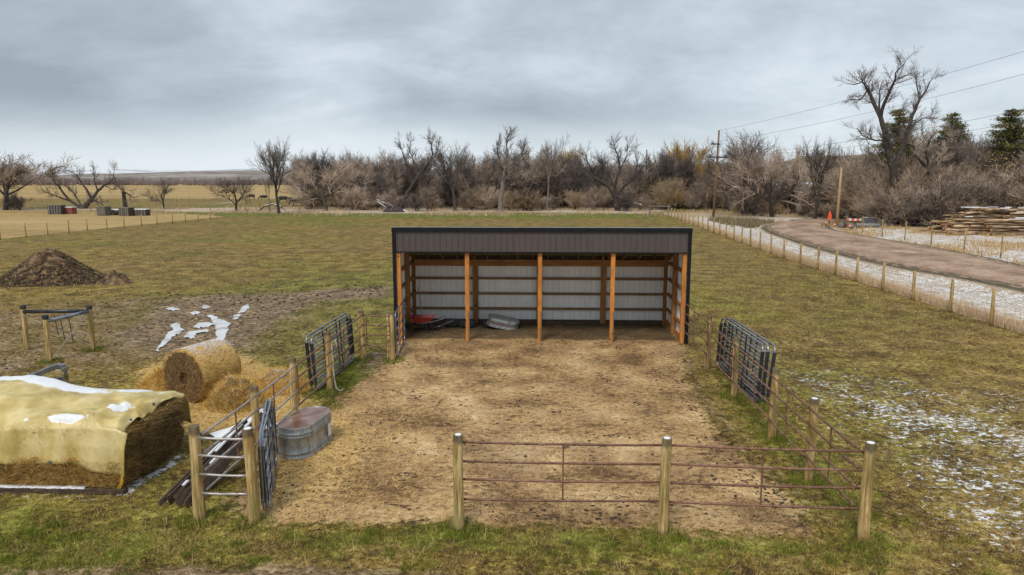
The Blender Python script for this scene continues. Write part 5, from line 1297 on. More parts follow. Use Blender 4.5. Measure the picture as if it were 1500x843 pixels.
for k, (p, q_, w_, lab) in enumerate([((-6.75, 14.0, .10), (-6.05, 15.2, .16), .34, 'snow-covered board lying flat between the hay stack and the left fence'),
                                 ((-7.25, 14.5, .06), (-6.4, 15.5, .08), .40, 'snow-covered sheet on the ground at the back corner of the hay stack'),
                                 ((-6.35, 12.9, .62), (-5.98, 14.6, .68), .26, 'snow-topped plank lying on top of the leaning barn boards')]):
    e_ = tag(empty('snowy_board', p), lab, 'board'); d_ = Vector(q_) - Vector(p)
    b = MB(); b.beam((0, 0, 0), d_, w_, .04); b.build('plank', 'barn_wood_y', e_)
    b = MB(); b.beam(Vector((0, 0, .038)) + d_ * .02, d_ * .96 + Vector((0, 0, .038)), w_ * .93, .03); b.build('snow_cap', 'snow', e_, bevel=.012)
lp = tag(empty('steel_loop', (-13.4, 18.6, 0.05)), 'bent dark steel frame poking up behind the tarped hay stack', 'frame')
b = MB(); pts = [(-1.2, -.75, .12), (-.5, -.45, .36), (-.12, -.16, .52), (.16, -.28, .52), (.17, -.26, .40), (.0, .0, .12), (-.3, .02, .05)]
for i in range(len(pts) - 1): b.beam(pts[i], pts[i + 1], .10, .14)
b.build('bar', 'gate_steel', lp, bevel=.01)
b = MB(); b.beam((-1.2, -.4, .05), (-.1, .04, .06), .08, .1); b.build('bar', 'dark_steel', lp, bevel=.01)

# ------------------------------------------------------------------ corner brace on the left
br = tag(empty('fence_brace', (-16, 21.8, 0)), 'wooden corner brace of three posts joined by black pipes and crossed wires', 'fence')
PA, PB, PC = (-17.49, 22.49), (-15.55, 20.9), (-15.21, 22.57)
for p in (PA, PB, PC): add_post(br, p[0], p[1], 1.5, .085, snow=False)
for o in br.children:
    b = MB(); b.lathe([(.088, 1.40), (.092, 1.41), (.092, 1.52), (.06, 1.54)], 12)
    b.build('tar_cap', 'black_rubber', o)
for p, q_ in ((PC, PA), (PC, PB)):
    b = MB(); b.tube([(p[0] + 16, p[1] - 21.8, 1.34), (q_[0] + 16, q_[1] - 21.8, 1.32)], .062, 12); b.build('cross_pipe', 'gate_steel' if q_ is PB else 'dark_steel', br, smooth=True)
def wirep(parent, off, a, b_, r=.006, mat='pale_rope', name='brace_wire'):
    m_ = MB(); m_.tube([Vector(a) - Vector(off), Vector(b_) - Vector(off)], r, 5); m_.build(name, mat, parent)
ofs = (16 * -1, 21.8, 0)
wirep(br, ofs, (PC[0], PC[1] - .1, 1.3), (PB[0] + .1, PB[1], .12), .011); wirep(br, ofs, (PC[0] - .05, PC[1] - .1, 1.3), (PB[0] + .04, PB[1] - .08, .05), .008)
wirep(br, ofs, (PB[0], PB[1] + .1, 1.25), (PC[0], PC[1] - .08, .2), .006, 'wire')
wirep(br, ofs, (PA[0], PA[1] - .1, 1.25), (PC[0] - .1, PC[1], .15), .006, 'wire'); wirep(br, ofs, (PC[0], PC[1] - .1, 1.25), (PA[0], PA[1], .15), .006, 'wire')
for t in (.35, .55, .3):
    pass
for t, z0, z1 in ((.42, .55, 1.22), (.60, .40, 1.28), (.22, .5, 1.2)):
    p = Vector((PB[0] + (PC[0] - PB[0]) * t - .1, PB[1] + (PC[1] - PB[1]) * t, 0))
    if t == .22: p = Vector((PA[0] + (PC[0] - PA[0]) * .5, PA[1], 0))
    wirep(br, ofs, p + Vector((.02, 0, z0)), p + Vector((-.06, 0, z1)), .013, 'dark_steel', 'stay')

# ------------------------------------------------------------------ mounds 
def mound(name, cx, cy, rx, ry, h, label, mat, seed, kb=0, top_off=0.0):
    e_ = tag(empty(name, (cx, cy, 0)), label, 'mound'); b = MB(); n, m_ = 90, 34; vs_ = []
    for i in range(m_ + 1):
        for k in range(n):
            r_ = i / m_; a = 2 * math.pi * k / n; x_, y_ = rx * r_ * math.cos(a), ry * r_ * math.sin(a)
            z_ = h * (.5 + .5 * math.cos(math.pi * r_ ** .85)) + h * .18 * mnoise.noise(Vector((x_ * .8 + seed, y_ * .8, 0))) * (1 - r_) * 1.5 + .22 * mnoise.noise(Vector((x_ * 3, y_ * 3, seed))) * (1.1 - r_) + .08 * mnoise.noise(Vector((x_ * 8, y_ * 8, seed))) * (1.1 - r_) - .05
            if r_ > .6: z_ += .15 * h * max(0, mnoise.noise(Vector((math.cos(a) * 2, math.sin(a) * 2, seed)))) * (1 - r_) * 2
            vs_.append((x_ - top_off * (1 - r_) ** 2, y_, z_ * (1 if r_ < 1 else 1) - (.1 if i == m_ else 0)))
    b.add(vs_, [(i * n + k, (i + 1) * n + k, (i + 1) * n + (k + 1) % n, i * n + (k + 1) % n) for i in range(m_) for k in range(n)])
    b.build('heap', mat, e_, smooth=True); return e_
mound('earth_mound', -27.9, 38.4, 3.9, 2.5, 1.75, 'tall conical mound of dark earth with pale dry crest at the left', 'dirt', 3, top_off=.3)
mound('earth_mound', -23.7, 37.6, 1.3, .9, .75, 'small rubble heap at the right foot of the tall earth mound', 'dirt', 9)
k = 2500; a = nr.uniform(0, 6.28, k); r_ = np.sqrt(nr.random(k)); x = -27.9 + 3.9 * r_ * np.cos(a); y = 38.4 + 2.5 * r_ * np.sin(a)
z = np.maximum(1.75 * (.5 + .5 * np.cos(np.pi * r_ ** .85)), 0)
clods('mound_lumps', x, y, nr.uniform(.03, .10, k), 'clod', 'lumps of earth over the tall mound', z=z)
k = 5000; a = nr.uniform(0, 6.28, k); r_ = np.sqrt(nr.random(k)); x = -27.9 + 3.9 * r_ * np.cos(a); y = 38.4 + 2.5 * r_ * np.sin(a); z = np.maximum(1.75 * (.5 + .5 * np.cos(np.pi * r_ ** .85)), 0)
V2, F2, C2 = blades(np.stack([x, y, z], 1), nr.uniform(.05, .22, k), nr.uniform(.015, .03, k), nr.uniform(.2, .98, k), tints(k, DRY + [(.06, .04, .02)], (1, 1, 3, 1, 4)))
tag(put('mound_weeds', np_mesh('mound_weeds', V2, F2, 'blades', tint=C2)), 'dead weeds and roots over the tall mound', 'weeds', kind='stuff')

# ------------------------------------------------------------------ wire fences
fp_near = MB(); fp_near.lathe([(.075, -.3), (.072, .5), (.068, 1.0), (.066, 1.45), (.05, 1.47)], 10); fpm = fp_near.mesh('post', 'treated_post', True)
fp2 = MB(); fp2.lathe([(.06, -.3), (.056, 1.35), (.04, 1.38)], 6); fpm2 = fp2.mesh('post', 'treated_post', True)
fp3 = MB(); fp3.lathe([(.03, -.3), (.03, 1.3)], 5); fpm3 = fp3.mesh('post', 'bark_grey', True)
def wire_fence(name, pts, label, pm, wires=5, r=.004, hgt=1.3, group=None, hscale=1.0, ext=None, stays=0.0):
    base = Vector((pts[0][0], pts[0][1], 0)); e_ = tag(empty(name, base), label, 'fence', group)
    for i, p in enumerate(pts):
        o = put('post', pm, e_, (p[0] - base.x, p[1] - base.y, 0)); o.rotation_euler = (rnd.uniform(-.03, .03), rnd.uniform(-.03, .03), rnd.uniform(0, 6)); o.scale = (1, 1, hscale * rnd.uniform(.95, 1.05))
    for w_ in range(wires):
        z = hgt * (w_ + 1) / wires * hscale
        m_ = MB(); m_.tube([(p[0] - base.x, p[1] - base.y, z) for p in pts], r, 4, caps=False); m_.build('wire', 'wire', e_)
    if stays:
        m_ = MB(); P0, P1 = Vector((*pts[0], 0)), Vector((*pts[-1], 0)); L_ = (P1 - P0).length; n_ = int(L_ / stays)
        for i in range(n_):
            p = P0.lerp(P1, i / n_) - base; m_.tube([(p.x, p.y, .02), (p.x, p.y, 1.0 * hscale)], .003, 3, caps=False)
        tag(m_.build('mesh_wire', 'wire', e_), kind='stuff')
    return e_
yy_ = [16.6, 19.5, 22.4, 25.1, 27.68, 30.46, 33.5, 36.5, 39.5, 42.3, 45.0, 48.0, 51.2]
while yy_[-1] < 105: yy_.append(yy_[-1] + 3.1)
wire_fence('wire_fence', [(18.2 + max(0, (y - 52) * .045), y) for y in yy_], 'wire mesh fence on many wooden posts between the right pasture and the road ditch', fpm, 6, .0045, 1.25, stays=.3)
lfp = [(-51.8, 61.5), (-51.5, 64.4), (-51.2, 67.4), (-50.9, 70.1), (-50.5, 72.8), (-50.1, 75.3), (-49.5, 77.9), (-49.0, 80.4), (-48.5, 83.2), (-48.0, 85.8), (-47.4, 88.4), (-46.9, 90.8), (-46.4, 93.3), (-45.9, 95.8)]
wire_fence('wire_fence', lfp, 'wire fence on thin posts along the edge of the tan stubble field at the left', fpm2, 4, .006, 1.25)
cp_ = [G(px_, 312.8 + (px_ - 300) * .0062)[:2] for px_ in range(316, 980, 31)]
wire_fence('wire_fence', [(x_, float(np.interp(i, [0, len(cp_) - 1], [105, 104]))) for i, x_ in enumerate(np.linspace(-44.5, 19.6, 21))], 'low wire fence across the far end of the pasture in front of the trees', fpm3, 3, .006, 1.2)
wire_fence('wire_fence', [(36.9, 79.5), (36.9, 75.0), (37.0, 70.6), (36.7, 65.4), (36.6, 60.2), (36.3, 55.0), (36.2, 50.0), (36.2, 45.2)], 'wire fence on spaced posts between the gravel road and the log pile', fpm2, 3, .006, 1.3, hscale=1.12)
wire_fence('wire_fence', [(x_, 172 + rnd.uniform(-2, 2)) for x_ in np.linspace(-60, -140, 22)], 'far wire fence crossing the cattle pasture at the left', fpm2, 2, .01, 1.3)
wire_fence('wire_fence', [(x_, 127 + .02 * x_) for x_ in np.linspace(-38, -110, 14)], 'old posts in front of the trees at the left', fpm2, 2, .008, 1.2)
# pole gateway at the far end
gw = tag(empty('pole_gateway', (19.3, 107.5, 0)), 'small gateway of a horizontal pole on two posts at the far corner of the pasture', 'gate')
for x_ in (-1.9, 1.0):
    b = MB(); b.lathe([(.11, -.2), (.10, 1.75)], 8); b.build('post', 'bark_grey', gw, loc=(x_, 0, 0))
b = MB(); b.tube([(-2.1, 0, 1.6), (1.3, 0, 1.55)], .09, 8); b.build('cross_pole', 'grey_wood', gw)
b = MB(); b.tube([(-2.0, 0, .7), (1.0, 0, .65)], .05, 6); b.build('cross_pole', 'grey_wood', gw)

# ------------------------------------------------------------------ power line
def utility_pole(loc, h, label, arms=True, r=.17, mat='pole_wood', lean=(0, 0)):
    e_ = tag(empty('utility_pole', loc, rot=(lean[0], lean[1], 0)), label, 'utility pole'); b = MB(); b.lathe([(r * 1.25, -.5), (r, h * .5), (r * .78, h)], 12); b.build('pole', mat, e_, smooth=True)
    if arms:
        b = MB(); b.box(-1.45, 1.45, -.30, -.14, h - 4.10, h - 3.88); b.build('crossarm', 'bark_dark', e_)
        b = MB(); b.box(-1.15, .25, -.30, -.14, h - 2.15, h - 1.95); b.build('crossarm', 'bark_dark', e_)
        for s_ in (-1, 1):
            b = MB(); b.beam((s_ * 1.25, -.2, h - 4.0), (0, -.18, h - 5.0), .06, .08); b.build('brace', 'bark_dark', e_)
            b = MB(); b.lathe([(.05, 0), (.09, .08), (.05, .14), (.10, .2), (.06, .28)], 8); b.build('insulator', 'dark_steel', e_, loc=(s_ * 1.15, -.2, h - 3.9))
        b = MB(); b.beam((-.9, -.2, h - 2.05), (0, -.18, h - 2.7), .05, .07); b.build('brace', 'bark_dark', e_)
        b = MB(); b.lathe([(.05, 0), (.09, .08), (.05, .14), (.10, .2), (.06, .28)], 8); b.build('insulator', 'dark_steel', e_, loc=(-.85, -.2, h - 1.97))
    return e_
P1 = G(1045, 318)
utility_pole((P1[0], P1[1], 0), 13.0, 'tall brown utility pole with two crossarms beside the start of the road bend', lean=(0, R(1.2)))
P2 = G(945, 304.5); utility_pole((P2[0], P2[1], 0), 11.5, 'farther slim utility pole standing among the trees left of the road fence', False, .15, 'pole_wood')
P3 = G(1225.5, 329); utility_pole((P3[0], P3[1], 0), 7.2, 'short pale bare pole standing at the bend of the road behind the cones', False, .17, 'pale_pole', lean=(0, R(.8)))
pl = empty('power_line', (P1[0], P1[1], 12)); tag(pl, 'grey power lines rising to the right from the tall brown pole', 'power line')
b = MB()
def cable(p, q_, sag, r=.016):
    p, q_ = Vector(p), Vector(q_); m_ = MB(); pts = [p.lerp(q_, t) - Vector((0, 0, sag * 4 * t * (1 - t))) for t in np.linspace(0, 1, 22)]
    m_.tube([x_ - Vector((P1[0], P1[1], 12)) for x_ in pts], r, 5, caps=False); m_.build('cable', 'cable', pl)
cable((P1[0] + .25, P1[1], 12.95), D(1640, 34, 58), .5); cable((P1[0] - .6, P1[1] - .2, 11.2), D(1640, 71, 58), .7)
cable((P1[0] + 1.3, P1[1] - .2, 9.3), D(1640, 131, 58), .8); cable((P1[0] - .9, P1[1] - .2, 9.2), D(1640, 152, 66), 1.1, .013)

# ------------------------------------------------------------------ log pile
logs = []
lx0, ly0 = 43.3, 74.6
lab_l = 'peeled log lying in the big log pile beyond the road'
row = 0; z = .22
while row < 8:
    n_in = 11 - row
    for k in range(n_in):
        r_ = rnd.uniform(.10, .20); L_ = rnd.uniform(9, 14)
        e_ = tag(empty('log', (lx0 + rnd.uniform(-1.4, 1.6) + row * .3 + (2.6 if (k % 4 == 0) else 0), ly0 - 2.0 + (k + .5 * (row % 2)) * .5 + row * .22, z + rnd.uniform(-.03, .04)), rot=(rnd.uniform(0, 6.28), rnd.uniform(-.02, .02), R(rnd.uniform(-6, 17)))), lab_l, 'log', 'logs in the log pile')
        b = MB(); b.tube([(0, 0, 0), (L_ * .33, rnd.uniform(-.07, .07), rnd.uniform(-.05, .05)), (L_ * .66, rnd.uniform(-.1, .1), rnd.uniform(-.06, .06)), (L_, 0, 0)], [r_, r_ * .92, r_ * .8, r_ * .66], 9, caps=False); b.build('stem', 'log_bark', e_, smooth=True)
        b = MB(); b.lathe([(r_ * .99, 0), (r_ * .5, .004), (0.001, .006)], 9); b.v = [(-z_, x_, y_) for x_, y_, z_ in b.v]; b.build('cut_end', 'log_end', e_)
    row += 1; z += .33
# thin snow along the top of the pile
b = MB()
for k in range(26):
    x_ = lx0 + rnd.uniform(1, 10); y_ = ly0 + rnd.uniform(-1.5, 1.2); z_ = .45 + 2.35 * min(1, (y_ - ly0 + 2.3) / 2.2)
    b.tube([(x_, y_, z_), (x_ + rnd.uniform(.6, 1.8), y_ + rnd.uniform(-.1, .05), z_ + rnd.uniform(-.03, .03))], rnd.uniform(.03, .06), 5)
tag(b.build('snow_streaks', 'snow'), 'thin strips of snow caught between the logs of the pile', 'snow', kind='stuff')

# ------------------------------------------------------------------ road-side clutter at the bend
def cone(loc, s, label, rot=(0, 0, 0)):
    e_ = tag(empty('traffic_cone', loc, rot=rot), label, 'traffic cone'); b = MB(); b.lathe([(.17, .03), (.035, .70), (.0, .71)], 14); b.build('cone_body', 'cone_orange', e_, smooth=True)
    b = MB(); b.box(-.2, .2, -.2, .2, 0, .03); b.build('base', 'cone_orange', e_)
    b = MB(); b.lathe([(.125, .25), (.088, .42)], 14); b.v = [(x * 1.04, y * 1.04, z) for x, y, z in b.v]; b.build('white_band', 'white_paint', e_)
    e_.scale = (s,) * 3; return e_
c0 = G(1214, 333)
mk_ = tag(empty('marker_post', (c0[0] + .1, c0[1] + .2, 0)), 'orange flag on a dark stake at the inside of the road bend', 'marker')
b = MB(); b.tube([(0, 0, -.1), (0, 0, 1.85)], .035, 6); b.build('stake', 'dark_steel', mk_)
b = MB(); b.add([(-.24, -.05, .85), (.26, -.05, .95), (.2, -.05, 1.45), (.02, -.05, 1.95), (-.06, -.05, 1.95), (-.2, -.05, 1.4), (-.24, .03, .85), (.26, .03, .95), (.2, .03, 1.45), (.02, .03, 1.95), (-.06, .03, 1.95), (-.2, .03, 1.4)], [(0, 1, 2, 3, 4, 5), (11, 10, 9, 8, 7, 6)] + [(i, 6 + i, 6 + (i + 1) % 6, (i + 1) % 6) for i in range(6)]); b.build('flag', 'cone_orange', mk_)
cone((c0[0] + 1.1, c0[1] + 1.0, 0),   .8, 'upright orange traffic cone just right of the flagged stake')
cone((c0[0] + 2.0, c0[1] - .6, .16), .8, 'orange traffic cone knocked on its side near the road bend', (R(80), 0, R(40)))
cone((c0[0] + 1.5, c0[1] + 4.5, 0), .8, 'orange traffic cone farther back beside the bare pale pole')
bar_ = tag(empty('barricade', (c0[0] + 3.4, c0[1] + 1.0, 0), R(-8)), 'fallen orange and white barricade on the rubble by the road bend', 'barricade')
for k in range(6):
    b = MB(); b.box(-.9 + k * .3, -.605 + k * .3, -.03, .03, .72, .98); tag(b.build('board', 'cone_orange' if k % 2 == 0 else 'white_paint', bar_), 'orange board section' if k % 2 == 0 else 'white board section')
for s_ in (-.8, .8):
    b = MB(); b.beam((s_, -.35, 0), (s_, .04, 1.1), .06, .06, (0, 1, 0)); b.build('leg', 'grey_wood', bar_); b = MB(); b.beam((s_, .45, 0), (s_, .09, 1.1), .06, .06, (0, 1, 0)); b.build('leg', 'grey_wood', bar_)
cv = tag(empty('culvert_pipe', (c0[0] + 3.0, c0[1] - .5, .28), R(-12)), 'grey culvert pipe lying on its side at the road bend', 'pipe')
b = MB(); b.tube([(0, 0, 0), (2.6, 0, 0)], .24, 14); b.build('pipe_wall', 'grey_wood', cv, smooth=True)
b = MB()
for k in range(14): b.tube([(.1 + k * .18, 0, 0), (.15 + k * .18, 0, 0)], .255, 14)
b.build('corrugation', 'galvanised', cv)
for k in range(9):
    b = MB(); b.lathe([(.2, -.2), (.42, 0), (.38, .25), (.15, .42)], 7); b.v = [(x * rnd.uniform(.7, 1.2), y * rnd.uniform(.7, 1.2), z * rnd.uniform(.7, 1.2)) for x, y, z in b.v]
    tag(b.build('boulder', 'grey_wood' if k % 2 else 'clod', loc=(c0[0] + rnd.uniform(1.8, 7), c0[1] + rnd.uniform(-.8, 1.2), 0)), 'stone in the rubble beside the road bend', 'stone', 'stones by the road bend')
ub = tag(empty('utility_box', G(1272, 331)), 'low grey utility box at the edge of the trees right of the road bend', 'utility box')
b = MB(); b.box(-.6, .6, -.4, .4, 0, 1.0); b.build('cabinet', 'gate_steel', ub, bevel=.03); b = MB(); b.box(-.64, .64, -.44, .44, 1.003, 1.06); b.build('lid', 'white_paint', ub)

# ------------------------------------------------------------------ crates and junk at the far left
def crate(name, loc, w_, d_, h_, mat, label, lidmat=None, slats=True):
    e_ = tag(empty(name, loc, R(rnd.uniform(-12, 12))), label, 'crate')
    b = MB(); b.box(-w_ / 2, w_ / 2, -d_ / 2, d_ / 2, 0.04, h_ - .03); b.build('body', mat, e_)
    if slats:
        for k in range(5):
            m_ = MB(); x_ = -w_ / 2 + w_ * (k + .5) / 5; m_.box(x_ - w_ * .05, x_ + w_ * .05, -d_ / 2 - .05, -d_ / 2 - .004, 0, h_); m_.build('slat', 'white_paint' if mat == 'white_paint' else 'grey_wood', e_)
    b = MB(); b.box(-w_ / 2 - .03, w_ / 2 + .03, -d_ / 2 - .03, d_ / 2 + .03, h_, h_ + .09); b.build('lid', lidmat or mat, e_); return e_
crate('crate', G(84, 314), 2.1, 1.5, 1.45, 'bark_dark', 'tall whitish slatted crate at the foot of the sprawling dark tree', 'grey_wood')
crate('crate', G(101, 313.5), 1.9, 1.4, 1.05, 'faded_red', 'red box with a snowy lid beside the whitish slatted crate', 'snow', False)
crate('crate', G(153, 316), 1.5, 1.4, 1.35, 'grey_wood', 'dark grey wooden crate, leftmost of the junk row', 'grey_wood', False)
crate('crate', G(186, 316.5), 1.8, 1.3, 1.25, 'bark_dark', 'open slatted pallet crate in the middle of the junk row', 'grey_wood')
crate('crate', G(207, 316), 2.3, 1.3, .95, 'bark_dark', 'low snow-topped slatted crate, rightmost of the junk row', 'snow')
e_ = tag(empty('metal_drum', G(163, 315.5)), 'long rolled drum with snow on top lying between two crates of the junk row', 'drum'); b = MB(); b.tube([(0, 0, .42), (1.5, .1, .42)], .42, 14); b.build('shell', 'bark_dark', e_, smooth=True); b = MB(); b.tube([(.05, 0, .80), (1.45, .1, .80)], .13, 8); b.build('snow_cap', 'snow', e_)

# cows
def cow_mesh():
    b = MB()
    def blob(pts, rad, n=10): b.tube(pts, rad, n)
    blob([(-.95, 0, 1.0), (-.85, 0, 1.02), (-.5, 0, 1.0), (0, 0, .96), (.45, 0, .98), (.8, 0, 1.02), (.95, 0, 1.03)], [.10, .30, .39, .42, .38, .30, .16], 12)
    blob([(.8, 0, 1.08), (1.1, 0, .95), (1.3, 0, .68)], [.24, .19, .15], 10)
    blob([(1.22, 0, .72), (1.38, 0, .52), (1.5, 0, .28)], [.13, .14, .09], 8)
    for s_ in (-1, 1):
        blob([(.7, s_ * .18, .85), (.72, s_ * .19, .45), (.70, s_ * .19, .02)], [.13, .075, .06], 7)
        blob([(-.72, s_ * .2, .95), (-.62, s_ * .2, .62), (-.82, s_ * .2, .42), (-.76, s_ * .2, .02)], [.18, .11, .07, .06], 7)
        blob([(1.28, s_ * .08, .72), (1.26, s_ * .26, .74)], [.06, .02], 5)
    blob([(-.95, 0, 1.15), (-1.05, 0, .8), (-1.04, 0, .45)], [.04, .025, .05], 5)
    me = b.mesh('cow', 'cow_hide', True); return me
cm = cow_mesh()
o0 = bpy.data.objects.new('tmp', cm); col.objects.link(o0); rm = o0.modifiers.new('r', 'REMESH'); rm.mode = 'VOXEL'; rm.voxel_size = .05; rm.use_smooth_shade = True
dg = bpy.context.evaluated_depsgraph_get(); cm2 = bpy.data.meshes.new_from_object(o0.evaluated_get(dg)); bpy.data.objects.remove(o0)
if not cm2.materials: cm2.materials.append(M['cow_hide'])
for px_, py_, rz, s_, lab in [(369, 292, 170, 1.0, 'black cow grazing farthest left, right of the icy patch'), (387, 293.5, 200, 1.0, 'black cow standing second from the left'), (415, 297, 15, 1.15, 'black cow half behind the tall slim tree'), (425, 293, 0, .55, 'small black calf just right of the slim tree'), (436, 302, 195, 1.2, 'black cow grazing nearest, alone right of the slim tree'), (446, 290.5, 10, .9, 'black cow farthest right, by the brown thicket')]:
    p = G(px_, py_); o = put('cow', cm2, None, (p[0], p[1], 0), (0, 0, R(rz)), s_); tag(o, lab, 'cow', 'black cattle in the far pasture')

# houses with snowy roofs behind the trees
def house(loc, w_, d_, h_, rh, rz, label):
    e_ = tag(empty('farmhouse', loc, R(rz)), label, 'house'); b = MB(); b.box(-w_ / 2, w_ / 2, -d_ / 2, d_ / 2, -2, h_); b.add([(-w_ / 2, -d_ / 2, h_), (-w_ / 2, d_ / 2, h_), (-w_ / 2, 0, h_ + rh)], [(0, 1, 2)]); b.add([(w_ / 2, -d_ / 2, h_), (w_ / 2, d_ / 2, h_), (w_ / 2, 0, h_ + rh)], [(0, 1, 2)])
    b.build('wall', 'house_wall', e_)
    b = MB(); ov = .5
    for s_ in (-1, 1):
        b.add([(-w_ / 2 - ov, s_ * (d_ / 2 + ov), h_ - .25), (w_ / 2 + ov, s_ * (d_ / 2 + ov), h_ - .25), (w_ / 2 + ov, 0, h_ + rh + .1), (-w_ / 2 - ov, 0, h_ + rh + .1), (-w_ / 2 - ov, s_ * (d_ / 2 + ov), h_ - .45), (w_ / 2 + ov, s_ * (d_ / 2 + ov), h_ - .45), (w_ / 2 + ov, 0, h_ + rh - .1), (-w_ / 2 - ov, 0, h_ + rh - .1)], [(0, 1, 2, 3), (4, 5, 6, 7), (0, 1, 5, 4), (1, 2, 6, 5), (3, 0, 4, 7)])
    b.build('roof', 'snow', e_)
    for k in range(max(2, int(w_ / 3))):
        x_ = -w_ / 2 + w_ * (k + .5) / max(2, int(w_ / 3)); b = MB(); b.box(x_ - .5, x_ + .5, -d_ / 2 - .04, -d_ / 2 + .02, h_ * .4, h_ * .8); b.build('window', 'dark_glass', e_)
    return e_
def at(px_, Y, z=0): 
    p = D(px_, 262, Y); return (p[0], Y, z)
house(at(1248, 150, 0), 7.5, 6, 3.0, 2.2, 20, 'house with a pale snowy roof showing just right of the bare pale pole')
house(at(1162, 190, 0), 16, 8, 2.3, 2.4, -6, 'long low house with a snowy roof behind the thin trees right of the tall pole')
house(at(1115, 200, 0), 8, 6, 1.4, 2.0, 10, 'small snow-roofed outbuilding left of the long low house')
house(at(1030, 190, 0), 5, 6, 1.6, 2.0, 10, 'snow-roofed shed glimpsed left of the tall brown utility pole')

# snowy heap at the trees
hp = tag(empty('scrap_heap', G(578, 311)), 'snow-dusted heap of scrap boards and sheet metal at the edge of the trees', 'heap')
for k in range(22):
    t = k / 21; x_ = -2.2 + 4.0 * t + rnd.uniform(-.3, .3); z_ = 1.75 * (1 - t) + .2 + rnd.uniform(-.25, .15); b = MB()
    b.beam((x_ - rnd.uniform(.4, 1.0), rnd.uniform(-.8, .6), z_ + rnd.uniform(-.1, .5)), (x_ + rnd.uniform(.5, 1.1), rnd.uniform(-.8, .6), z_ - rnd.uniform(.3, .8)), rnd.uniform(.25, .6), .08)
    mt_ = ['snow', 'white_paint', 'gate_steel', 'bark_dark', 'faded_red'][k % 5]
    b.build('sheet', mt_, hp)
b = MB(); b.lathe([(1.6, -.1), (1.2, .5), (.5, 1.1), (.1, 1.3)], 12, fx=1.4); b.build('rubble', 'bark_dark', hp)

# ------------------------------------------------------------------ trees
class TB:
    """collects thin tubes fast"""
    def __init__(s): s.v = []; s.f = []
    def tube(s, pts, rad, n):
        o = len(s.v); m = len(pts)
        d = pts[-1] - pts[0]; d = d.normalized() if d.length > 1e-6 else Vector((0, 0, 1))
        u = Vector((0, 0, 1)) if abs(d.z) < .8 else Vector((1, 0, 0))
        x = d.cross(u).normalized(); y = d.cross(x)
        cs = [(math.cos(2 * math.pi * k / n), math.sin(2 * math.pi * k / n)) for k in range(n)]
        for p, r in zip(pts, rad):
            for c, q_ in cs: s.v.append((p.x + (x.x * c + y.x * q_) * r, p.y + (x.y * c + y.y * q_) * r, p.z + (x.z * c + y.z * q_) * r))
        for i in range(m - 1):
            for k in range(n):
                a = o + i * n + k; b = o + i * n + (k + 1) % n
                s.f.append((a, b, b + n, a + n))
    def mesh(s, name, mat, smooth=False):
        V_ = np.array(s.v) if s.v else np.zeros((0, 3)); F_ = np.array(s.f)
        return np_mesh(name, V_, F_, mat, smooth)
def rv(r_, a): return Vector((r_.uniform(-a, a), r_.uniform(-a, a), r_.uniform(-a, a)))
def grow(T, C, r_, p, d, L_, rad, lev, P):
    """T trunk and limbs, C crown of twigs"""
    maxl = P['levels']; segs = 6 if lev == 0 else (4 if lev == 1 else (3 if lev < maxl else 2))
    pts = [p.copy()]; rads = [rad]; dd = d.normalized(); wig = P.get('wig', .22) * (1 if lev else P.get('trunk_wig', .5))
    for i in range(segs):
        dd = (dd + rv(r_, wig) + Vector((0, 0, P['up'] * (.12 if lev else .05)))).normalized()
        pts.append(pts[-1] + dd * (L_ / segs)); rads.append(max(rad * (1 - (i + 1) / segs * (.55 if lev < maxl else .6)), P['twig'] * .55))
    (T if lev <= P.get('tl', 1) else C).tube(pts, rads, 7 if lev == 0 else (5 if lev == 1 else (4 if lev == 2 and lev < maxl else 3)))
    if lev >= maxl: return
    nk = P['kids'][lev]; n = nk + r_.randint(-1, 1) if nk > 2 else nk
    t0 = P['start'][lev] if lev < len(P['start']) else .2
    for k in range(n):
        t = t0 + (1 - t0) * (k + r_.random() * .8) / n; t = min(t, 1)
        f = t * segs; i = min(int(f), segs - 1); q_ = pts[i].lerp(pts[i + 1], f - i); ax = (pts[i + 1] - pts[i]).normalized()
        side = ax.cross(rv(r_, 1)).normalized(); ang = R(r_.uniform(*P['ang']))
        nd = (ax * math.cos(ang) + side * math.sin(ang)); nd.z += P['up'] * .25
        grow(T, C, r_, q_, nd, L_ * r_.uniform(*P['len'][min(lev, len(P['len']) - 1)]) * (1.1 - .4 * t), max(P['twig'], rads[i] * r_.uniform(.5, .72)), lev + 1, P)
    if lev < maxl:   # continue the leader
        grow(T, C, r_, pts[-1], dd, L_ * .5, rads[-1] * .95, lev + 1, P)
def make_tree(seed, h, P, lean=(0, 0), rad=None, stems=1):
    r_ = random.Random(seed); T, C = TB(), TB()
    for s_ in range(stems):
        d = Vector((lean[0] + (r_.uniform(-.5, .5) if stems > 1 else r_.uniform(-.08, .08)), lean[1] + (r_.uniform(-.4, .4) if stems > 1 else 0), 1))
        grow(T, C, r_, Vector((r_.uniform(-.3, .3), r_.uniform(-.3, .3), -.3) if stems > 1 else (0, 0, -.3)), d, h * P.get('trunk', .5) * (r_.uniform(.75, 1.1) if stems > 1 else 1), rad or h * .022, 0, P)
    zmax = max(v[2] for v in T.v + C.v)
    k = h / zmax
    for B_ in (T, C): B_.v = [(x * k, y * k, z * k) for x, y, z in B_.v]
    return T, C
TALL = dict(levels=4, kids=[5, 5, 6, 6], start=[.42, .25, .15, .1], len=[(.70, 1.05), (.50, .80), (.45, .7), (.45, .8)], ang=(26, 58), up=.55, twig=.015, wig=.24, trunk=.42)
SPREAD = dict(levels=4, kids=[4, 6, 6, 6], start=[.40, .25, .15, .1], len=[(1.0, 1.5), (.50, .78), (.45, .7), (.45, .8)], ang=(32, 66), up=.5, twig=.015, wig=.30, trunk=.30)
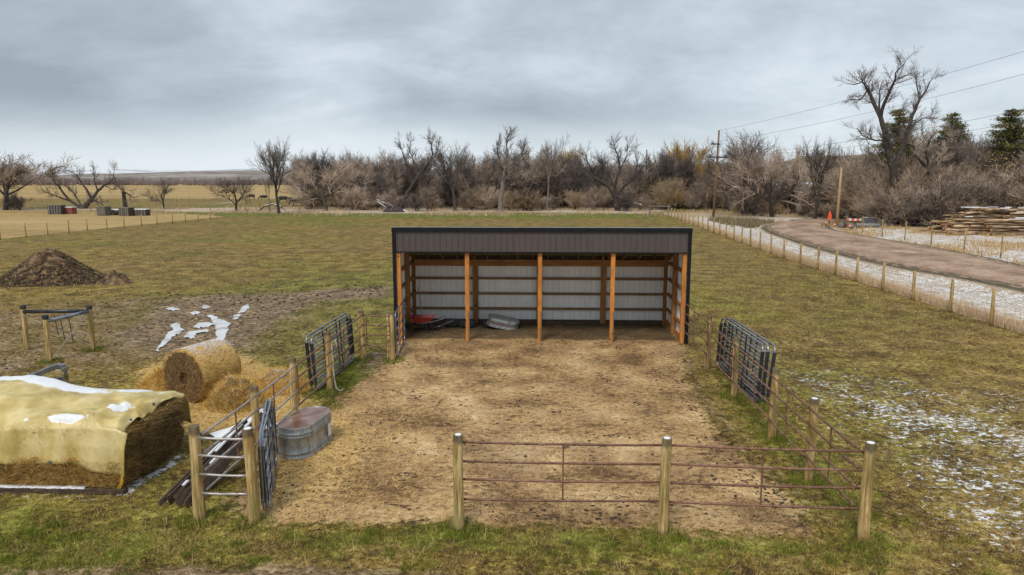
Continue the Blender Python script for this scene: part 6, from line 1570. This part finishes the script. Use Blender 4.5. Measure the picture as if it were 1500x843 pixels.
BUSH = dict(levels=3, kids=[6, 7, 8], start=[.15, .1, .1], len=[(.5, .85), (.45, .75), (.45, .8)], ang=(22, 60), up=.6, twig=.014, wig=.25, trunk=.62, trunk_wig=.8, tl=0)
kinds = {}
def reg(name, tc, tm, cm_): kinds[name] = (tc[0].mesh('trunk', tm, True), tc[1].mesh('crown', cm_))
reg('tall_a', make_tree(11, 13, TALL), 'bark_dark', 'twig_dark')
reg('tall_b', make_tree(27, 13, TALL, (.10, 0)), 'bark_dark', 'twig_dark')
reg('tall_c', make_tree(35, 12, dict(TALL, kids=[4, 5, 6, 6])), 'bark_grey', 'twig_brown')
reg('spread_a', make_tree(41, 12, SPREAD), 'bark_dark', 'twig_dark')
reg('spread_b', make_tree(58, 11, SPREAD, (.25, 0)), 'bark_dark', 'twig_dark')
reg('spread_c', make_tree(63, 12, dict(SPREAD, kids=[5, 6, 7, 6]), (-.2, .1)), 'bark_dark', 'twig_brown')
reg('round_a', make_tree(72, 10, dict(SPREAD, kids=[7, 8, 7, 7], ang=(30, 75), twig=.016), (0, 0)), 'bark_dark', 'twig_brown')
reg('thin_a', make_tree(82, 11, dict(TALL, kids=[3, 4, 5, 5], up=.7, start=[.6, .4, .2, .1], trunk=.55)), 'bark_grey', 'twig_dark')
reg('gold_a', make_tree(91, 10, dict(TALL, kids=[6, 7, 7, 6], up=1.0, ang=(18, 52), twig=.018, start=[.25, .1, .1, .1])), 'twig_tan', 'twig_gold')
for i, (sd_, mt_) in enumerate([(101, 'twig_brown'), (102, 'twig_brown'), (103, 'twig_brown'), (104, 'twig_tan'), (105, 'twig_dark'), (106, 'twig_brown')]):
    reg('bush_%d' % i, make_tree(sd_, 5, dict(BUSH, twig=.015 + .003 * (i % 2)), stems=6, rad=.06), 'bark_dark', mt_)
def leaf_mesh(seed, h, n, mat, spread_=.55):
    r_ = np.random.default_rng(seed); cl = r_.normal(0, 1, (60, 3)) * np.array([spread_ * h * .5, spread_ * h * .5, .20 * h]) + np.array([0, 0, h * .5])
    k = r_.integers(0, 60, n); p = cl[k] + r_.normal(0, .28, (n, 3)); p[:, 2] = np.clip(p[:, 2], .2, h)
    a = r_.normal(0, 1, (n, 3)); a /= np.linalg.norm(a, axis=1, keepdims=True); b = np.cross(a, r_.normal(0, 1, (n, 3))); b /= np.linalg.norm(b, axis=1, keepdims=True)
    s = r_.uniform(.03, .075, n)[:, None]
    V_ = np.stack([p - a * s, p + b * s * .6, p + a * s], 1).reshape(-1, 3)
    return np_mesh('dry_leaves', V_, np.arange(3 * n).reshape(n, 3), mat)
leaf5 = leaf_mesh(5, 5, 2600, 'dry_leaf'); leaf_thin = leaf_mesh(15, 5, 900, 'dry_leaf', .7); leaf9 = leaf_mesh(9, 9, 4200, 'dry_leaf', .42)
hts = {k: max(v.co.z for v in kinds[k][1].vertices) for k in kinds}
def plant(kind, name, px, py, top, label, cat='tree', group=None, rz=None, wide=1.0, leaf=None, dY=0.0):
    """stand a tree at an image point with its top at a measured height"""
    x, y, _ = G(px, py); Yt = y
    z = D(px, top - (9 if cat == 'tree' else 2), Yt)[2]; s = z / hts[kind]
    if dY: x, y = x * (y + dY) / y, y + dY
    e_ = tag(empty(name, (x, y, -.05), rnd.uniform(0, 6.28) if rz is None else R(rz)), label, cat, group)
    e_.scale = (s * wide, s * wide, s)
    tm, cm_ = kinds[kind]
    put('trunk', tm, e_); put('crown', cm_, e_)
    if leaf: put('dry_leaves', leaf, e_)
    return e_
def traced(name, px, py, limbs, label, bark, twig, seed, P, density=1.0, depth=1.0, tw_len=1.0, Y=None):
    """a tree whose main limbs follow those of the real one; limbs (points, r0, r1); depth spreads limbs in y"""
    r_ = random.Random(seed); x0, y0, _ = G(px, py); Yd = Y or y0; base = Vector((D(px, py, Yd)[0], Yd, 0)); T, C = TB(), TB()
    ends = {}
    for li, (pp, ra, rb) in enumerate(limbs):
        key0 = tuple(pp[0]); yo = ends.get(key0, 0.0); tgt = yo + (0 if li == 0 else r_.uniform(-1, 1) * depth * 2.5)
        n = len(pp); pts = []
        for i, q_ in enumerate(pp):
            t = i / (n - 1); yy_ = yo + (tgt - yo) * t; ends[tuple(q_)] = yy_
            p = Vector(D(q_[0], q_[1], Yd + yy_)); pts.append(p - base)
        pts2 = [pts[0]]
        for i in range(n - 1):
            m_ = pts[i].lerp(pts[i + 1], .5) + rv(r_, .05 * (pts[i + 1] - pts[i]).length); pts2 += [m_, pts[i + 1]]
        rads = [ra + (rb - ra) * (i / (len(pts2) - 1)) for i in range(len(pts2))]
        T.tube(pts2, rads, 8)
        ltot = sum((pts2[i + 1] - pts2[i]).length for i in range(len(pts2) - 1))
        nb = int(ltot * 2.1 * density)
        for k in range(nb):
            t = r_.uniform(.18 if ra < .25 else .55, 1.0) if li else r_.uniform(.6, 1); f = t * (len(pts2) - 1); i = min(int(f), len(pts2) - 2)
            q_ = pts2[i].lerp(pts2[i + 1], f - i); ax = (pts2[i + 1] - pts2[i]).normalized(); side = ax.cross(rv(r_, 1)).normalized(); an = R(r_.uniform(25, 70))
            nd = ax * math.cos(an) + side * math.sin(an); nd.z += .25
            grow(T, C, r_, q_, nd, r_.uniform(.8, 1.9) * tw_len, min(rads[i] * .45, .05), 2, P)
    e_ = tag(empty(name, base), label, 'tree')
    put('trunk', T.mesh('trunk', bark, True), e_); put('crown', C.mesh('crown', twig), e_); return e_
TP = dict(levels=4, kids=[0, 0, 6, 4], start=[.2, .2, .15, .1], len=[(.5, .8), (.5, .8), (.45, .7), (.5, .8)], ang=(22, 60), up=.5, twig=.014, wig=.28)
# prominent trees, limbs measured on the photograph's trees and spread in depth
traced('cottonwood', 1312, 330, [
    ([(1312, 330), (1310, 290), (1309, 250), (1302, 222), (1297, 196)], .62, .36),
    ([(1297, 196), (1290, 172), (1279, 150), (1271, 132)], .33, .17),
    ([(1271, 132), (1263, 120), (1252, 124), (1240, 123)], .13, .03), ([(1271, 132), (1262, 146), (1250, 146), (1239, 147)], .11, .03), ([(1279, 150), (1272, 128), (1265, 117)], .10, .03),
    ([(1290, 172), (1288, 150), (1288, 135), (1292, 122)], .16, .04),
    ([(1290, 172), (1296, 150), (1305, 130), (1311, 118)], .24, .13), ([(1311, 118), (1312, 107), (1322, 97), (1328, 88)], .12, .03), ([(1311, 118), (1322, 113), (1335, 107)], .09, .03),
    ([(1309, 250), (1322, 215), (1329, 192)], .40, .26), ([(1329, 192), (1336, 170), (1344, 152), (1347, 146)], .24, .15),
    ([(1347, 146), (1343, 126), (1341, 110)], .10, .03), ([(1347, 146), (1356, 134), (1362, 120), (1368, 114)], .13, .03), ([(1329, 192), (1340, 181), (1352, 173), (1368, 172)], .12, .03),
    ([(1302, 222), (1292, 206), (1275, 204), (1262, 198), (1255, 188)], .16, .03), ([(1329, 192), (1322, 178), (1318, 166)], .09, .03)],
    'giant bare cottonwood towering over the treeline with a forked blackish crown', 'bark_dark', 'twig_dark', 5, TP, .95)
traced('cottonwood', 904, 309, [([(904, 309), (902, 290)], .62, .5), ([(902, 290), (890, 272), (872, 262), (858, 248), (845, 247)], .34, .08), ([(902, 290), (900, 272), (908, 250), (905, 228), (900, 212)], .36, .07),
    ([(902, 290), (915, 272), (930, 262), (942, 245)], .30, .06), ([(872, 262), (862, 240), (856, 222)], .16, .04), ([(908, 250), (918, 230), (920, 214)], .14, .04), ([(900, 272), (888, 250), (880, 228)], .2, .05), ([(930, 262), (934, 240), (930, 222)], .12, .03)],
    'broad spreading cottonwood whose dark limbs fan out low behind the middle of the shed', 'bark_dark', 'twig_dark', 6, TP, .9)
traced('leaning_tree', 588, 308, [([(588, 308), (594, 290), (604, 272), (618, 252), (628, 240)], .40, .24), ([(628, 240), (634, 226), (632, 212), (626, 202)], .18, .04), ([(628, 240), (638, 228), (642, 215), (644, 202)], .16, .04), ([(604, 272), (598, 250), (590, 225), (586, 208)], .2, .04), ([(618, 252), (606, 238), (600, 222), (602, 205)], .15, .04), ([(588, 308), (582, 280), (578, 255), (574, 236)], .2, .04)],
    'dark tree leaning right behind the snow-dusted scrap heap', 'bark_dark', 'twig_dark', 7, TP, 1.0)
traced('cottonwood', 733, 311, [([(733, 311), (734, 290), (737, 265), (739, 248)], .46, .3), ([(739, 248), (730, 232), (728, 215), (733, 203)], .2, .04), ([(739, 248), (744, 225), (742, 205), (748, 191)], .22, .04), ([(739, 248), (756, 234), (766, 222), (770, 212)], .2, .04), ([(737, 265), (752, 250), (762, 246)], .12, .03)],
    'tall bare tree with a pale straight trunk behind the left half of the shed', 'bark_grey', 'twig_dark', 8, TP, 1.2)
traced('twisted_tree', 121, 306, [([(121, 306), (127, 300), (134, 293)], .62, .45), ([(134, 293), (143, 280), (152, 272), (160, 268), (172, 268)], .34, .05), ([(134, 293), (127, 278), (118, 266), (112, 255)], .28, .05), ([(121, 306), (105, 296), (92, 282), (80, 268), (74, 260)], .34, .05), ([(105, 296), (88, 290), (76, 285), (68, 282)], .18, .04), ([(134, 293), (146, 297), (154, 303)], .2, .05), ([(143, 280), (138, 265), (140, 252)], .16, .04), ([(152, 272), (164, 278), (176, 276)], .12, .03), ([(121, 306), (110, 286), (100, 272)], .2, .04)],
    'sprawling twisted dark tree fallen half over behind the red box at the left', 'bark_dark', 'twig_dark', 9, TP, .8, 1.2)
traced('broken_tree', 184, 306, [([(184, 306), (182, 292), (181, 281)], .42, .32), ([(181, 281), (172, 272), (166, 258), (168, 245)], .16, .03), ([(181, 281), (190, 286), (196, 290), (206, 288)], .16, .03), ([(190, 286), (193, 298)], .08, .03)],
    'broken grey stub of a tree with a drooping limb, right of the sprawling twisted tree', 'bark_dark', 'twig_brown', 10, TP, .7)
traced('white_snag', 1376, 331, [([(1376, 331), (1374, 318), (1379, 306), (1380, 297)], .16, .12), ([(1376, 331), (1366, 322), (1370, 312), (1379, 300)], .07, .05)], 'small bleached white snag beside the left end of the log pile', 'white_paint', 'twig_tan', 13, TP, .15)
traced('cottonwood', 1371, 330, [([(1371, 330), (1376, 300), (1370, 275), (1360, 250)], .5, .32), ([(1360, 250), (1345, 232), (1338, 216), (1336, 205)], .2, .04), ([(1360, 250), (1356, 225), (1362, 205), (1372, 192)], .2, .04), ([(1360, 250), (1378, 232), (1392, 215), (1398, 200)], .2, .04), ([(1370, 275), (1388, 262), (1402, 245)], .16, .04)],
    'gnarled dark tree with snow on its trunk behind the white snag', 'bark_dark', 'twig_brown', 14, TP, 1.4)
spec = [
 ('round_a', 'bare_tree', 8, 308, 208, 'big rounded bare tree cut off by the left edge of the photo', 1.25), 
 ('spread_b', 'bare_tree', 240, 307, 268, 'small bare dark tree standing alone in the gap left of the cattle', 1.1),
 ('spread_a', 'bare_tree', 347, 310, 262, 'low dark bare tree beside the icy patch near the cattle', 1.2),
 ('tall_a', 'bare_tree', 409, 313, 205, 'tall slim bare tree standing alone left of the brown thicket', .8),
 ('thin_a', 'bare_tree', 395, 312, 258, 'thin leaning young tree close left of the tall slim bare tree', .8),
 ('spread_c', 'bare_tree', 478, 309, 228, 'brown-twigged many-stemmed tree, first big one right of the cattle', 1.15),
 ('tall_c', 'bare_tree', 447, 306, 232, 'slim brown tree at the left edge of the thicket', .8),
 ('tall_b', 'bare_tree', 530, 304, 233, 'bare tree with a pointed dark top left of the dark leaning tree', .8),
 ('spread_b', 'bare_tree', 560, 308, 252, 'low arching dark tree just left of the scrap heap', 1.0),
 ('tall_a', 'bare_tree', 667, 310, 211, 'bare forked tree with pale trunk left of the shed roof middle', 1.0),
 ('tall_b', 'bare_tree', 690, 306, 214, 'bare tree close right of the forked pale-trunked tree', .8),
 ('thin_a', 'bare_tree', 801, 309, 198, 'very slim tall tree leaning right between the pale-trunked tree and the broad cottonwood', .75),
 ('tall_c', 'bare_tree', 775, 303, 216, 'slim grey tree right behind the tall pale-trunked tree', .8),
 ('gold_a', 'willow', 835, 300, 219, 'pale yellowish willow left of the broad spreading cottonwood', .8),
 ('tall_b', 'bare_tree', 963, 306, 212, 'bare bushy-topped tree right of the slim farther utility pole', .85),
 ('gold_a', 'willow', 1002, 303, 209, 'golden willow glowing behind the thicket left of the tall brown pole', 1.0),
 ('gold_a', 'willow', 983, 302, 222, 'smaller golden willow close left of the brightest one', .8),
 ('gold_a', 'willow', 1034, 306, 236, 'low golden-yellow willow directly left of the tall brown pole', 1.0),
 ('spread_a', 'bare_tree', 1090, 316, 190, 'large dark bare tree right of the tall brown utility pole', .95),
 ('spread_c', 'bare_tree', 1132, 318, 203, 'brown-crowned bare tree second to the right of the tall brown pole', .9),
 ('spread_b', 'bare_tree', 1062, 310, 206, 'bare tree directly behind the tall brown utility pole', .8),
 ('tall_a', 'bare_tree', 1193, 321, 202, 'dark bare tree with thin tufted tops left of the bare pale pole', .8),
 ('tall_c', 'bare_tree', 1172, 316, 215, 'slim bare tree over the long low snow-roofed house', .7),
 ('thin_a', 'bare_tree', 1237, 316, 208, 'faint thin tree sticking up behind the house by the pale pole', .6),
 ('round_a', 'bare_tree', 1383, 322, 178, 'huge rounded reddish-brown bare tree right of the giant cottonwood', 1.0),
 ('tall_c', 'bare_tree', 1432, 323, 190, 'tall feathery bare tree between the two right-hand evergreens', 1.0),
 ('tall_a', 'bare_tree', 1420, 318, 205, 'second feathery bare tree standing behind the log pile', .7),
 ('spread_a', 'bare_tree', 1508, 325, 155, 'dark bare tree cut off by the right edge of the photo', .8),
 ('spread_b', 'bare_tree', 1448, 326, 235, 'arching dark tree directly above the log pile', 1.1),
 ('tall_b', 'bare_tree', 1268, 322, 225, 'bare brown tree at the left foot of the giant cottonwood', 1.0),
 ('thin_a', 'bare_tree', 1105, 314, 235, 'reddish thin-stemmed tree low between the two big bare trees', .8),
]
for kd, nm, px_, py_, tp_, lab, wd in spec: plant(kd, nm, px_, py_, tp_, lab, wide=wd)
# saplings and brush of the thicket
rb = random.Random(99); used_lab = {}
left_lab = 'tangled brown brush of the thicket behind the far end of the pasture'
right_lab = 'dense brown-grey brush of the wood beyond the road bend and log pile'
dark_lab = 'dark leafless brush low in the shadowy foot of the wood'
nb = 0
KW = {'bush_3': 'pale tan', 'bush_4': 'dark'}
def brush(px_, py_, top, kd, lab, grp, wide, leaf=None):
    global nb
    w0 = KW.get(kd, 'grey-brown'); w1 = ' flecked with dry leaves' if leaf else ''
    if 'pasture' in grp: lab = w0 + ' leafless brush' + w1 + ' in the thicket behind the pasture' if not leaf else w0 + ' brush flecked with dry leaves in the thicket behind the pasture'
    else: lab = w0 + ' leafless brush in the wood beyond the gravel road' if not leaf else w0 + ' brush flecked with dry leaves in the wood beyond the gravel road'
    grp = lab.split(' in the ')[0] + (' behind the pasture' if 'pasture' in lab else ' beyond the road')
    nb += 1; return plant(kd, 'brush', px_, py_, top, lab, 'bush', grp, wide=wide, leaf=leaf)
for row, (py_, t0, t1, stepx) in enumerate([(308, 268, 290, 22), (305, 254, 276, 22), (301, 238, 254, 23)]):
    px_ = 450.0 + row * 7
    while px_ < 1085:
        if rb.random() > .18: brush(px_, py_ + rb.uniform(-1.5, 1.5), rb.uniform(t0, t1) + (6 if 520 < px_ < 590 else 0), 'bush_%d' % rb.choice([0, 1, 2, 3, 5, 5, 0, 4]), left_lab, 'brush behind the pasture', rb.uniform(1.1, 1.6), leaf5 if rb.random() < .06 else (leaf_thin if rb.random() < .35 else None))
        px_ += stepx * rb.uniform(.7, 1.3)
for row, (dp, t0, t1, stepx) in enumerate([(0, 280, 298, 20), (-3, 255, 280, 22), (-6, 238, 262, 24), (-9, 228, 250, 28)]):
    px_ = 1085.0 + row * 6
    while px_ < 1620:
        base = float(np.interp(px_, [1085, 1200, 1240, 1290, 1400, 1620], [316, 320, 322, 331, 334, 340])) + dp
        gap = 1215 < px_ < 1262; tp_ = rb.uniform(t0, t1) + (20 if px_ < 1130 else (34 if px_ < 1205 else 36) if px_ < 1205 or gap else (18 if gap else (-20 if px_ > 1270 else 0)))
        if not (gap and row > 1 and rb.random() < .6):
            brush(px_, base, tp_, 'bush_%d' % (4 if row == 0 and rb.random() < .4 else rb.choice([0, 1, 2, 3, 5, 1])), right_lab, 'brush of the wood beyond the road', rb.uniform(1.1, 1.6), leaf5 if (px_ > 1290 and rb.random() < .08) else (leaf_thin if rb.random() < .45 else None))
        px_ += stepx * rb.uniform(.7, 1.3)
for px_ in (748, 757, 768, 778): plant('bush_3', 'brush', px_, 309, rb.uniform(272, 280), 'brush still holding dry golden leaves behind the shed roof', 'bush', 'golden-leaved brush behind the shed', wide=1.2, leaf=leaf5)
for px_ in (975, 985): plant('bush_3', 'brush', px_, 308, rb.uniform(256, 262), 'yellow-leaved slender brush left of the golden willows', 'bush', 'yellow-leaved brush', wide=.9, leaf=leaf5)
for px_, tp_ in ((30, 292), (20, 280), (-20, 285)): plant('bush_4', 'brush', px_, 308, tp_, 'low brush round the foot of the big rounded tree at the left edge', 'bush', 'brush under the left edge tree', wide=1.2)
# saplings
WK = {'thin_a': 'thin grey', 'tall_c': 'upright brown', 'tall_b': 'upright dark', 'spread_c': 'spreading brown', 'tall_a': 'slender dark', 'spread_b': 'spreading dark'}
for k in range(200):
    px_ = rb.uniform(450, 1080) if k < 115 else rb.uniform(1080, 1600); kd = rb.choice(['thin_a', 'tall_c', 'tall_b', 'spread_c', 'tall_a', 'spread_b'])
    b0 = 304 if px_ < 1080 else float(np.interp(px_, [1085, 1290, 1400, 1620], [312, 326, 328, 334])) - 3
    tp_ = (rb.uniform(220, 262) if not 1140 < px_ < 1275 else rb.uniform(262, 284)) if px_ < 1270 else rb.uniform(196, 245)
    plant(kd, 'young_tree', px_, b0 + rb.uniform(-2, 2), tp_, WK[kd] + (' young bare tree standing in the thicket beyond the pasture' if px_ < 1080 else ' young bare tree standing in the wood beyond the road'), 'tree', WK[kd] + (' young trees in the thicket' if px_ < 1080 else ' young trees beyond the road'), wide=rb.uniform(.8, 1.2), leaf=None)
# evergreens
def conifer(seed, h, rad, n):
    r_ = random.Random(seed); q_ = np.random.default_rng(seed); T = MB(); T.lathe([(h * .018, -.3), (h * .014, h * .4), (.03, h * .97)], 8); P0 = []; D0 = []
    z = h * .10
    while z < h * .98:
        t = z / h; rr_ = rad * (1 - t) ** .65 * r_.uniform(.8, 1.15) + .15
        for k in range(r_.randint(5, 7)):
            a = r_.uniform(0, 6.28); L_ = rr_ * r_.uniform(.55, 1.1); m_ = int(24 + 90 * L_)
            tt = q_.random(m_) ** .7; wob = q_.normal(0, .16 + .07 * L_, (m_, 3)) * np.array([1, 1, .55])
            p = np.stack([np.cos(a) * tt * L_, np.sin(a) * tt * L_, z - .05 * L_ * tt + .12 * tt * tt * L_], 1) + wob
            P0.append(p); D0.append(np.tile([math.cos(a), math.sin(a), .35], (m_, 1)))
        T.tube([(0, 0, z), (math.cos(a) * rr_ * .8, math.sin(a) * rr_ * .8, z + .05)], [.04, .015], 4); z += h * r_.uniform(.022, .036)
    P0 = np.concatenate(P0); D0 = np.concatenate(D0); m_ = len(P0)
    d = D0 + q_.normal(0, .7, (m_, 3)); d /= np.linalg.norm(d, axis=1, keepdims=True); s = np.cross(d, q_.normal(0, 1, (m_, 3))); s /= np.linalg.norm(s, axis=1, keepdims=True)
    ln = q_.uniform(.12, .30, m_)[:, None]; w_ = q_.uniform(.03, .07, m_)[:, None]
    V_ = np.stack([P0 - s * w_, P0 + s * w_, P0 + d * ln], 1).reshape(-1, 3)
    return T.mesh('trunk', 'bark_dark', True), np_mesh('crown', V_, np.arange(3 * m_).reshape(m_, 3), 'conifer')
c1 = conifer(3, 14, 3.3, 0); c2 = conifer(4, 14, 3.6, 0)
for cm_, px_, py_, tp_, lab, w_ in [(c1, 1304, 324, 158, 'dark evergreen standing inside the fork of the giant cottonwood', 1.05), (c2, 1381, 322, 166, 'evergreen whose dark tip shows above the huge rounded brown tree', 1.0), (c1, 1466, 328, 158, 'tall evergreen above the log pile near the right edge', 1.15), (c2, 1236, 316, 246, 'low dark evergreen right behind the bare pale pole', .9), (c1, 820, 302, 262, 'small dark evergreen in the thicket left of the broad cottonwood', .9), (c2, 924, 301, 262, 'dark evergreen low behind the right limbs of the broad cottonwood', 1.0), (c1, 1162, 308, 240, 'dim evergreen behind the long low house', .9)]:
    x_, y_, _ = G(px_, py_); s_ = D(px_, tp_, y_)[2] / 14; e_ = tag(empty('evergreen', (x_, y_, 0), rnd.uniform(0, 6)), lab, 'tree'); e_.scale = (s_ * w_ * 1.25, s_ * w_ * 1.25, s_); put('trunk', cm_[0], e_); put('crown', cm_[1], e_)
# fallen logs and branches along the edge of the trees
for k, (pa, pb, r_, mt_, lab) in enumerate([((785, 306), (832, 304), .16, 'grey_wood', 'snow-topped fallen trunk arched on the ground left of the broad cottonwood'), ((917, 308), (946, 309), .2, 'bark_grey', 'fallen trunk lying right of the broad cottonwood foot'), ((690, 308), (716, 306), .18, 'grey_wood', 'snowy fallen branch pile between two pale trunks'), ((1290, 322), (1345, 326), .16, 'bark_grey', 'pale bent fallen trunk in the dark brush left of the white snag'), ((380, 310), (420, 311), .12, 'bark_dark', 'dark fallen branch at the foot of the tall slim tree')]):
    p, q_ = Vector(G(*pa)), Vector(G(*pb)); e_ = tag(empty('fallen_log', p), lab, 'fallen tree'); d = q_ - p; b = MB(); b.tube([(0, 0, .1), d * .2 + Vector((0, 0, .9)), d * .5 + Vector((0, 0, 1.3)), d * .8 + Vector((0, 0, .9)), d + Vector((0, 0, .1))], [r_, r_, r_ * .9, r_ * .7, r_ * .4], 7); b.build('trunk', mt_, e_, smooth=True)
    b = MB(); b.tube([d * .2 + Vector((0, 0, .9 + r_)), d * .5 + Vector((0, 0, 1.3 + r_ * .9)), d * .8 + Vector((0, 0, .9 + r_ * .7))], r_ * .5, 5); b.build('snow_cap', 'snow', e_)
    T = TB(); r2 = random.Random(k)
    for i in range(9):
        q0 = d * r2.random() + Vector((0, 0, .5)); T.tube([q0, q0 + rv(r2, 1.0) + Vector((0, 0, .5)), q0 + rv(r2, 1.6) + Vector((0, 0, .9))], [.05, .035, .015], 4)
    put('branches', T.mesh('branches', mt_), e_)

# ------------------------------------------------------------------ distant belt of trees across the plain
def belt(x0, x1, yc, dep, n, hgt, name, label, mat, seed):
    q_ = np.random.default_rng(seed); cx = q_.uniform(x0, x1, n); cyy = q_.uniform(yc - dep, yc + dep, n); hh = hgt * q_.uniform(.45, 1.1, n) * (.55 + .9 * fbm(cx / 30, cx * 0, 3, seed)); m_ = 60
    a = q_.uniform(0, 6.28, (n, m_)); rr_ = q_.random((n, m_)) ** .6 * hh[:, None] * .32; zt = (1 - (rr_ / (hh[:, None] * .34)) ** 2 * .55) * hh[:, None] * q_.uniform(.55, 1, (n, m_))
    tip = np.stack([cx[:, None] + np.cos(a) * rr_ * 1.3, cyy[:, None] + np.sin(a) * rr_, zt], 2); base = np.stack([cx[:, None] + np.cos(a) * rr_ * .4, cyy[:, None] + np.sin(a) * rr_ * .4, zt * .12], 2)
    w_ = q_.uniform(.08, .30, (n, m_, 1)) * np.array([1, .3, 0]); V_ = np.stack([base - w_, base + w_, tip], 2).reshape(-1, 3)
    return tag(put(name, np_mesh(name, V_, np.arange(len(V_)).reshape(-1, 3), mat)), label, 'woods', kind='stuff')
belt(-620, 60, 600, 30, 900, 8, 'distant_woods', 'purplish-brown belt of bare trees across the plain below the hills', 'belt_twig', 3)
belt(-500, 250, 420, 40, 500, 11, 'distant_woods', 'bare woods on the plain behind the thicket', 'twig_brown', 6) if False else None
belt(-640, 60, 690, 30, 900, 8, 'distant_woods', 'second paler belt of bare trees farther across the plain', 'belt_twig', 13)
belt(-60, 330, 250, 40, 700, 9, 'distant_woods', 'bare woods filling the ground behind the thicket', 'belt_twig', 7)
print('objects', len(bpy.data.objects))
